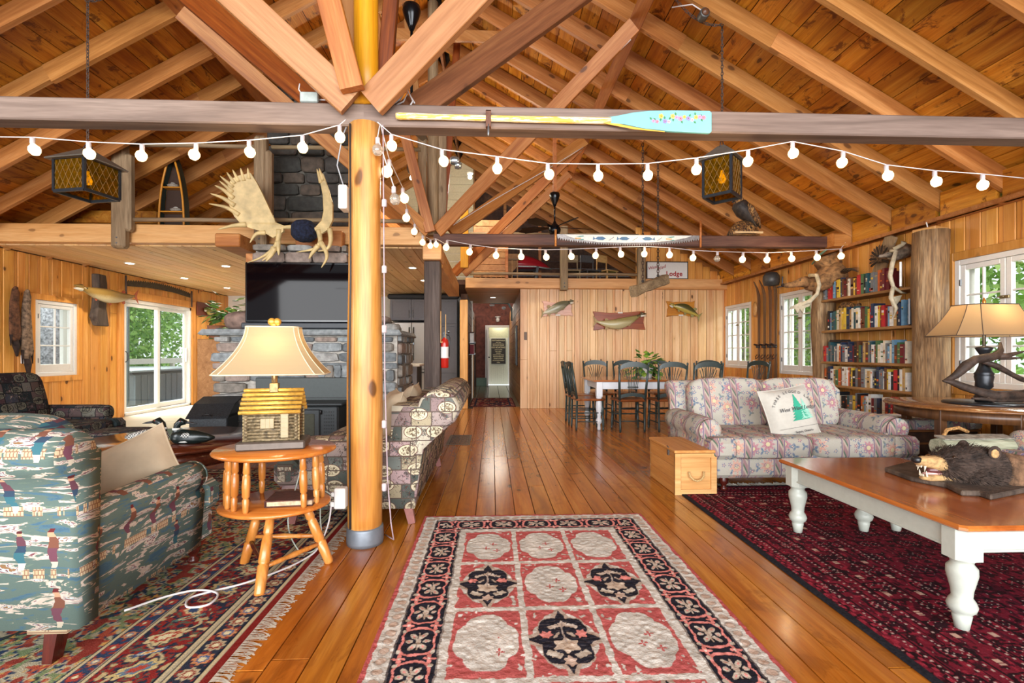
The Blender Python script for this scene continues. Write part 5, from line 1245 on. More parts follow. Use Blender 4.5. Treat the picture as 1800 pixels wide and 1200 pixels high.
rrug = thing('red_rug', 'dark red oriental rug with small pale knots under the coffee table', 'rug', (1.53, 1.18, 0))
painted_slab('pile', 0, 3.3, 0, 2.9, .001, .009, 620, 560, redrug, vcol_mat('red_wool', bump=.3, bs=220), rrug)
m = MB()
for k in range(600):
    x = .02+3.26*k/600; L = r_.uniform(.05, .09); a = r_.uniform(-.5, .5)
    m.add([(x, 2.895, .007), (x+.004, 2.895, .007), (x+.003+a*L, 2.895+L, .004+r_.uniform(0,.012)), (x+a*L, 2.895+L, .004)], [(0,1,2,3)])
m.build('fringe', MATS['cream_fringe'], rrug, kind='stuff')
def matf(X, Y):
    rgb = np.zeros(X.shape+(3,)); put(rgb, X > -1, '#6e2028'); dx = np.minimum(X, 1.0-X); dy = np.minimum(Y, 2.0-Y); db = np.minimum(dx, dy)
    n = vnoise(X, Y, 12, 2); put(rgb, n > .6, '#2c2838'); put(rgb, vnoise(X, Y, 22, 3) > .72, '#b98a6a'); put(rgb, (db < .14) & (db > .10), '#25263a'); put(rgb, (db < .09) & (np.sin(X*60)*np.sin(Y*60) > .2), '#a86a5a'); put(rgb, db < .03, '#4a1a20'); return rgb
hm = thing('hall_runner', 'small red patterned runner at the hallway entrance', 'rug', (-.49, 10.32, 0)); painted_slab('pile', 0, 1.0, 0, 2.0, 0, .008, 100, 160, matf, vcol_mat('runner_wool', bs=150), hm)
# ================================================================ LEFT SIDE FURNITURE
M_maple = wood('honey_maple', '#9a4e1a', '#c4712c', '#d68a40', 'x', 'object', rough=.25, knots=.2, var=0, coat=.4, bump=.05)
M_maplez = wood('honey_maple_turned', '#a05c22', '#c98038', '#dc9c56', 'z', 'object', rough=.3, knots=.2, var=0, coat=.3, bump=.05)
st = thing('side_table', 'round two tier maple side table with spindles, holding the cabin lamp', 'side table', (-1.15, 2.62, 0))
MB().lathe([(0,.622),(.29,.622),(.305,.63),(.308,.638),(.30,.648),(.0,.65)], n=40, sy=.86).build('table_top', M_maple, st)
MB().lathe([(0,.338),(.262,.338),(.278,.346),(.28,.354),(.272,.362),(.0,.364)], n=40, sy=.86).build('lower_shelf', M_maple, st)
sp_prof = [(0,.010),(.04,.014),(.25,.017),(.28,.012),(.31,.018),(.5,.020),(.69,.018),(.72,.012),(.75,.017),(.95,.014),(1,.010)]
for q in (200, 218, 236, 255, 150, 128, -35, -12, 20, 45): 
    a = radians(q); MB().turned((.235*cos(a), .20*sin(a), .36), (.225*cos(a), .19*sin(a), .626), sp_prof).build('spindle', M_maplez, st)
lg = [(-.17,.08),(.05,-.27),(.237,.06)]
leg_prof = [(0,.020),(.03,.024),(.35,.027),(.37,.020),(.39,.027),(.7,.024),(.72,.018),(.75,.024),(1,.020)]
foot = [(-.20,.07),(.05,-.29),(.26,.07)]; topp = [(-.10,.05),(.03,-.12),(.13,.05)]
for (a, b) in zip(foot, topp): MB().turned((a[0], a[1], .0), (b[0], b[1], .34), leg_prof, 12).build('leg', M_maplez, st)
def at(i, t_): return tuple(Vector((foot[i][0], foot[i][1], 0)).lerp(Vector((topp[i][0], topp[i][1], .34)), t_))
for i, j, t_, mm in ((0,2,.45,M_maplez), (1,2,.33,M_maplez), (0,1,.38,M_mahog)): MB().turned(at(i,t_), at(j,t_), [(0,.009),(.3,.013),(.33,.010),(.5,.016),(.67,.010),(.7,.013),(1,.009)]).build('stretcher', mm, st)
bk = thing('old_book', 'old brown leather bound book lying on the lower shelf of the side table', 'book', (-1.04, 2.60, .365), .12)
MB().cbox(-.115,.105,-.085,.085,.004,.028,.002).build('pages', plain('old_pages', '#b8a082', .9, var=.2, scale=60), bk); M_lea = plain('worn_brown_leather', '#4f2a22', .6, var=.25, scale=30, bump=.4)
MB().cbox(-.12,.11,-.09,.09,.028,.034,.002).cbox(-.12,.11,-.09,.09,0,.005,.002).cbox(-.125,-.118,-.09,.09,0,.034,.003).build('cover', M_lea, bk)
# cabin lamp
cl = thing('cabin_lamp', 'table lamp shaped as a log cabin with a flared parchment shade', 'lamp', (-1.155, 2.62, .65), radians(12))
MB().cbox(-.165,.165,-.10,.10,0,.045,.008).build('plinth', plain('pewter_brown', '#5a5048', .4, .4, var=.1), cl)
M_cab = plain('bronzed_logs', '#7c6c50', .5, .3, var=.45, scale=50, bump=.6); M_cabe = plain('log_ends', '#a8946a', .6); M_gold = plain('gilded_roof', '#d3a548', .35, .4, var=.2, scale=40)
m = MB(); e = MB(); zz = .052
for i in range(10):
    r0 = .0085; z = zz+i*.0165; o = .004*(i % 2)
    for y in (-.072, .072): m.tube([(-.125-.006, y, z), (0, y+random.uniform(-.001,.001), z+random.uniform(-.001,.001)), (.125+.006, y, z)], [r0, r0*.95, r0], 7)
    for x in (-.118, .118): m.tube([(x, -.082, z+.008), (x, .082, z+.008)], r0, 7)
    for y in (-.072, .072):
        for x in (-.132, .132): e.lathe([(0,-.001),(r0,-.001),(r0,.003)], (x, y, z), 7, ax='x')
m.box(-.118,.118,-.07,.07,.045,.215).build('log_walls', M_cab, cl, kind='stuff'); e.build('log_ends', M_cabe, cl, kind='stuff')
MB().prism([(-.075,.215),(.075,.215),(0,.29)], (-.118,0,0), (0,1,0), (0,0,1), (.236,0,0)).build('gable', M_cab, cl)
for s_ in (-1, 1):
    for i in range(6):
        u_ = i/5.0; y = s_*(.006+.098*u_); z = .302-.105*u_; MB().tube([(-.145, y, z), (.145, y, z)], .010, 8).build('roof_log', M_gold, cl)
MB().cbox(-.05,.015,-.089,-.08,.11,.165,.003).build('window', plain('cab_window', '#8a7c5e', .4, .3), cl); MB().cbox(.045,.085,-.089,-.08,.06,.19,.003).build('door', plain('cab_door', '#8c7e60', .4, .3), cl)
m = MB(); 
for k in range(4): m.box(-.048+.0205*k,-.046+.0205*k,-.0905,-.089,.112,.163)
for k in range(6): m.box(.045,.085,-.0905,-.089,.07+.022*k,.072+.022*k)
m.build('glazing_bars', M_cabe, cl, kind='stuff')
MB().cbox(-.022,.022,-.02,.02,.29,.34,.003).build('collar', plain('antique_gold', '#8c7448', .4, .5, var=.3, scale=60), cl); MB().lathe([(.013,.34),(.015,.342),(.015,.40),(.012,.42)], n=12).build('neck', plain('brass', '#c9ab78', .2, .8), cl)
def shade_mat(name, col, e=.0):
    s = SH(name); tr = s.N('BsdfTranslucent'); tr.inputs[0].default_value = lin(col); s.set(s.b.inputs['Base Color'], col); s.set(s.b.inputs['Roughness'], .9)
    mx = s.N('MixShader', {0: .45, 1: s.b.outputs[0], 2: tr.outputs[0]}); s.t.links.new(mx.outputs[0], s.out.inputs[0]); return s.m
def rect_shade(parent, z0, z1, bx, by, tx, ty, mat, trim, cut=.06, pw=2.0, nk=10):
    def ring(hx, hy, z):
        c = cut*min(hx, hy)*2; return [(-hx+c,-hy,z),(hx-c,-hy,z),(hx,-hy+c,z),(hx,hy-c,z),(hx-c,hy,z),(-hx+c,hy,z),(-hx,hy-c,z),(-hx,-hy+c,z)]
    R = []
    for k in range(nk+1):
        t_ = k/nk; q = (1-t_)**pw; R.append(ring(tx+(bx-tx)*q, ty+(by-ty)*q, z0+(z1-z0)*t_))
    s_ = MB(); s_.loft(R, 0, False, caps=False); so = s_.build('lamp_shade', mat, parent)
    tm = MB()
    for rg_ in (R[0], R[-1]): tm.tube(rg_+[rg_[0]], .004, 5)
    for i in range(8): tm.tube([r[i] for r in R], .0028, 5)
    tm.build('shade_trim', trim, so); return so
rect_shade(cl, .39, .635, .265, .17, .125, .075, shade_mat('parchment_shade', '#c2ac86'), plain('cream_trim', '#cfc0a0', .7), cut=.12, pw=1.75)
MB().lathe([(.012,.42),(.004,.62),(.004,.64)], n=8).build('harp', MATS['brass'], cl)
MB().blob((-.013,0,.665),(.021,.012,.02),10,7).blob((.013,0,.665),(.021,.012,.02),10,7).blob((0,0,.648),(.015,.011,.016),10,7).build('finial', plain('gold_heart', '#c9943a', .35, .4, var=.25, scale=60), cl)
MB().blob((0,0,.52),(.03,.03,.04)).build('bulb', emis('warm_bulb', (1,.76,.45), 5), cl); point_light('cabin_lamp_light', (-1.155, 2.62, 1.17), 3.2, (1, .74, .42), .04)
# round dark table with loons
M_dtab = wood('dark_cherry', '#3a150c', '#5e2817', '#7a3c22', 'x', 'object', rough=.18, knots=0, var=0, coat=.6, bump=0)
rt = thing('round_table', 'low round dark cherry table carrying the carved loons', 'coffee table', (-2.62, 4.06, 0))
MB().lathe([(0,.415),(.64,.415),(.675,.425),(.68,.437),(.67,.448),(0,.45)], n=56).build('table_top', M_dtab, rt); MB().lathe([(.58,.30),(.59,.30),(.60,.415),(.59,.415)], n=48).build('apron', M_dtab, rt)
for k in range(4):
    a = pi/4+k*pi/2; MB().turned((.5*cos(a), .5*sin(a), 0), (.5*cos(a), .5*sin(a), .41), [(0,.03),(.08,.035),(.15,.022),(.2,.036),(.55,.045),(.7,.028),(.75,.045),(1,.045)], 12).build('leg', M_dtab, rt)
M_loon = plain('loon_green_black', '#101c1a', .25, var=.1); M_lw = plain('loon_white', '#d9d8d0', .5)
def checker():
    s = SH('loon_checker'); p = s.pos('object', (1,1,1), rnd=False); c = s.N('TexChecker', {'Vector': p, 'Scale': 95, 'Color1': '#16181c', 'Color2': '#c9c8c0'}); return s.done(c.outputs[0], .4)
M_chk = checker()
for i, (x, y, rz, lb_) in enumerate(((-2.66, 3.88, 0, 'carved loon looking left over its back on the dark round table'), (-2.34, 3.84, pi, 'carved loon looking right over its back on the dark round table'))):
    l = thing('loon_decoy', lb_, 'decoy', (x, y, .45), rz, group='pair of carved loons')
    # local: tail towards -x, head turned over the back
    MB().tube([(-.19,0,.045),(-.13,0,.045),(-.05,0,.048),(.05,0,.05),(.11,0,.045),(.135,0,.035)], [.008,.028,.044,.05,.04,.015], 14, flat=1.25).build('body', M_loon if i else M_chk, l)
    MB().blob((.01,0,.062), (.075,.052,.035), 14, 8).build('chequered_back', M_chk, l); MB().blob((.03,0,.022),(.09,.045,.02)).build('white_breast', M_lw, l)
    MB().tube([(.085,0,.06),(.098,0,.10),(.09,0,.145),(.06,0,.17),(.025,0,.162)], [.036,.024,.024,.030,.016], 12).build('head', M_loon, l)
    MB().tube([(.035,0,.164),(-.03,0,.155),(-.06,0,.152)], [.011,.007,.002], 8).build('bill', M_black, l)
    MB().lathe([(.0275,.0),(.0285,.008),(.0275,.016)], (.097,0,.105), 12).build('collar', M_lw, l)
    MB().blob((.052,-.028,.175),(.004,.003,.004),8,5).blob((.052,.028,.175),(.004,.003,.004),8,5).build('eye', plain('red_eye', '#a02a20', .2), l)
# ================================================================ FIREPLACE
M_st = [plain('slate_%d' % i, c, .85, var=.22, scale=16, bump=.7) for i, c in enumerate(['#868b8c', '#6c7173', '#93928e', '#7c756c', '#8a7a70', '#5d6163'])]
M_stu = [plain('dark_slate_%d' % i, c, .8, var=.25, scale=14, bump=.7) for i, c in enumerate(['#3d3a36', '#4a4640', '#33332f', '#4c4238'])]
fpl = thing('stone_fireplace', 'massive grey fieldstone fireplace and chimney holding the television', 'fireplace', (0, 0, 0))
MB().box(-3.45, -1.22, 6.28, 7.3, 0, 1.42).box(-3.02, -1.87, 6.32, 7.2, 1.4, 2.48).build('mortar_core', M_mortar, fpl); MB().box(-3.1, -2.02, 6.92, 7.72, 2.48, 5.4).build('chimney_core', plain('dark_mortar', '#57534c', .95, var=.4, scale=14, bump=.6), fpl)
def stone(x0, x1, y, z0, z1, dep, mat, r, axis='x', pro=None):
    """irregular rounded stone standing proud of the face at y (axis x) or x (axis y)"""
    pro = pro if pro else r.uniform(.02, .06); n = 10; rings = []
    cx, cz = (x0+x1)/2, (z0+z1)/2; hw, hh = (x1-x0)/2, (z1-z0)/2
    jit = [r.uniform(.93, 1.04) for _ in range(n)]
    sgn = lambda a, p: math.copysign(abs(a)**p, a)
    def ring(k, sc): return [(cx+hw*sc*jit[i]*sgn(cos(2*pi*(i+.5)/n), .36), k, cz+hh*sc*jit[i]*sgn(sin(2*pi*(i+.5)/n), .36)) for i in range(n)]
    R = [ring(dep, 1.0), ring(-pro*.6, 1.02), ring(-pro, .90)]
    R = [[(a, y+b, c) for a, b, c in q] for q in R]
    m = MB().loft(R[::-1], 0, False)
    if axis == 'y': m.v = [(y-(b-y)*1.0, a, c) for a, b, c in m.v]
    return m.build('stone', mat, fpl)
rs = random.Random(11)
def courses(x0, x1, y, z0, z1, hmin, hmax, wmin, wmax, mats, holes=(), axis='x', ragged=0):
    z = z0
    while z < z1-.03:
        h = min(rs.uniform(hmin, hmax), z1-z); x = x0-rs.uniform(0, ragged); xe = x1+rs.uniform(-ragged*.3, ragged)
        while x < xe-.04:
            w = min(rs.uniform(wmin, wmax), xe-x)
            if xe-(x+w) < .07: w = xe-x
            ok = not any(x+w*.5 > a and x+w*.5 < b and z+h*.5 > c and z+h*.5 < d for a, b, c, d in holes)
            if ok:
                w1 = w
                stone(x+.006, x+w1-.006, y, z+.006, z+h-.006, .06, rs.choice(mats), rs, axis)
            x += w
        z += h
courses(-3.48, -1.25, 6.26, .0, 1.36, .07, .17, .14, .5, M_st, [(-2.97, -1.45, 0, .84)], ragged=.06)
for k in range(7): stone(-2.2+.1*k, -2.11+.1*k, 6.26, .83, 1.0, .05, rs.choice(M_st), rs, pro=.06)
courses(6.3, 7.28, -1.22, 0, 1.4, .09, .18, .16, .4, M_st, axis='y')
MB().loft([[(-3.60,6.12,1.37),(-1.15,6.12,1.37),(-1.15,7.3,1.37),(-3.60,7.3,1.37)],[(-3.62,6.10,1.39),(-1.13,6.1,1.39),(-1.13,7.3,1.39),(-3.62,7.3,1.39)],[(-3.58,6.12,1.445),(-1.17,6.12,1.44),(-1.17,7.3,1.44),(-3.58,7.3,1.445)]],0,False).build('mantel_slab', M_st[0], fpl)
courses(-3.04, -1.85, 6.3, 1.45, 2.28, .12, .2, .2, .45, M_st)
courses(-3.02, -1.84, 6.24, 2.28, 2.52, .1, .16, .3, .5, [M_st[4], M_st[2], M_st[3]])
courses(6.34, 7.2, -1.86, 1.45, 2.5, .1, .2, .2, .4, M_st, axis='y')
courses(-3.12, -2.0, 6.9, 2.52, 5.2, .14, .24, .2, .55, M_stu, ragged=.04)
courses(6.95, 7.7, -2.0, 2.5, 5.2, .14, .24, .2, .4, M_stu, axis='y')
for (x, z, rx, rz_, mm) in ((-1.55,1.50,.14,.09,M_st[0]),(-1.32,1.48,.10,.06,M_st[2]),(-1.62,1.6,.10,.05,M_st[1]),(-1.45,1.585,.10,.045,M_st[4])):
    MB().blob((x, 6.5, z), (rx, .2, rz_), 10, 6, p=.6, jit=.01).build('stone', mm, fpl)
bo = tag(MB().blob((-3.2, 6.4, 1.56), (.24, .2, .12), 12, 8, p=.75, jit=.012).build('boulder', plain('reddish_boulder', '#7e675c', .85, var=.3, scale=10, bump=.7)), 'reddish grey boulder on the left end of the mantel', 'boulder')
# stove surround and stove
sv = thing('wood_stove', 'black wood stove set into a charcoal surround in the fireplace', 'stove', (-2.2, 6.2, 0))
M_sur = plain('charcoal_steel', '#3f4544', .5, .2, var=.05); M_cast = plain('cast_iron', '#34383a', .5, .3, var=.1)
MB().cbox(-.76, .74, -.02, .05, 0, .84, .008).build('surround_panel', M_sur, sv); MB().cbox(-.76, .74, -.03, -.018, .58, .59, .002).build('panel_seam', M_black, sv)
MB().cbox(-.27, .37, -.36, -.02, .06, .52, .02).build('firebox', M_cast, sv); MB().cbox(-.33, .43, -.40, -.02, .52, .56, .012).build('hob', M_cast, sv)
MB().cbox(-.20, .16, -.385, -.36, .12, .48, .04).build('stove_door', M_cast, sv); MB().cbox(-.14, .10, -.393, -.38, .17, .43, .03).build('door_glass', plain('sooty_glass', '#4a4c42', .15), sv)
MB().lathe([(0,0),(.012,.003),(.012,.05),(0,.055)], (.17,-.38,.42), 8).build('handle', M_black, sv)
m = MB()
for i in range(9):
    for j in range(5): m.box(.20+.026*j, .212+.026*j, -.366, -.36, .12+.04*i, .135+.04*i)
m.build('vent_grille', M_black, sv, kind='stuff')
# hod
hdx = [(-3.956,7.151)][0]
hod = thing('coal_hod', 'black lidded ash box standing left of the stove', 'ash box', (-3.28, 5.86, 0), .15)
M_hod = plain('speckled_black', '#24282c', .55, .2, var=.5, scale=90)
MB().cbox(-.2,.2,-.18,.18,0,.44,.01).build('box', M_hod, hod)
MB().loft([[(-.22,-.22,.40),(.22,-.22,.40),(.22,-.2,.42),(-.22,-.2,.42)],[(-.22,-.02,.53),(.22,-.02,.53),(.22,-.0,.55),(-.22,-.0,.55)],[(-.2,.2,.60),(.24,.2,.60),(.24,.21,.62),(-.2,.21,.62)]],0,False).build('lid', M_hod, hod)
MB().loft([[(-.2,-.18,.4),(.2,-.18,.4),(.2,.18,.4),(-.2,.18,.4)],[(-.2,-.02,.52),(.2,-.02,.52),(.2,.19,.58),(-.2,.19,.58)]],0,False).build('hopper', M_hod, hod)
MB().tube([(-.05,-.215,.43),(-.03,-.235,.45),(.03,-.235,.45),(.05,-.215,.43)], .006, 6).build('handle', M_black, hod)
# television and soundbar
tv = thing('television', 'wide black flat television on the chimney above the mantel', 'television', (-2.42, 6.16, 1.5))
MB().cbox(-.65,.75,-.02,.03,.03,.78,.01).build('frame', M_blackgloss, tv); 
def scr():
    s = SH('dark_screen'); return s.done('#0c0608', .05, spec=.14)
MB().box(-.625,.725,-.0225,-.0195,.055,.755).build('screen', scr(), tv)
sb_ = tag(MB().cbox(-3.09, -1.76, 6.08, 6.2, 1.45, 1.525, .012).build('soundbar', plain('soundbar_grey', '#2f343a', .5, var=.05)), 'long dark soundbar on the mantel below the television', 'soundbar')
tag(MB().cbox(-3.14,-3.02,6.3,6.42,1.62,2.42,.006).build('trim_board', M_rafter_r), 'upright pine trim board left of the television', 'board', kind='structure')
tag(MB().cbox(-3.36,-3.06,6.0,6.75,2.44,2.6,.012).build('beam_stub', M_brace), 'short timber block projecting above the left end of the television', 'beam', kind='structure')
MB().cbox(-2.62,-2.0,6.44,6.56,2.5,2.75,.01)
# ---- moose antlers
M_ant = plain('antler_tan', '#cbb27c', .55, var=.16, scale=9, bump=.25); M_navy = plain('navy_fur', '#141b30', .95, var=.6, scale=30, bump=1)
ma = thing('moose_antlers', 'large tan moose antlers with a navy fur cap above the television', 'antlers', (0, 0, 0))
tag(MB().cbox(-2.55,-1.95,6.38,6.5,2.5,2.74,.01).build('mount_block', M_brace), 'reddish timber block behind the moose antlers', 'block', kind='structure')
def antler(poly, tines, base, curve):
    from mathutils.geometry import tessellate_polygon
    f = lambda x, z: 6.05-curve*((x-base[0])**2+(z-base[1])**2)
    n = len(poly); A = [(x, f(x, z)-.013, z) for x, z in poly]; B = [(x, f(x, z)+.013, z) for x, z in poly]
    T = tessellate_polygon([[Vector((x, z, 0)) for x, z in poly]])
    fs = [tuple(t) for t in T]+[tuple(i+n for i in t[::-1]) for t in T]+[(i, (i+1) % n, n+(i+1) % n, n+i) for i in range(n)]
    o = MB().add(A+B, fs).build('antler', M_ant, ma); chamfer_obj(o, .009, 2)
    for t in tines:
        P = [(x, f(x, z), z) for x, z in t]; k = len(P); MB().tube(smooth(P, 4), [.026*(1-i/(4*(k-1)))**.75*(1 if k == 2 else 1.25)+.003 for i in range(4*(k-1)+1)], 8).build('tine', M_ant, o)
P1 = [(-2.638,2.742),(-2.706,2.909),(-2.768,3.069),(-2.816,3.187),(-2.877,3.284),(-2.939,3.262),(-3.000,3.240),(-3.061,3.204),(-3.109,3.148),(-3.123,3.078),(-3.123,3.015),(-3.123,2.946),(-3.102,2.849),(-3.068,2.779),(-3.014,2.703),(-2.925,2.663),(-2.822,2.629),(-2.740,2.602),(-2.672,2.560),(-2.603,2.589),(-2.549,2.632),(-2.549,2.708)]
T1 = [[(-2.898,3.227),(-2.898,3.346)], [(-2.952,3.199),(-2.973,3.338)], [(-3.007,3.184),(-3.055,3.309)], [(-3.048,3.156),(-3.116,3.273)], [(-3.068,3.114),(-3.184,3.223)], [(-3.075,3.058),(-3.197,3.167)], [(-3.075,2.988),(-3.163,3.071),(-3.245,3.111)], [(-3.068,2.905),(-3.177,2.980),(-3.293,3.013)], [(-3.027,2.801),(-3.150,2.876),(-3.313,2.895)],
      [(-2.959,2.697),(-3.095,2.668),(-3.238,2.604)], [(-2.754,2.615),(-2.857,2.587),(-2.918,2.474)], [(-2.363,2.689),(-2.480,2.695),(-2.603,2.673),(-2.658,2.602)], [(-2.603,2.659),(-2.617,2.512),(-2.672,2.407),(-2.788,2.301),(-2.925,2.230)], [(-2.658,2.435),(-2.699,2.337),(-2.775,2.259)], [(-2.645,2.421),(-2.686,2.323),(-2.734,2.253)], [(-2.617,2.512),(-2.603,2.407),(-2.597,2.338)]]
antler(P1, T1, (P1[0][0]+.3, P1[0][1]-.05), .25)
P2 = [(-2.087,3.281),(-2.067,3.078),(-2.067,2.889),(-2.094,2.776),(-2.163,2.692),(-2.094,2.622),(-2.011,2.665),(-1.956,2.778),(-1.949,2.960),(-1.991,3.142),(-2.046,3.310)]
T2 = [[(-2.080,3.218),(-2.115,3.372)], [(-2.053,3.240),(-2.087,3.379)], [(-2.232,2.677),(-2.136,2.671),(-2.053,2.693)], [(-2.136,2.664),(-2.115,2.517),(-2.191,2.425),(-2.391,2.381)], [(-2.136,2.468),(-2.205,2.369),(-2.239,2.299)], [(-2.115,2.517),(-2.039,2.398),(-2.025,2.300),(-2.080,2.188)], [(-1.998,2.679),(-1.984,2.525),(-2.025,2.426),(-2.136,2.397)]]
antler(P2, T2, (P2[4][0], P2[4][1]), .25)
bx3 = [(-2.330,2.656)][0]; MB().blob((bx3[0]+.01, 6.08, bx3[1]), (.155,.13,.135), 16, 10, p=.8, jit=.004).build('fur_cap', M_navy, ma)
# ---- left wall trophies
M_bk = wood('weathered_bark_board', '#2c241e', '#4c3f36', '#6a5a4c', 'z', 'object', rough=.8, knots=.5, var=0, bump=1)
def fishmat(name, back, side, belly, hh=.07):
    s = SH(name); sp = s.N('SeparateXYZ', {0: s.N('TexCoord').outputs['Object']}).outputs[2]
    n = s.noise(s.pos('object', (90, 90, 90)), 1, 2); f = s.math('ADD', s.mr(sp, -hh, hh, 0, 1), s.math('MULTIPLY', s.math('SUBTRACT', n, .5), .3))
    return s.done(s.ramp(f, [(.02, belly), (.26, side), (.6, side), (.8, back)]), .3, spec=.6)
def fish(name, label, loc, L, H, T, bend, mats, flip=1, rz=0, plaque=None, cat='mounted fish', fin=None, tilt=0, sag=-1):
    """fish in local xz plane facing -y; head towards flip*x"""
    t = thing(name, label, cat, loc, rz); n = 12; pts = []; rad = []
    for k in range(n+1):
        u_ = k/n; x = flip*(-L/2+L*u_*.9+.0); z = bend*sag*(1-(2*u_-1)**2)+tilt*(u_-.5); pts.append((x, 0, z))
        rad.append(H/2*max(.10, (sin(pi*min(1, u_*.92+.06)))**.8)*(.55+.45*min(1, u_*1.9)) if u_ < .97 else H*.10)
    R = []
    for k, (p, r0) in enumerate(zip(pts, rad)): R.append([(p[0], p[1]+cos(q)*r0*T, p[2]+sin(q)*r0) for q in [2*pi*j/12 for j in range(12)]])
    MB().loft(R).build('body', mats[0], t)
    fm = mats[1]; x0, z0 = pts[0][0], pts[0][2]
    MB().prism([(x0+flip*.03, z0+.01), (x0-flip*.07*L, z0+H*.55), (x0-flip*.035*L, z0), (x0-flip*.07*L, z0-H*.55), (x0+flip*.03, z0-.01)], (0, -.004, 0), (1,0,0), (0,0,1), (0,.008,0)).build('tail_fin', fm, t)
    def finp(u_, up, ln, hh):
        k = int(u_*n); p = pts[k]; r0 = rad[k]*.8*up
        MB().prism([(p[0]-flip*ln/2, p[2]+r0), (p[0]-flip*ln*.6, p[2]+r0+up*hh*.8), (p[0]-flip*ln*.1, p[2]+r0+up*hh), (p[0]+flip*ln/2, p[2]+r0)], (0, -.004, 0), (1,0,0), (0,0,1), (0,.008,0)).build('fin', fm, t)
    for f in (fin or [(.25, 1, .1, .06), (.28, -1, .09, .06), (.55, -1, .06, .06), (.8, -1, .06, .05)]): finp(*f)
    ph = pts[-1]; hx = ph[0]; MB().tube([(hx-flip*.01, -.0, ph[2]+.012), (hx+flip*L*.10, -.01, ph[2]+.02)], [H*.2, .006], 8).build('upper_jaw', mats[0], t); MB().tube([(hx-flip*.01, 0, ph[2]-.02), (hx+flip*L*.10, -.01, ph[2]-.025)], [H*.17, .006], 8).build('lower_jaw', mats[2], t)
    pe = pts[-2]; MB().blob((pe[0], -rad[-2]*T*.9, pe[2]+rad[-2]*.4), (.012,.006,.012), 8, 5).build('eye', M_black, t)
    return t
M_pf = fishmat('pike_skin', '#3c3018', '#8c6f38', '#b8a880', .13); M_orf = plain('orange_fin', '#b0583a', .4, var=.15)
pk = fish('mounted_pike', 'large mounted pike with orange fins on a driftwood board', (-6.42, 8.33, 2.17), 1.28, .24, .7, .07, (M_pf, M_orf, plain('fish_belly', '#d8d2c2', .4)), flip=-1, rz=pi/2)
pk.rotation_euler = (0, 0, radians(90)); 
m = MB(); zs = [1.6, 1.75, 1.9, 2.1, 2.3, 2.46]; xs = [.14, .17, .13, .12, .13, .12]; xo = [.03, -.02, -.02, 0, 0, -.02]
db_ = MB().loft([[(-6.60,8.38+o-w,z),(-6.60,8.38+o+w,z),(-6.52,8.38+o+w*.8,z),(-6.5,8.38+o-w*.7,z)] for z, w, o in zip(zs, xs, xo)], 0, False).build('driftwood_board', M_bk); tag(db_, 'dark knotted driftwood board behind the mounted pike', 'driftwood')
chamfer_obj(db_, .015, 2)
sm = fish('small_mounted_fish', 'small mounted bass on a brown plaque beside the sliding door', (-6.56, 11.52, 2.14), .42, .19, .5, .02, (fishmat('bass_skin', '#3a4420', '#6f7434', '#b9a45a'), plain('olive_fin', '#8a8a4a', .5), MATS['fish_belly']), flip=-1, rz=pi/2)
tag(MB().cbox(-6.62,-6.59,11.1,11.86,2.0,2.3,.01).build('plaque', plain('mahogany_plaque', '#6a3020', .35)), 'dark reddish plaque behind the small mounted bass', 'plaque')
cs_ = thing('crosscut_saw', 'long rusty crosscut saw hung above the sliding door', 'saw', (-6.58, 9.9, 2.4))
top = [(-.93+1.86*k/60, .10-.07*((k/60-.5)*2)**2*1.0+(.0 if k % 2 else .03)) for k in range(61)]; bot = [(.93, -.05), (.4, -.005), (0, .0), (-.4, -.005), (-.93, -.05)]
MB().prism(top+bot, (0,0,0), (0,1,0), (0,0,1), (.006,0,0)).build('blade', plain('rusty_blade', '#4a4034', .7, .3, var=.2), cs_)
for y, zz in ((-.95, .14), (.95, .1)): MB().tube([(0.02,y,-.25),(0.02,y,zz)], .016, 8).build('handle', M_dkpost, cs_)
M_fur1 = plain('brown_fur', '#5c3a24', .95, var=.5, scale=22, bump=.9); M_fur2 = plain('grey_brown_fur', '#7a6450', .95, var=.5, scale=22, bump=.9); M_fdk = plain('dark_fur', '#2a1c16', .95, var=.4, scale=22, bump=.9)
for i, (y, z0, z1, w, lb_, mm) in enumerate(((6.95, 2.04, 1.1, .075, 'darker brown pelt hanging on the left wall, nearer the camera', M_fur1), (7.12, 2.02, .80, .085, 'grey brown pelt with bushy tail hanging beside the small window', M_fur2))):
    pe = thing('hanging_pelt', lb_, 'pelt', (-6.58, y, 0), group='pelts on the left wall')
    H_ = z0-z1; zz = [z0, z0-.06*H_, z0-.2*H_, z0-.5*H_, z0-.7*H_, z0-.78*H_]; wd = [.02, .05, .06, w, w*1.1, w*.5]
    MB().loft([[( -.02+cos(q)*.035+.02, sin(q)*ww+.01*sin(k*2), z) for q in [2*pi*j/12 for j in range(12)]] for k, (z, ww) in enumerate(zip(zz, wd))]).build('body', mm, pe)
    MB().tube([(0,0,z0-.74*H_),(0,.02,z0-.85*H_),(0,.03,z0-H_)], [.035,.04,.012], 10).build('tail', M_fdk, pe); MB().blob((.01,0,z0+.0),(.025,.03,.03)).build('head', mm, pe)
    for s_ in (-1, 1): MB().tube([(.01, s_*w*.8, z0-.68*H_), (.01, s_*w*.9, z0-.84*H_)], [.02, .006], 6).build('hind_leg', M_fdk, pe)
lsw = thing('light_switch', 'white light switch under the pelts beside the small window', 'light switch', (-6.61, 7.12, 1.06)); MB().cbox(-.01,.01,-.05,.05,-.06,.06,.004).build('plate', M_white, lsw); MB().cbox(.008,.016,-.012,.012,-.02,.02,.002).build('rocker', M_white, lsw)
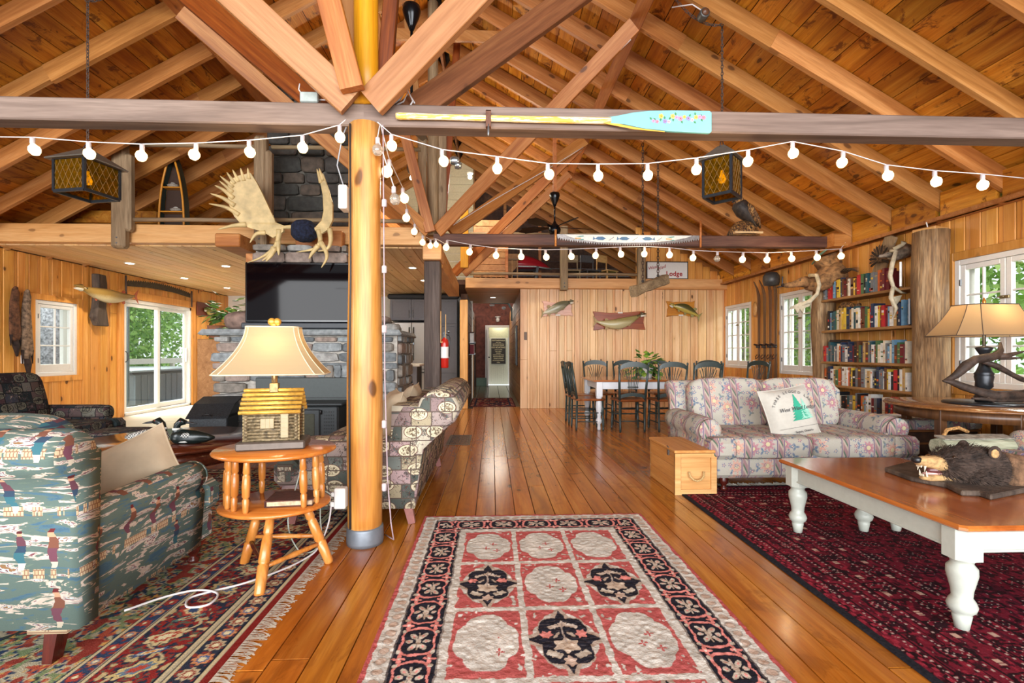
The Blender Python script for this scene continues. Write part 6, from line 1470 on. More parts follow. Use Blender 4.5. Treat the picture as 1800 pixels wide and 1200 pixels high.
tag(MB().cbox(-.115,.115,-.028,.028,-.0,.005,.002).xf(Matrix.Translation((-3.42,6.35,1.46))).build('slate_shim', M_st[1]), 'thin slate chip tucked beside the boulder on the mantel', 'stone')
# plant behind the fireplace
def leafy(parent, c, R, n, size, mats, seed, droop=.3, name='leaf'):
    r = random.Random(seed)
    for i in range(n):
        a = r.uniform(0, 2*pi); e = r.uniform(-.3, 1.2); d = Vector((cos(a)*cos(e), sin(a)*cos(e), sin(e)))*R*r.uniform(.35, 1); p = Vector(c)+d; p.z -= droop*R*r.random()
        L = size*r.uniform(.7, 1.3); dd = Vector((d.x, d.y, d.z-.5*R)).normalized(); sd = dd.cross(Vector((0,0,1))).normalized()*L*.42; up = sd.cross(dd).normalized()*L*.12
        MB().add([p, p+dd*L*.45+sd, p+dd*L, p+dd*L*.45-sd, p+dd*L*.5+up], [(0,1,4),(1,2,4),(2,3,4),(3,0,4)]).build(name, r.choice(mats), parent)
M_pl = [plain('house_leaf_%d' % i, c, .45, var=.1) for i, c in enumerate(['#4f7a34', '#6f9440', '#35602c', '#7e9c38'])]
bp = thing('trailing_plant', 'leafy green plant trailing behind the left side of the fireplace', 'plant', (-3.95, 7.3, 0))
bx5 = [(-3.899,1.754),(-4.104,1.485)]; leafy(bp, (bx5[0][0]+3.95, 0, bx5[0][1]), .30, 80, .15, M_pl, 3, .8); leafy(bp, (bx5[1][0]+3.95, 0, bx5[1][1]-.05), .14, 16, .08, M_pl, 4, .6)
MB().lathe([(.08,.0),(.1,.01),(.13,.2),(.12,.2),(.0,.19)], (-.1,0,1.35), 16).build('pot', plain('clay_pot', '#8c5a40', .7), bp); MB().cbox(-.3,.2,-.15,.2,0,1.35,.01).build('plant_stand', M_barnp, bp)
# island end, counter
isl = thing('kitchen_island', 'dark grey kitchen island with an arched open shelf', 'kitchen island', (-1.66, 9.0, 0))
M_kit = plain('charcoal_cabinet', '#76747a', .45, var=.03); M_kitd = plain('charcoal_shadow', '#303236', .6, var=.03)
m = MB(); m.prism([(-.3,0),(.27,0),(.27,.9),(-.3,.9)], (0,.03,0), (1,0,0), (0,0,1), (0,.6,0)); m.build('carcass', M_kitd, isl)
ar = [(-.19,.08),(-.19,.62)]+[(-.19*cos(pi*k/10)*1.0, .62+.16*sin(pi*k/10)) for k in range(1,10)]+[(.19,.62),(.19,.08)]
fr_ = MB(); fr_.cbox(-.3,-.19,0,.03,0,.9,.003).cbox(.19,.27,0,.03,0,.9,.003).cbox(-.19,.19,0,.03,0,.08,.003)
fr_.prism([(-.19,.62)]+[(-.19*cos(pi*k/10), .62+.16*sin(pi*k/10)) for k in range(1,10)]+[(.19,.62),(.19,.9),(-.19,.9)], (0,0,0), (1,0,0), (0,0,1), (0,.03,0)); fr_.build('arched_frame', M_kit, isl)
MB().cbox(-.19,.19,.0,.03,.42,.45,.002).build('shelf', M_kit, isl); MB().cbox(-.36,.33,-.05,.7,.9,.94,.006).build('countertop', plain('pale_worktop', '#d8d2c6', .3), isl)
# fridge and cabinets
fg = thing('refrigerator', 'stainless steel french door refrigerator under grey cabinets', 'refrigerator', (-1.93, 11.7, 0)); M_ss = plain('stainless', '#b3aba2', .32, .55, var=.03, scale=3)
for x0, x1 in ((-.48,-.004),(.004,.48)): MB().cbox(x0,x1,0,.06,.76,1.88,.01).build('door', M_ss, fg)
MB().cbox(-.48,.48,0,.06,.06,.75,.01).build('freezer_drawer', M_ss, fg); MB().cbox(-.48,.48,.06,.7,0,1.9,.01).build('body', plain('fridge_side', '#4a4a4c', .5), fg)
for x in (-.05,.05): MB().tube([(x,-.02,.98),(x,-.045,1.0),(x,-.045,1.74),(x,-.02,1.76)], .016, 8).build('handle', M_chr, fg)
MB().tube([(-.3,-.02,.68),(-.3,-.045,.68),(.3,-.045,.68),(.3,-.02,.68)], .014, 8).build('handle', M_chr, fg)
def cab_unit(name, label, x0, x1, z0, z1, rows, cols, y=11.7, handles=True):
    t = thing(name, label, 'cabinet', ((x0+x1)/2, y, z0)); w = x1-x0; MB().cbox(-w/2,w/2,.03,.7,0,z1-z0,.004).build('body', M_kit, t)
    zs = [0]+[r*(z1-z0) for r in rows]; 
    for i in range(len(zs)-1):
        for c in range(cols):
            a = -w/2+w*c/cols+.006; b = -w/2+w*(c+1)/cols-.006; c0, c1 = zs[i]+.006, zs[i+1]-.006
            d_ = MB(); d_.cbox(a,a+.06,0,.03,c0,c1,.003).cbox(b-.06,b,0,.03,c0,c1,.003).cbox(a+.06,b-.06,0,.03,c0,c0+.06,.003).cbox(a+.06,b-.06,0,.03,c1-.06,c1,.003).box(a+.06,b-.06,.012,.03,c0+.06,c1-.06)
            do = d_.build('door', M_kit, t)
            if handles and cols == 2: MB().tube([((b-.04 if c == 0 else a+.04),-.01,c0+.06),((b-.04 if c == 0 else a+.04),-.025,c0+.07),((b-.04 if c == 0 else a+.04),-.025,c0+.23),((b-.04 if c == 0 else a+.04),-.01,c0+.24)], .007, 6).build('handle', M_chr, do)
    return t
cab_unit('wall_cabinet', 'two door charcoal cabinet above the refrigerator', -2.45, -1.43, 1.93, 2.44, [1], 2); cab_unit('tall_cabinet', 'tall charcoal pantry cabinet beside the refrigerator', -1.43, -.84, 0, 2.44, [.27,.76,1], 1)
tag(MB().cbox(-2.5,-.8,11.66,11.75,2.44,2.56,.03).build('cornice', M_kitd), 'dark cornice along the top of the kitchen cabinets', 'cornice')
ls = thing('dark_counter', 'black cabinet with pale worktop glimpsed behind the fireplace', 'cabinet', (-4.3, 8.4, 0)); MB().cbox(-.25,.6,0,.6,0,.86,.01).build('body', M_black, ls); MB().cbox(-.29,.62,-.03,.62,.86,.90,.006).build('worktop', MATS['pale_worktop'], ls)
t = thing('kitchen_plant', 'small green plant on the kitchen counter left of the refrigerator', 'plant', (-2.62, 11.3, 1.55)); MB().cbox(-.2,.15,-.1,.3,-1.55,0,.01).build('stand', M_kit, t); MB().lathe([(.05,0),(.07,.01),(.08,.12),(.0,.12)], n=12).build('pot', M_cream, t); leafy(t, (0,0,.2), .22, 26, .1, M_pl, 8, .9)
# ================================================================ RIGHT SIDE
# loveseat
seating('loveseat', 'cream loveseat with floral bouquets and mauve stripes, holding the pine tree cushion', 'sofa', 1.80, .98, 'floral', (2.66, 4.36, 0), 0, .44, .60, .87, 2, arm_t=.19, arm_r=.105, rake=.10, roll=.07, legin=.17)
seating('armchair', 'floral striped armchair at the right edge beside the coffee table', 'armchair', .98, .95, 'floral', (4.15, 2.92, 0), -pi/2, .44, .60, .80, 1, arm_t=.18, arm_r=.10, rake=.08)
tc = pillow('tree_cushion', 'off-white cushion printed with a green pine tree on the loveseat', (2.58, 4.10, .625), .46, .46, .17, -.30, .10, plain('offwhite_cotton', '#b9b4a9', .9, var=.03, bump=.2), ry=-.14)
M_grn = plain('print_green', '#2f9a7c', .8, var=.1, scale=8); M_inkp = plain('print_ink', '#4a4a4c', .8)
def pz(x, z): return -( (max(0, 1-(x/.23)**4)*max(0, 1-(z/.23)**4))**.6*.17/2+.004)
def pine(cx, z0, w, h, name, mat):
    pts = [(cx-.004, z0), (cx-w, z0+.01)]; n = 9; L = []; R = []; r = random.Random(int(w*1000))
    for k in range(n):
        t_ = k/n; ww = w*(1-t_)*(.95+.15*r.random()); L += [(cx-ww, z0+.015+h*t_), (cx-ww*.55, z0+.02+h*(t_+.8/n))]; R += [(cx+ww*(.9+.2*r.random()), z0+.015+h*t_), (cx+ww*.55, z0+.02+h*(t_+.8/n))]
    poly = L+[(cx, z0+h+.02)]+R[::-1]
    from mathutils.geometry import tessellate_polygon
    # subdivide into a fine draped grid: triangles follow the pillow bulge
    T = tessellate_polygon([[Vector((x, z, 0)) for x, z in poly]]); m = MB(); 
    def add(a, b, c, lv):
        if lv == 0: m.add([(p[0], pz(p[0], p[1]), p[1]) for p in (a, b, c)], [(0,1,2)]); return
        ab, bc, ca = [((p[0]+q[0])/2, (p[1]+q[1])/2) for p, q in ((a,b),(b,c),(c,a))]
        for tri in ((a,ab,ca),(ab,b,bc),(ca,bc,c),(ab,bc,ca)): add(*tri, lv-1)
    for t3 in T: add(*[poly[i] for i in t3], 2)
    return m.build(name, mat, tc)
pine(.03, -.09, .085, .22, 'pine_print', M_grn); pine(.09, -.085, .06, .17, 'pine_print', plain('print_green_pale', '#8cc0ac', .8))
def arctext(s_, size, cx, cz, R, a0, a1, mat, name='lettering'):
    for i, ch in enumerate(s_):
        a = radians(a0+(a1-a0)*i/max(1, len(s_)-1)); x, z = cx+R*cos(a), cz+R*sin(a)
        if ch != ' ': text(ch, size, (x, pz(x, z)-.003, z), (pi/2, -(a-pi/2), 0), mat, tc, name)
arctext('THREE LEGGED LAKE', .032, 0, -.02, .185, 155, 25, M_inkp)
text('West Wind Lodge', .045, (-.15, pz(0, 0)-.004, .01), (pi/2, 0, 0), M_inkp, tc, shear=.4); text('Seguin, Ontario', .026, (-.06, pz(0,-.17)-.012, -.178), (pi/2, 0, 0), M_inkp, tc, shear=.2)
MB().box(-.19,.19,pz(0,-.13)-.002,pz(0,-.13)-.001,-.132,-.130).build('printed_rule', M_inkp, tc)
# pine chest
M_ch = wood('chest_pine', '#a8682c', '#c98a48', '#dba362', 'y', 'object', rough=.4, knots=.7, var=0); M_che = wood('chest_end_pine', '#b47c40', '#d3a062', '#e2b880', 'x', 'object', rough=.45, knots=.4, var=0)
px_ = thing('pine_chest', 'honey pine storage chest with rope handle beside the loveseat', 'chest', (1.65, 4.16, 0))
for k in range(3):
    for s_ in (-1, 1): MB().cbox(min(s_*.172, s_*.155), max(s_*.172, s_*.155), -.30, .30, .002+.112*k, .112*(k+1), .003).build('side_board', M_ch, px_)
for y in (-1, 1):
    MB().box(-.155,.155,y*.285-.008,y*.285+.008,.01,.336).build('end_panel', M_che, px_)
    f = MB()
    for a, b, c, d in ((-.172,-.125,0,.336),(.125,.172,0,.336),(-.125,.125,0,.045),(-.125,.125,.30,.336)): f.cbox(a,b,y*.30-.012,y*.30+.012,c,d,.002)
    f.build('end_frame', M_che, px_)
MB().cbox(-.18,.18,-.32,.32,.340,.362,.004).build('lid', M_ch, px_); MB().box(-.15,.15,-.28,.28,.0,.01).build('bottom', M_che, px_)
MB().tube([(-.06,-.315,.19),(-.055,-.328,.155),(-.03,-.335,.128),(0,-.337,.12),(.03,-.335,.128),(.055,-.328,.155),(.06,-.315,.19)], .0075, 8, jit=.12).build('rope_handle', plain('rope', '#c9a870', .8, var=.2, scale=120, bump=.8), px_)
MB().cbox(-.19,-.176,-.20,-.17,.30,.345,.002).tube([(-.18,-.185,.362),(-.18,-.15,.37)], .004, 6).build('latch', M_chr, px_)
# coffee table
M_ctop = wood('coffee_table_top', '#7c3a16', '#a85a26', '#bd7234', 'y', 'object', rough=.2, knots=0, var=0, coat=.6, bump=0, streak=.3); M_cw = plain('cream_painted_wood', '#b4b8ad', .35, var=.03)
ct = thing('coffee_table', 'long coffee table with glossy orange top and cream turned legs', 'coffee table', (2.275, 2.47, 0))
def octo(hx, hy, c, z): return [(-hx+c,-hy,z),(hx-c,-hy,z),(hx,-hy+c,z),(hx,hy-c,z),(hx-c,hy,z),(-hx+c,hy,z),(-hx,hy-c,z),(-hx,-hy+c,z)]
MB().loft([octo(.40,.62,.02,.435), octo(.408,.628,.02,.442), octo(.408,.628,.02,.452), octo(.40,.62,.02,.46)], 0, False).build('table_top', M_ctop, ct)
ap = MB(); ap.cbox(-.36,-.34,-.52,.52,.335,.435,.004).cbox(.34,.36,-.52,.52,.335,.435,.004).cbox(-.30,.30,-.575,-.555,.335,.435,.004).cbox(-.30,.30,.555,.575,.335,.435,.004)
ap.cbox(-.366,-.34,-.52,.52,.335,.345,.003).cbox(-.30,.30,-.582,-.555,.335,.345,.003); ap.build('apron', M_cw, ct)
lgp = [(0,.023),(.065,.034),(.07,.030),(.085,.046),(.105,.052),(.125,.045),(.14,.035),(.17,.038),(.235,.053),(.262,.052),(.28,.038),(.292,.040),(.296,.046),(.308,.046)]
for x, y in ((-.325,-.54),(.325,-.54),(-.325,.54),(.325,.54),(.11,.54)):
    m = MB(); H_ = .40; m.lathe([(r, z) for z, r in lgp], (x, y, 0), 18)
    blk = [(x-.06,y-.06+.03),(x-.06+.03,y-.06),(x+.06-.03,y-.06),(x+.06,y-.06+.03),(x+.06,y+.06-.03),(x+.06-.03,y+.06),(x-.06+.03,y+.06),(x-.06,y+.06-.03)]
    m.loft([[(a, b, .305) for a, b in blk], [(a, b, .435) for a, b in blk]], 0, False); m.build('leg', M_cw, ct)
# bear head on slab
slabp = [(2.273,2.715),(2.519,2.846),(2.855,2.940),(3.191,2.775),(3.382,2.630),(2.940,2.345),(2.599,2.260),(2.325,2.162),(2.335,2.224),(2.257,2.236),(2.309,2.371),(2.242,2.505)]
bb = thing('bear_head', 'mounted bear head with open jaws lying on a rough bark slab', 'mounted head', (2.42, 2.42, .46))
sp_ = [(x-2.42, y-2.42) for x, y in slabp]; sl = MB().prism(sp_[::-1], (0,0,.001), (1,0,0), (0,1,0), (0,0,.026)).build('bark_slab', M_bk, bb); chamfer_obj(sl, .006, 1)
M_bear = plain('bear_fur', '#3a2c24', .95, var=.5, scale=26, bump=1); M_bear2 = plain('bear_fur_brown', '#6a4e38', .95, var=.4, scale=26, bump=1); M_muz = plain('muzzle_tan', '#b08d5e', .9, var=.25, scale=40, bump=.6)
# local frame: nose towards -x
bx0 = -.05
MB().tube([(-.10,0,.105),(-.03,0,.115),(.06,0,.115),(.15,0,.10),(.25,0,.07),(.34,.0,.05)], [.062,.088,.098,.098,.09,.05], 18, flat=.95).build('skull', M_bear, bb)
MB().tube([(-.09,0,.115),(-.14,0,.122),(-.19,0,.128),(-.215,0,.128)], [.058,.042,.034,.026], 14, flat=.8).build('muzzle', M_muz, bb)
MB().tube([(-.02,0,.05),(-.10,0,.045),(-.16,0,.04),(-.195,0,.043)], [.045,.034,.024,.014], 12, flat=.6).build('lower_jaw', M_muz, bb)
MB().blob((-.222,0,.137),(.020,.024,.018),12,8,p=.8).build('nose', M_black, bb)
MB().tube([(-.08,0,.07),(-.13,0,.068),(-.18,0,.064)], [.024,.022,.012], 10, flat=.5).build('tongue', plain('pink_tongue', '#c99a94', .3), bb); MB().blob((-.11,0,.082),(.06,.026,.026),10,6).build('mouth_lining', plain('mouth_dark', '#5a2a28', .3), bb)
M_tooth = plain('ivory', '#e0d6bc', .3)
for y in (-.020,.020):
    MB().tube([(-.192,y,.108),(-.196,y,.078)], [.006,.001], 7).build('tooth', M_tooth, bb); MB().tube([(-.182,y,.052),(-.186,y,.082)], [.006,.001], 7).build('tooth', M_tooth, bb)
for k in range(5):
    MB().tube([(-.205,-.014+.007*k,.112),(-.207,-.014+.007*k,.098)], [.0035,.002], 5).build('tooth', M_tooth, bb); MB().tube([(-.192,-.012+.006*k,.052),(-.194,-.012+.006*k,.064)], [.003,.002], 5).build('tooth', M_tooth, bb)
for y in (-.062,.062): MB().blob((-.068,y*.82,.158),(.010,.008,.009),10,6).build('eye', plain('glass_eye', '#3a2414', .05), bb)
for y in (-1, 1): MB().blob((.115,y*.082,.185),(.034,.014,.036),12,8).blob((.108,y*.09,.183),(.022,.008,.024),10,6,mi=1).build('ear', [M_bear, M_muz], bb)
MB().tube([(.2,-.02,.06),(.32,-.04,.04),(.42,-.02,.03),(.5,0,.03)], [.10,.10,.07,.03], 14, flat=1.2).build('neck_skin', M_bear2, bb)
def fur(parent, ells, n, L, mats, seed=1, back=(1,0,-.15), name='fur', w=.0022):
    r = random.Random(seed); ms = [MB() for _ in mats]; bk_ = Vector(back)
    for i in range(n):
        c, rad, mi = ells[r.randrange(len(ells))]; d = Vector((r.gauss(0,1), r.gauss(0,1), r.gauss(0,1))).normalized(); p = Vector((c[0]+rad[0]*d.x, c[1]+rad[1]*d.y, c[2]+rad[2]*d.z))
        nrm = Vector((d.x/rad[0], d.y/rad[1], d.z/rad[2])).normalized()
        if p.z < .01: continue
        t_ = (bk_-nrm*bk_.dot(nrm)); dirv = (t_*.9+nrm*.45+Vector([r.uniform(-.25,.25) for _ in range(3)])).normalized(); sd = dirv.cross(nrm).normalized()*w; l = L*r.uniform(.5,1.2)
        ms[mi if mi < len(mats) else 0].add([p-sd, p+sd, p+dirv*l*.6+nrm*.002-sd*.5+sd, p+dirv*l], [(0,1,2),(0,2,3)])
    for m, mt in zip(ms, mats):
        if m.v: m.build(name, mt, parent, kind='stuff')
fur(bb, [((-.03,0,.115),(.09,.085,.09),0),((.06,0,.115),(.10,.095,.098),0),((.15,0,.10),(.10,.095,.095),0),((.24,0,.08),(.10,.10,.085),1),((.33,-.03,.05),(.12,.12,.06),1),((.43,-.01,.04),(.10,.08,.04),1),((.1,-.05,.07),(.12,.06,.06),0)], 9000, .032, [M_bear, M_bear2], 5)
# basket with split log
bs = thing('log_basket', 'wicker basket holding a split pale green log behind the coffee table', 'basket', (3.48, 3.42, 0))
M_wick = plain('wicker', '#a87c48', .8, var=.4, scale=70, bump=1)
m = MB()
for k in range(11): m.tube([(cos(q)*(.20+.004*k), sin(q)*(.15+.003*k), .02+.034*k) for q in [2*pi*j/24 for j in range(25)]], .017, 6)
m.build('woven_side', M_wick, bs, kind='stuff'); MB().lathe([(0,.0),(.19,.0),(.2,.02),(0,.03)], n=20, sy=.75).build('bottom', M_wick, bs)
MB().tube([(-.2,0,.38),(-.19,0,.5),(-.14,0,.585),(-.05,0,.6),(.02,0,.57)], .013, 8).build('basket_handle', M_wick, bs)
lgx = thing('split_log', 'split log with peeling grey green bark resting across the wicker basket', 'log', (3.52, 3.40, .47), .05)
M_splog = wood('peeled_grey_log', '#7c8068', '#a9ab92', '#c9c7ae', 'x', 'object', rough=.8, knots=0, var=0, bump=.8, streak=.7)
r0 = random.Random(3); R = []
for k in range(8):
    x = -.28+.08*k; R.append([(x, cos(q)*(.07+.01*r0.random()), sin(q)*(.055+.014*r0.random())) for q in [2*pi*j/10 for j in range(10)]])
MB().loft(R, 0, False).build('log', M_splog, lgx); MB().loft([[(-.28+.08*k, -.05, .05+.008*r0.random()), (-.28+.08*k, .03, .065), (-.28+.08*k, .03, .075+.01*r0.random()), (-.28+.08*k, -.05, .062)] for k in range(8)], 0, False).build('bark', plain('curling_bark', '#8a8478', .9, var=.3), lgx)
# trunk with quilted top
tk = thing('leather_trunk', 'old dark brown trunk against the bookcase with a striped quilt on top', 'trunk', (4.28, 4.72, 0))
M_trk = plain('trunk_leather', '#3e2516', .6, var=.35, scale=14, bump=.4); MB().cbox(-.5,.42,-.24,.24,.02,.40,.015).build('body', M_trk, tk); MB().cbox(-.51,.43,-.25,.25,.27,.29,.004).cbox(-.51,.43,-.25,.25,.39,.41,.004).build('trim_band', plain('trunk_wood', '#7a4a26', .5), tk)
for x in (-.3, 0, .28): MB().cbox(x-.03,x+.03,-.262,-.245,.22,.33,.004).build('latch', plain('old_brass', '#8c7444', .4, .7), tk)
qt = puff((4.30, 4.70, .46), .94, .50, .11, .3).build('quilt', FAB['floralx']); tag(qt, 'folded striped floral quilt padding the top of the dark trunk', 'quilt')
# round table at window
M_wal = wood('walnut_table', '#5a3418', '#8a5a30', '#a87444', 'x', 'object', rough=.22, knots=0, var=0, coat=.5, bump=0); M_wald = wood('walnut_leg', '#2e1c12', '#5a3a22', '#70492c', 'z', 'object', rough=.35, knots=0, var=0, bump=0)
w_t = thing('window_table', 'round brown wooden table under the driftwood lamp by the window', 'table', (4.20, 4.02, 0))
MB().lathe([(0,.685),(.635,.685),(.65,.692),(.652,.70),(.64,.71),(0,.71)], n=56).build('table_top', M_wal, w_t); MB().lathe([(.56,.60),(.575,.60),(.575,.685),(.56,.685)], n=40).build('apron', M_wald, w_t)
for a in (200, 250, 300, 340, 110, 30): 
    q = radians(a); x, y = .54*cos(q), .54*sin(q); MB().cbox(x-.03,x+.03,y-.03,y+.03,0,.685,.004).build('leg', M_wald, w_t)
# driftwood lamp
dl = thing('driftwood_lamp', 'bronze urn lamp with a wide oatmeal shade, threaded through dark driftwood', 'lamp', (4.24, 4.0, .71)); M_brz = plain('dark_bronze_lamp', '#34363a', .35, .6, var=.15, scale=20)
MB().lathe([(0,0),(.27,0),(.28,.008),(.27,.018),(.0,.02)], n=36).build('base_plate', M_brz, dl)
MB().lathe([(.06,.02),(.062,.05),(.07,.06),(.06,.075),(.03,.09),(.028,.115),(.06,.15),(.058,.19),(.066,.235),(.062,.25),(.068,.26),(.055,.28),(.036,.33),(.03,.38),(.028,.42),(.05,.46),(.062,.485),(.03,.495),(.012,.5),(.012,.6)], n=22).build('urn_stem', M_brz, dl)
rect_shade(dl, .585, .85, .395, .26, .225, .13, shade_mat('oatmeal_shade', '#b89a72'), plain('shade_piping', '#4a3c34', .7), cut=.22, pw=1.25)
MB().lathe([(.004,.84),(.012,.86),(.014,.885),(.006,.91),(0,.92)], n=10).build('finial', plain('amber_finial', '#a8681c', .2, .3), dl); MB().blob((0,0,.70),(.03,.03,.04)).build('bulb', emis('warm_bulb', (1,.76,.45), 5), dl)
point_light('driftwood_lamp_light', (4.24, 4.0, 1.46), 5, (1, .76, .45), .05)
M_dkd = plain('dark_driftwood', '#3a2c24', .7, var=.5, scale=16, bump=1)
dw = thing('driftwood_branch', 'dark twisted driftwood branches curling around the urn lamp', 'driftwood', (4.24, 4.0, .71))
def branch(pts, rad, sd): 
    r = random.Random(sd); P = [(x+r.uniform(-.006,.006), y+r.uniform(-.008,.008), z) for x, y, z in pts]; MB().tube(P, rad, 9, jit=.14, flat=.9).build('branch', M_dkd, dw)
branch([(-.40,-.06,.20),(-.34,-.08,.25),(-.27,-.10,.33),(-.18,-.10,.385),(-.08,-.1,.40),(.0,-.10,.415),(.05,-.08,.46),(.075,-.07,.53)], [.018,.035,.042,.040,.042,.038,.024,.008], 1)
branch([(-.02,-.1,.41),(.08,-.11,.415),(.17,-.12,.44),(.235,-.12,.455)], [.035,.028,.014,.005], 2); branch([(.02,-.11,.40),(.12,-.12,.395),(.2,-.12,.40)], [.02,.014,.004], 3)
branch([(-.43,-.06,.205),(-.37,-.07,.195),(-.27,-.09,.155),(-.17,-.11,.115),(-.05,-.12,.085),(.1,-.12,.08),(.25,-.1,.09),(.38,-.06,.12),(.46,-.04,.17)], [.010,.028,.034,.038,.046,.046,.042,.034,.02], 4)
branch([(-.1,-.08,.37),(.02,-.09,.33),(.12,-.1,.27),(.22,-.1,.22),(.33,-.08,.19),(.44,-.05,.17)], [.02,.026,.022,.024,.02,.02], 5); branch([(-.24,-.13,.06),(-.15,-.14,.055),(-.02,-.14,.045),(.2,-.13,.045),(.4,-.1,.06)], [.010,.018,.02,.022,.014], 6); branch([(-.12,-.13,.07),(-.08,-.15,.03)], [.02,.005], 7)
# ---- bookcase
M_trunk = wood('barkless_trunk', '#5a4430', '#9c7850', '#c8ae88', 'z', 'object', rough=.75, knots=.7, var=0, bump=1, streak=1.0, sc=1.2); M_shf = wood('live_edge_shelf', '#7a5530', '#a87c4c', '#bd9462', 'y', 'object', rough=.6, knots=.4, var=0, streak=.6)
bc = thing('log_bookcase', 'rustic bookcase of live edge shelves between a thick and a thin log', 'bookcase', (4.7, 5.8, 0))
def trunkmesh(x, y, z0, z1, r, seed, n=20, K=16, flare=.12, knob=None):
    rr = random.Random(seed); ph = [rr.uniform(0, 6) for _ in range(5)]; R = []
    for k in range(K+1):
        t_ = k/K; z = z0+(z1-z0)*t_; b = r*(1+flare*(1-t_)**4)
        R.append([(x+.03*sin(t_*4+ph[0])+cos(a)*(b*(1+.07*sin(2*a+ph[1])+.05*sin(3*a+ph[2]+t_*5)+.04*sin(7*t_*2+a+ph[3]))), y+.03*cos(t_*3+ph[4])+sin(a)*(b*(1+.07*sin(2*a+ph[1])+.05*sin(3*a+t_*5))), z) for a in [2*pi*i/n for i in range(n)]])
    return MB().loft(R)
trunkmesh(-.0, -.80, 0, 2.44, .165, 4).build('thick_log', M_trunk, bc)
trunkmesh(.02, .85, 0, 2.02, .15, 7).build('thin_log', M_trunk, bc)
SH_Z = [1.87, 1.445, 1.02, .71, .375]
for i, z in enumerate(SH_Z):
    r = random.Random(i); R = []; 
    for k in range(11):
        y = -.74+1.5*k/10; e = -.12+r.uniform(-.012, .012); R.append([(e, y, z-.02), (.17, y, z-.02), (.17, y, z+.012), (e+.006, y, z+.012), (e-.008, y, z-.004)])
    MB().loft(R, 0, False).build('shelf', M_shf, bc)
blk = thing('wood_block', 'small split wood block sitting on top of the thick log', 'wood block', (4.72, 5.02, 2.44), .3); MB().cbox(-.12,.12,-.11,.11,0,.045,.006).build('block', M_che, blk); MB().tube([(-.04,0,.04),(-.07,0,.11)], .006, 6).build('peg', M_white, blk)
BCOL = [('red','#b0282c'),('black','#1e1e22'),('cream','#d3c9b4'),('navy','#26344f'),('brown','#5e3a26'),('white','#d8d6d0'),('orange','#c4602c'),('green','#4a6a44'),('grey','#6e7276'),('tan','#b3905c'),('maroon','#6a1e28'),('light blue','#6f9ab8'),('yellow','#cfae3c'),('dark teal','#2a5058')]
BM = {n: plain('cover_'+n.replace(' ', '_'), c, .4, var=.1, scale=20) for n, c in BCOL}; M_pg = plain('book_pages', '#cfc4aa', .9, var=.08)
ORD = lambda k: ('%d%s' % (k, {1:'st',2:'nd',3:'rd'}.get(k if k < 20 else k % 10, 'th') if k not in (11,12,13) else 'th'))
SHN = ['top', 'second', 'third', 'fourth', 'lowest']; rb = random.Random(77)
def book(y, z, t_, h, dpt, cn, label, group, x=4.585, lean=0):
    o = thing('book', label, 'book', (x, y, z), 0, group)
    m = MB(); m.box(0, .004, -t_/2, t_/2, 0, h).box(.004, dpt, -t_/2, -t_/2+.003, 0, h).box(.004, dpt, t_/2-.003, t_/2, 0, h); m.build('cover', BM[cn], o); MB().box(.006, dpt-.006, -t_/2+.003, t_/2-.003, .005, h-.006).build('pages', M_pg, o)
    bands = rb.choice([1, 2, 2, 3]); alt = rb.choice([c for c, _ in BCOL if c != cn])
    for k in range(bands):
        a = rb.uniform(.08, .85)*h; b = min(h*.97, a+rb.uniform(.02, .12)*h); MB().box(-.0012, .001, -t_/2+.006, t_/2-.006, a, b).build('spine_print', BM[alt if k else rb.choice(['cream','white','black','yellow','orange'])], o)
    if lean: o.rotation_euler = (lean, 0, 0)
rng_y = [(5.42, 6.50), (5.22, 6.42), (5.17, 6.50), (5.17, 6.50), (5.36, 6.30)]
hh = [(.20,.27), (.22,.29), (.19,.27), (.20,.26), (.19,.26)]
for si in range(5):
    y = rng_y[si][0]; k = 0
    while y < rng_y[si][1]-.02:
        t_ = rb.uniform(.024, .05); cn = rb.choice(BCOL+[('black',0),('black',0),('cream',0),('white',0),('white',0),('grey',0),('navy',0),('brown',0),('tan',0)])[0]
        if si == 0 and y > 6.3: cn = 'red' if y < 6.42 else 'grey'
        if si == 0 and y < 5.52: cn = rb.choice(['maroon', 'orange'])
        k += 1; cy = y+t_/2; big = 1.0
        book(cy, SH_Z[si]+.013, t_-.001, rb.uniform(*hh[si]), .15, cn, '%s book, %s from the thick log on the %s bookcase shelf' % (cn, ORD(k), SHN[si]), 'books on the %s bookcase shelf' % SHN[si], x=4.585+rb.uniform(-.008, .012))
        y += t_
# upright spines of pale wood on the lowest shelf, boxes, the two face-out books
for i in range(3): tag(MB().cbox(4.585,4.74,5.17+.062*i,5.228+.062*i,.388,.66-.01*i,.004).build('file_box', wood('pale_box_wood', '#a8743c', '#c99a5c', '#d9b076', 'z', rough=.5, knots=.5, var=.1)), ('first','second','third')[i]+' pale wooden magazine box from the thick log on the lowest shelf', 'file box', 'pale boxes on the lowest shelf')
fb = thing('display_book', 'white book with a family silhouette on its cover, facing out on the top shelf', 'book', (4.56, 5.23, 1.884), -.75); MB().cbox(0,.02,-.10,.10,0,.27,.002).build('cover', BM['white'], fb)
text('Ada', .09, (-.002, .08, .16), (pi/2, 0, -pi/2), M_ink, fb); 
for i, y in enumerate((.05, 0, -.03, -.055)): MB().blob((-.001, y, .115-.02*(i == 0)), (.003,.010,.012), 8, 6).prism([(y-.014,.03),(y+.014,.03),(y+.010,.10-.02*(i==0)),(y-.010,.10-.02*(i==0))], (-.003,0,0), (0,1,0), (0,0,1), (.003,0,0)).build('silhouette', M_ink, fb)
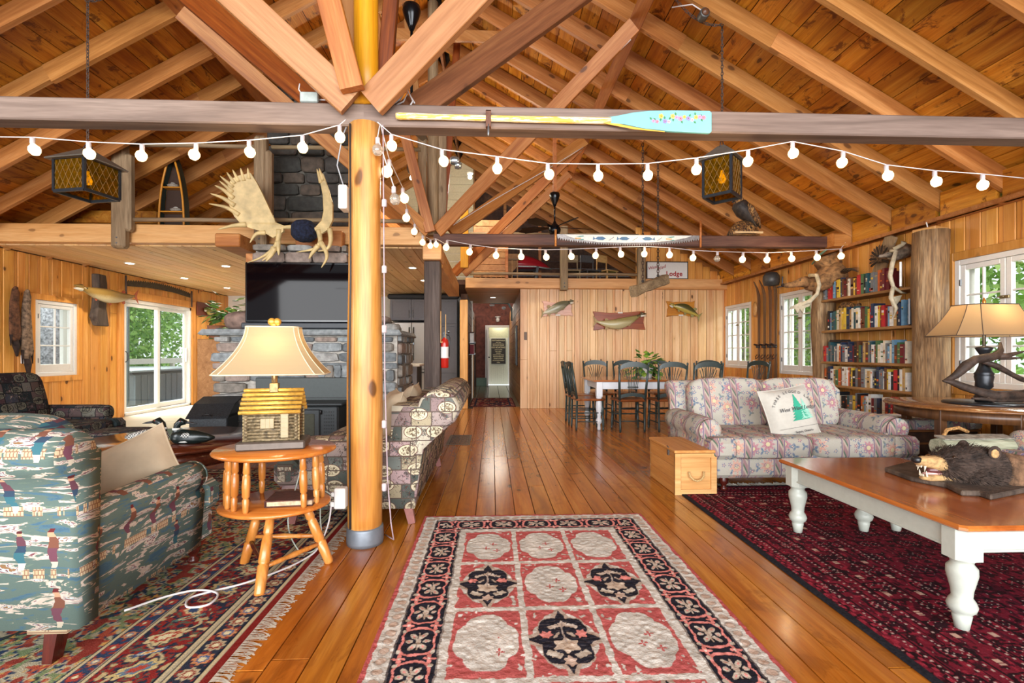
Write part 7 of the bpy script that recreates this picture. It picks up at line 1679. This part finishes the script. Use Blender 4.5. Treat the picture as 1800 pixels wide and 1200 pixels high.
fb = thing('display_book', 'dark book with a snowy mountain on its cover, facing out on the second shelf', 'book', (4.56, 5.12, 1.458), -.75); MB().cbox(0,.02,-.085,.085,0,.28,.002).build('cover', plain('cover_charcoal', '#2c1c1a', .3), fb)
MB().prism([(-.08,.12),(.08,.11),(.04,.17),(.0,.23),(-.04,.18)], (-.002,0,0), (0,1,0), (0,0,1), (.003,0,0)).build('mountain_print', BM['tan'], fb); MB().prism([(-.025,.20),(.02,.20),(.0,.23)], (-.003,0,0), (0,1,0), (0,0,1), (.003,0,0)).build('snow_print', BM['white'], fb)
text('BLA', .05, (-.003, .07, .07), (pi/2, 0, -pi/2), BM['cream'], fb); text('GLO', .05, (-.003, .07, .02), (pi/2, 0, -pi/2), BM['cream'], fb)
tag(MB().box(4.59,4.72,6.18,6.40,1.298,1.325).build('book', BM['black']), 'black book lying flat across the books of the third shelf', 'book')
ck = tag(MB().tube([(4.62,6.25,1.75),(4.63,6.18,1.78),(4.64,6.08,1.765),(4.64,5.98,1.75),(4.63,5.92,1.755)], [.02,.05,.04,.02,.03], 10).build('duck_carving', M_char), 'small dark carved duck on the books of the second shelf', 'carving')
# ---- things above the bookcase
gb = tag(MB().beam((4.82,5.86,2.12),(4.80,5.62,2.56),.18,.025,(1,0,0),b=.004).build('barn_board', M_greywood), 'leaning grey barn board behind the turkey feathers', 'board')
tf = thing('turkey_tail', 'round fan of striped turkey feathers pinned to the barn board', 'feather fan', (4.76, 5.72, 2.30))
M_fe = plain('feather_brown', '#5a4430', .8, var=.5, scale=40); M_fed = plain('feather_tip', '#241a14', .8, var=.2)
for k in range(15):
    a = radians(-25+16.4*k); d = Vector((0, cos(a), sin(a))); s_ = Vector((0, -sin(a), cos(a)))*.018
    MB().add([d*.03-s_*.5+Vector((-.01-.0015*k,0,0)), d*.03+s_*.5+Vector((-.01-.0015*k,0,0)), d*.15+s_+Vector((-.02-.0015*k,0,0)), d*.175+Vector((-.02-.0015*k,0,0)), d*.15-s_+Vector((-.02-.0015*k,0,0))], [(0,1,2,3,4)]).build('feather', M_fe if k % 2 else M_fed, tf)
MB().blob((-.02,0,0),(.02,.05,.05),12,6).build('fan_base', M_fe, tf)
sf = thing('fallen_wing', 'dark striped wing feathers lying on top of the top shelf books', 'feathers', (4.64, 6.05, 2.17))
for k in range(7): MB().tube([(0,-.12-.0*k,.0+.01*k),(-.01,.0+.02*k,.05+.006*k),(-.01,.12+.02*k,.02+.004*k)], [.004,.014,.003], 6, flat=.4).build('feather', M_fe if k % 2 else M_fed, sf)
def anim_head(name, label, loc, rz, s, mat, neck=True, sc=1, ears=True, wall=.75):
    t = thing(name, label, 'mounted head', loc, rz)
    # local: nose to -x, wall at +x
    if neck: MB().tube([(.95*wall*s/.75*.82,0,.15*s),(.62*s,0,.10*s),(.42*s,0,-.02*s),(.30*s,0,-.02*s)], [.26*s,.24*s,.16*s,.10*s], 16, flat=.8).build('neck', mat, t)
    MB().tube([(.33*s,0,.02*s),(.22*s,0,.03*s),(.10*s,0,-.005*s),(.0,0,-.02*s),(-.06*s,0,-.02*s)], [.10*s,.095*s,.06*s,.05*s,.035*s], 14, flat=.85).build('head', mat, t)
    MB().blob((-.075*s,0,-.015*s),(.025*s,.035*s,.03*s),10,6).build('muzzle', M_fdk, t)
    for y in (-1, 1):
        if ears: MB().tube([(.30*s,y*.08*s,.08*s),(.36*s,y*.15*s,.13*s),(.42*s,y*.19*s,.13*s)], [.02*s,.035*s,.004*s], 8, flat=.5).build('ear', mat, t)
        MB().blob((.16*s,y*.075*s,.05*s),(.013*s,.008*s,.012*s),8,5).build('eye', M_black, t)
    return t
M_dfur = plain('caribou_fur', '#84603c', .95, var=.45, scale=18, bump=.9)
ah = anim_head('caribou_head', 'brown caribou head mounted on the right wall beside the bookcase', (4.08, 6.52, 2.10), -.12, .85, M_dfur)
M_bone = plain('bleached_antler', '#b8ab90', .6, var=.2, scale=16, bump=.3)
def ant(parent, pts, rad, name='antler', mat=None): MB().tube(pts, rad, 9, jit=.05).build(name, mat or M_bone, parent)
ant(ah, [(.24,-.10,.10),(.27,-.22,.08),(.26,-.30,-.06),(.22,-.32,-.18),(.12,-.32,-.28),(.02,-.32,-.32)], [.028,.026,.024,.024,.03,.02])
MB().prism([(.16,-.24),(.02,-.28),(-.10,-.34),(-.13,-.38),(-.06,-.37),(-.03,-.43),(.0,-.37),(.04,-.43),(.06,-.36),(.12,-.34)], (0,-.33,0), (1,0,0), (0,0,1), (0,.02,0)).build('antler_palm', M_bone, ah)
MB().tube([(.50,.05,.22),(.58,.05,.30),(.68,.02,.36)], [.15,.12,.09], 10).build('mane', M_dfur, ah)
sk = anim_head('small_deer_head', 'small antlered deer head mounted at the top of the thick log', (4.46, 5.38, 2.27), .1, .42, plain('grey_deer_fur', '#7c6e5e', .9, var=.4, scale=24, bump=.7), neck=True)
ant(sk, [(.10,-.03,.05),(.12,-.08,.03),(.02,-.13,-.12),(-.02,-.14,-.26),(.02,-.14,-.38),(.12,-.14,-.44),(.2,-.14,-.45)], [.026,.022,.024,.022,.02,.014,.005])
ant(sk, [(.02,-.14,-.38),(-.01,-.14,-.50),(.06,-.14,-.62),(.02,-.14,-.72)], [.02,.024,.02,.008]); MB().prism([(-.02,-.5),(.13,-.47),(.1,-.53),(.06,-.58),(.02,-.6)], (0,-.145,0), (1,0,0), (0,0,1), (0,.018,0)).build('antler_palm', M_bone, sk)
ant(sk, [(.11,-.06,.06),(.16,-.12,.10),(.16,-.14,.13)], [.024,.022,.03])
pt = tag(MB().tube([(4.62,6.74,2.0),(4.63,6.73,1.7),(4.62,6.70,1.35),(4.63,6.69,1.1)], [.02,.05,.055,.02], 10, jit=.1).build('hanging_pelt', M_fur1), 'narrow brown pelt hanging down beside the middle window', 'pelt')
gp = tag(MB().tube([(4.72,6.95,2.46),(4.70,6.75,2.56),(4.70,6.62,2.60),(4.69,6.58,2.64)], [.012,.016,.012,.014], 8).build('green_carving', plain('mint_paint', '#7fae93', .6, var=.1)), 'mint green painted stick carving above the middle window', 'carving')
# ---- skis and helmet
M_ski = wood('old_ski_wood', '#4a3424', '#6e5038', '#86664a', 'z', 'object', rough=.5, knots=0, var=.1)
M_lthr = plain('leather_strap', '#3a241a', .7)
for i, (y, zt) in enumerate(((8.57, 2.44), (8.39, 2.44), (8.21, 2.48), (8.05, 2.46))):
    t = thing('wooden_ski', ('leftmost','second','third','rightmost')[i]+' of four old wooden skis standing against the right wall', 'ski', (4.83, y, .62), 0, 'old wooden skis on the right wall')
    L = zt-.62; R = []
    for k in range(16):
        u_ = k/15; w = .038*(1-.25*sin(pi*min(1,u_*1.2)))*(1 if u_ < .9 else max(.15, (1-u_)*9)); R.append([(-.0-.10*max(0,u_-.82)**2*30-.006, -w, L*u_), (-.10*max(0,u_-.82)**2*30-.006, w, L*u_), (-.10*max(0,u_-.82)**2*30+.008, w, L*u_), (-.10*max(0,u_-.82)**2*30+.008, -w, L*u_)])
    MB().loft(R, 0, False).build('board', M_ski, t); MB().cbox(-.03,-.005,-.055,.055,.62,.66,.005).build('binding_plate', M_iron, t)
    MB().tube([(-.01,-.05,.66),(-.07,-.04,.68),(-.085,0,.69),(-.07,.04,.68),(-.01,.05,.66)], .009, 6).tube([(-.01,-.045,.5),(-.05,-.05,.45),(-.06,.0,.42),(-.04,.045,.46),(-.01,.045,.5)], .007, 6).build('strap', M_lthr, t)
hp = tag(MB().lathe([(.0,.11),(.09,.09),(.13,.03),(.135,-.04),(.12,-.12),(.0,-.14)], (4.74, 8.03, 2.42), 18, ax='z').build('old_pot', plain('dull_grey_tin', '#4a4a4a', .45, .4, var=.15)), 'dull grey metal pot hanging at the roof line above the skis', 'pot')
sp2 = tag(MB().lathe([(.0,-.02),(.05,-.015),(.075,0),(.05,.015),(0,.02)], (4.84, 8.72, 1.95), 14, ax='x', sy=1.9).build('carved_disc', M_che), 'oval carved wooden disc hanging beside the leftmost ski', 'ornament')
brk = tag(MB().tube([(4.83,7.86,2.42),(4.83,7.86,2.26),(4.83,8.0,2.26)], .01, 6).build('shelf_bracket', plain('slate_blue', '#5a6a7c', .5)), 'small blue grey bracket under the metal pot', 'bracket')
for i, (yy, zz, lb_) in enumerate(((8.82, .96, 'white wall outlet near the far window by the skis'),)):
    tag(MB().cbox(4.87,4.885,yy-.035,yy+.035,zz-.055,zz+.055,.003).build('wall_outlet', M_white), lb_, 'outlet')
# ---- mounted fish on back wall
def plaque(label, pts, mat, y=9.965):
    o = chamfer_obj(MB().prism(pts, (0, y-.02, 0), (1,0,0), (0,0,1), (0,.03,0)).build('plaque', mat), .006, 1); return tag(o, label, 'plaque')
def wavy(x0, x1, z0, z1, seed):
    r = random.Random(seed); P = []
    for (a, b, c, d, n) in ((x0,z0,x1,z0,9),(x1,z0,x1,z1,5),(x1,z1,x0,z1,9),(x0,z1,x0,z0,5)):
        for k in range(n):
            t_ = k/n; nx, nz = (d-b), -(c-a); l = sqrt(nx*nx+nz*nz); e = -.022*sin(pi*t_)*(1 if True else 0)+r.uniform(-.012,.012); e = e if k else .014
            P.append((a+(c-a)*t_+nx/l*e*1.0, b+(d-b)*t_+nz/l*e*1.0))
    return P
M_p1 = wood('pinkish_plaque', '#a86a54', '#cf9a80', '#dcb09a', 'x', rough=.3, knots=0, var=0); M_p2 = wood('red_cedar_plaque', '#5e2412', '#94441e', '#b0602c', 'x', rough=.3, knots=.3, var=0); M_p3 = wood('amber_plaque', '#94541a', '#c4802a', '#d89a3e', 'x', rough=.3, knots=.2, var=0)
plaque('pale pinkish wavy edged plaque behind the left mounted fish', wavy(1.04, 1.66, 1.91, 2.22, 1), M_p1); plaque('large red cedar wavy edged plaque behind the mounted muskie', wavy(2.10, 3.18, 1.63, 2.01, 2), M_p2); plaque('amber wavy edged plaque behind the curved walleye', wavy(3.64, 4.24, 1.91, 2.23, 3), M_p3)
mt = (fishmat('trout_skin', '#5c5a44', '#8f8b72', '#b8b29a', .1), plain('tan_fin', '#8c7440', .5, var=.1), MATS['fish_belly'])
fish('mounted_trout', 'silvery green mounted fish angled upward on the pinkish plaque', (1.36, 9.88, 2.08), .64, .21, .5, .0, mt, flip=1, tilt=.24)
fish('mounted_muskie', 'long mounted muskie curving upward on the red cedar plaque', (2.66, 9.87, 1.87), 1.04, .23, .55, .12, (fishmat('muskie_skin', '#4c4024', '#8e8250', '#b5aa80', .1), plain('muskie_fin', '#9a7c48', .5, var=.15), MATS['fish_belly']), flip=1, tilt=.14)
fish('mounted_walleye', 'yellow green mounted walleye with drooping tail on the amber plaque', (3.98, 9.87, 2.03), .66, .19, .55, .05, (fishmat('walleye_skin', '#4c4a24', '#b39f4a', '#d3cba8'), plain('walleye_fin', '#8f8650', .5, var=.1), MATS['fish_belly']), flip=-1, tilt=-.0, sag=1).rotation_euler = (0, radians(22), 0)
for (x, z, lb_) in ((1.36,1.93,'left fish'), (2.66,1.985,'muskie'), (3.94,1.935,'walleye')): tag(MB().cbox(x-.05,x+.05,9.938,9.944,z-.015,z+.015,.002).build('name_tag', M_cream), 'small pale tag on the plaque of the '+lb_, 'tag')
# ================================================================ DINING
M_gch = plain('dark_green_paint', '#2d3937', .35, var=.08); M_seat = wood('saddle_seat', '#5a2c14', '#8a4c26', '#a0623a', 'x', 'object', rough=.3, knots=0, var=0, bump=0)
def dining_chair(label, x, y, rz):
    t = thing('dining_chair', label, 'chair', (x, y, 0), rz, 'dark green sheaf back dining chairs')
    sx_ = .20
    for s_ in (-1, 1):
        MB().turned((s_*.178,.20,0), (s_*.185,.19,.46), [(0,.015),(.1,.017),(1,.019)], 8).turned((s_*.185,.19,.45), (s_*.212,.27,.97), [(0,.019),(.5,.018),(1,.013)], 8).build('rear_post', M_gch, t)
        MB().lathe([(.009,0),(.014,.012),(.017,.026),(.012,.04),(.0,.048)], (s_*.212,.27,.965), 8).build('finial', M_gch, t)
        MB().turned((s_*.205,-.20,0), (s_*.19,-.19,.45), [(0,.012),(.04,.017),(.07,.011),(.12,.017),(.4,.02),(.43,.012),(.46,.02),(.5,.012),(.53,.02),(1,.018)], 8).build('front_leg', M_gch, t)
        for z in (.13, .26): MB().turned((s_*.195,-.19,z), (s_*.178,.19,z), [(0,.007),(.5,.011),(1,.007)], 6).build('side_stretcher', M_gch, t)
    MB().turned((-.19,-.195,.22),(.19,-.195,.22), [(0,.008),(.3,.013),(.35,.009),(.5,.015),(.65,.009),(.7,.013),(1,.008)], 6).build('front_stretcher', M_gch, t); MB().turned((-.175,.195,.16),(.175,.195,.16), [(0,.008),(.5,.011),(1,.008)], 6).build('rear_stretcher', M_gch, t)
    MB().loft([[(-.19,-.22,.44),(.19,-.22,.44),(.225,-.17,.44),(.20,.2,.44),(-.20,.2,.44),(-.225,-.17,.44)],[(-.2,-.235,.455),(.2,-.235,.455),(.235,-.17,.455),(.205,.21,.455),(-.205,.21,.455),(-.235,-.17,.455)],[(-.19,-.225,.472),(.19,-.225,.472),(.225,-.17,.472),(.2,.2,.472),(-.2,.2,.472),(-.225,-.17,.472)]],0,False).build('seat', M_seat, t)
    yb = lambda z: .19+(z-.45)*.16
    # arched crest
    R = []
    for k in range(11):
        q = pi*k/10; x_ = -.205*cos(q); zc = .905+.085*sin(q)**.8; h_ = .028+.014*sin(q); R.append([(x_, yb(zc)-.010, zc-h_), (x_, yb(zc)+.010, zc-h_), (x_, yb(zc)+.010, zc+h_*.8), (x_, yb(zc)-.010, zc+h_*.8)])
    MB().loft(R, 0, False).build('crest_rail', M_gch, t)
    R = []
    for k in range(9):
        u_ = k/8; x_ = -.195+.39*u_; zc = .515+.035*sin(pi*u_); R.append([(x_, yb(zc)-.009, zc-.028), (x_, yb(zc)+.009, zc-.028), (x_, yb(zc)+.009, zc+.022), (x_, yb(zc)-.009, zc+.022)])
    MB().loft(R, 0, False).build('lower_rail', M_gch, t)
    MB().tube([(-.078, yb(.66), .655), (0, yb(.66), .655), (.078, yb(.66), .655)], .009, 6).build('tie_rail', M_gch, t)
    for k in range(7):
        a = (k-3)/3; MB().tube([(a*.058, yb(.53), .53), (a*.060, yb(.66), .66), (a*.075, yb(.76), .76), (a*.125, yb(.9), .90+.045*(1-a*a))], .0052, 5).build('spindle', M_gch, t)
    return t
c0 = dining_chair('dark green dining chair, leftmost of the three with their backs to the room', 2.03, 7.12, pi)
for x, y, rz, lb_ in ((2.60, 7.12, pi, 'dark green dining chair, middle of the three with their backs to the room'), (3.12, 7.12, pi, 'dark green dining chair behind the loveseat, rightmost of three showing their backs'),
    (1.44, 7.30, pi/2+.03, 'dark green dining chair at the left table end, nearer the camera'), (1.44, 7.92, pi/2-.02, 'dark green dining chair at the left table end, nearer the back wall'),
    (1.83, 8.25, 0, 'dark green dining chair on the wall side, left of the potted plant'), (2.36, 8.25, 0, 'dark green dining chair on the wall side, directly behind the potted plant'), (2.96, 8.25, .02, 'dark green dining chair on the wall side, right of the potted plant'),
    (3.62, 8.15, -.75, 'dark green dining chair turned sideways behind the far right table corner'), (4.22, 7.85, -pi/2+.35, 'dark green dining chair at the right table end by the far window')):
    copy_tree(c0, lb_, (x, y, 0), rz)
M_dt = wood('dining_table_top', '#7a4018', '#a8622e', '#bd7a42', 'x', 'object', rough=.18, knots=0, var=0, coat=.5, bump=0); M_dw = plain('white_painted_wood', '#d8dade', .35, var=.02)
dt = thing('dining_table', 'long farmhouse dining table with brown plank top and white turned legs', 'dining table', (2.80, 7.59, 0))
for k in range(6): MB().cbox(-1.30,1.30,-.52+.1735*k,-.52+.1735*(k+1)-.002,.722,.75,.003).build('top_plank', M_dt, dt)
ap = MB(); ap.cbox(-1.2,1.2,-.46,-.435,.61,.722,.003).cbox(-1.2,1.2,.435,.46,.61,.722,.003).cbox(-1.22,-1.195,-.43,.43,.61,.722,.003).cbox(1.195,1.22,-.43,.43,.61,.722,.003); ap.build('apron', M_dw, dt)
for x in (-1.21,1.21):
    for y in (-.45,.45):
        MB().lathe([(.022,0),(.028,.03),(.022,.09),(.045,.12),(.05,.15),(.03,.18),(.028,.2),(.05,.34),(.046,.42),(.03,.46),(.045,.48),(.045,.5)], (x,y,0), 16).cbox(x-.045,x+.045,y-.045,y+.045,.5,.722,.004).build('leg', M_dw, dt)
pp_ = thing('potted_pothos', 'green pothos plant in a white pot on the dining table', 'plant', (2.45, 7.62, .751)); MB().lathe([(.07,0),(.08,.004),(.10,.15),(.105,.16),(.09,.16),(0,.14)], n=20, sx=1.2).build('pot', M_white, pp_); leafy(pp_, (0,0,.19), .25, 120, .12, M_pl, 9, .5)
# ================================================================ HALL, POST FITTINGS, SMALL THINGS
fe = thing('fire_extinguisher', 'red fire extinguisher with white label on the dark square post', 'fire extinguisher', (-.63, 6.46, .95)); M_fe_ = plain('extinguisher_red', '#b5261c', .2, var=.03)
MB().lathe([(0,0),(.045,.0),(.052,.012),(.053,.33),(.045,.37),(.02,.395),(.018,.41)], n=20).build('cylinder', M_fe_, fe); MB().lathe([(.0535,.13),(.0538,.14),(.0538,.27),(.0535,.28)], n=20).build('label_band', M_white, fe)
MB().cbox(-.018,.018,-.02,.02,.40,.45,.004).build('valve', M_black, fe); MB().beam((-.03,0,.45),(.07,0,.47),.015,.012).beam((-.02,0,.47),(.06,0,.495),.012,.01).build('lever', M_black, fe); MB().tube([(.02,0,.44),(.06,0,.43),(.07,-.01,.4),(.062,-.01,.3),(.06,-.01,.15)], .008, 6).build('hose', M_black, fe)
MB().lathe([(.0,-.004),(.02,-.004),(.02,.004),(0,.004)], (.05,-.02,.48), 12, ax='y').build('gauge', M_chr, fe)
fr_ = thing('hanging_rack', 'narrow pale wooden rack hung on the side of the dark square post', 'frame', (-.67, 6.42, 1.28)); MB().cbox(-.01,.0,-.02,.0,0,.42,.003).build('stile', M_planky, fr_); MB().cbox(.05,.06,.02,.04,-.02,.38,.003).build('stile', M_planky, fr_); MB().cbox(-.0,.055,-.005,.02,.0,.02,.002).build('rail', M_planky, fr_)
vt = thing('floor_vent', 'dark metal floor vent grille set in the planks beside the couch', 'floor vent', (-.43, 6.41, 0)); f = MB()
for a, b, c, d in ((-.15,.15,-.36,-.32),(-.15,.15,.32,.36),(-.15,-.12,-.32,.32),(.12,.15,-.32,.32)): f.cbox(a,b,c,d,.0,.006,.001)
f.build('frame', plain('vent_brown', '#4a3c30', .4, .4), vt)
for k in range(14): MB().box(-.12+.0175*k,-.113+.0175*k,-.32,.32,.0,.004).build('slat', M_black, vt)
for k in range(12): MB().box(-.12,.12,-.31+.055*k,-.304+.055*k,.0,.003).build('bar', M_black, vt)
ou = thing('power_outlet', 'white power outlet block on the log post with lamp plugs', 'outlet', (-.885, 2.88, .30)); MB().cbox(-.035,.03,-.03,.03,-.06,.06,.006).build('block', M_white, ou); MB().cbox(-.06,-.03,-.02,.01,-.05,-.02,.004).build('plug', M_white, ou); MB().cbox(-.055,-.03,-.02,.01,.01,.035,.004).build('plug', M_white, ou)
cd_ = thing('lamp_cord', 'white extension cord looping over the oriental rug by the side table', 'cord', (0,0,0))
MB().tube(smooth([(-.94,2.87,.26),(-.955,2.86,.15),(-.99,2.80,.04),(-1.03,2.72,.014),(-1.10,2.58,.014),(-1.22,2.44,.014),(-1.33,2.36,.016),(-1.40,2.30,.014),(-1.36,2.22,.014),(-1.28,2.24,.014),(-1.29,2.33,.018),(-1.40,2.36,.022),(-1.52,2.32,.014),(-1.62,2.2,.014)]), .005, 8).build('cord', M_cord, cd_)
MB().tube(smooth([(-.94,2.87,.32),(-.99,2.86,.34),(-1.0,2.86,.2),(-.99,2.85,.06),(-1.03,2.80,.016),(-1.12,2.84,.016),(-1.16,2.80,.2),(-1.10,2.83,.5),(-1.12,2.72,.64)]), .004, 6).build('cord', plain('clear_cord', '#a9b0a4', .4), cd_)
# hallway
hs2 = thing('hall_shelf', 'small grey wall shelves of papers on the left hallway wall', 'shelf', (-.50, 11.2, 0))
for z in (1.38, 1.12):
    MB().cbox(-.02,.11,-.2,.5,z-.01,z,.002).build('shelf_board', M_grey, hs2); MB().cbox(.10,.11,-.2,.5,z,z+.03,.002).build('lip', M_grey, hs2)
for zi, z in enumerate((1.38, 1.12)):
    for k in range(7): 
        c = ['white','black','brown','maroon','cream','navy','red'][(k+zi*3) % 7]; o = tag(MB().cbox(-.005,.085,-.012,.012,0,.22+.02*(k % 3),.002).build('booklet', BM[c]), '%s booklet, %s from the front on the %s hallway shelf' % (c, ORD(k+1), 'upper' if zi == 0 else 'lower'), 'booklet', 'booklets on the hallway shelves'); o.location = (-.50, 11.06+.085*k, z+.003); o.rotation_euler = (.22*(-1)**k*.0+.25, 0, 0)
pf = thing('hall_picture', 'tall narrow framed picture on the right hallway wall', 'picture', (.595, 11.6, 1.2)); MB().cbox(-.03,0,-.25,.25,-.35,.6,.004).build('frame', M_black, pf); MB().box(-.033,-.029,-.22,.22,-.3,.55).build('print', plain('grey_print', '#7c8488', .3, var=.4, scale=5), pf)
tm_ = tag(MB().cbox(.54,.60,9.96,9.975,1.42,1.58,.004).build('thermostat', plain('brown_plate', '#5e4430', .5)), 'small brown plate at the end of the pine wall by the hallway', 'switch plate')
tm_.location = (.12,0,0)
cs3 = thing('cottage_sign', 'dark cottage rules sign with cream lettering on the far hallway door', 'sign', (.23, 17.55, .75)); MB().cbox(-.26,.26,-.02,.02,0,.92,.006).build('board', plain('sign_dark', '#2c2620', .6), cs3)
M_crl = plain('sign_cream', '#cfc29a', .6); rows = [('COTTAGE RULES',.062,.83),('take naps',.05,.765),('GO ON A NATURE WALK',.036,.71),('SING AROUND CAMPFIRES',.034,.66),('GO BOATING',.08,.57),('swim or fish',.055,.50),('nap often',.06,.43),('LAUGH',.05,.37),('WATCH THE STARS',.045,.31),('BREATHE FRESH AIR',.042,.25),('SHARE STORIES',.05,.18),('LIVE IN EACH MOMENT',.040,.11),('relax',.06,.04)]
for s_, sz, z in rows: text(s_, sz, (0, -.024, z), (pi/2, 0, 0), M_crl, cs3, align='CENTER', bold=.001)
hp_ = thing('hall_pipes', 'green and grey pipes with valves at the hallway ceiling', 'pipes', (.45, 13.6, 2.55)); MB().tube([(-.5,0,.0),(-.05,0,0),(.02,0,-.03),(.05,0,-.1),(.1,0,-.15),(.1,0,-.5)], .025, 8).build('pipe', plain('pale_pipe', '#7f9a98', .5), hp_); MB().tube([(.0,0,.2),(0,0,0)], .03, 8).blob((0,-.02,.1),(.05,.05,.05)).build('valve', plain('teal_valve', '#2f6a78', .4), hp_); MB().blob((-.12,0,-.14),(.06,.06,.05)).build('bulb_fitting', M_white, hp_)
sl_ = thing('hall_lamp', 'small white lamp fitting above the hallway end door', 'lamp', (.2, 16.95, 2.35)); MB().lathe([(.0,-.12),(.06,-.1),(.07,-.02),(.04,.03),(.1,.05),(.1,.07),(0,.08)], n=12).build('fitting', M_white, sl_)
vs_ = thing('hall_detector', 'white smoke detector on the board above the hallway', 'smoke detector', (.0, 12.95, 2.44)); MB().lathe([(0,-.04),(.06,-.035),(.075,0),(0,.004)], n=16).build('body', M_white, vs_)

# ---- white wires stapled along the braces of the second truss
wr_ = thing('brace_wires', 'white wires stapled along the top edges of the second truss braces', 'wires', (0, 0, 0))
for (a, b) in (((-.68, 6.38, 2.84), (1.42, 4.9, 4.36)), ((-.52, 6.5, 2.86), (1.42, 7.5, 4.36)), ((-.7, 9.1, 2.78), (1.42, 7.65, 4.36))):
    a, b = Vector(a), Vector(b); MB().tube(smooth([a, a.lerp(b, .3)+Vector((0, 0, .012)), a.lerp(b, .65)-Vector((0, 0, .008)), b], 4), .006, 5).build('wire', M_cord, wr_)
tt = thing('loose_wire', 'stubs of white cable tied around the left braces above the tie beam', 'wires', (-1.5, 3.1, 3.18))
for k in range(3): MB().tube(smooth([(-.02-.03*k, -.12, .02*k), (.05, -.16, .03+.02*k), (.12+.02*k, -.12, -.01)], 4), .006, 6).build('wire', M_cord, tt)
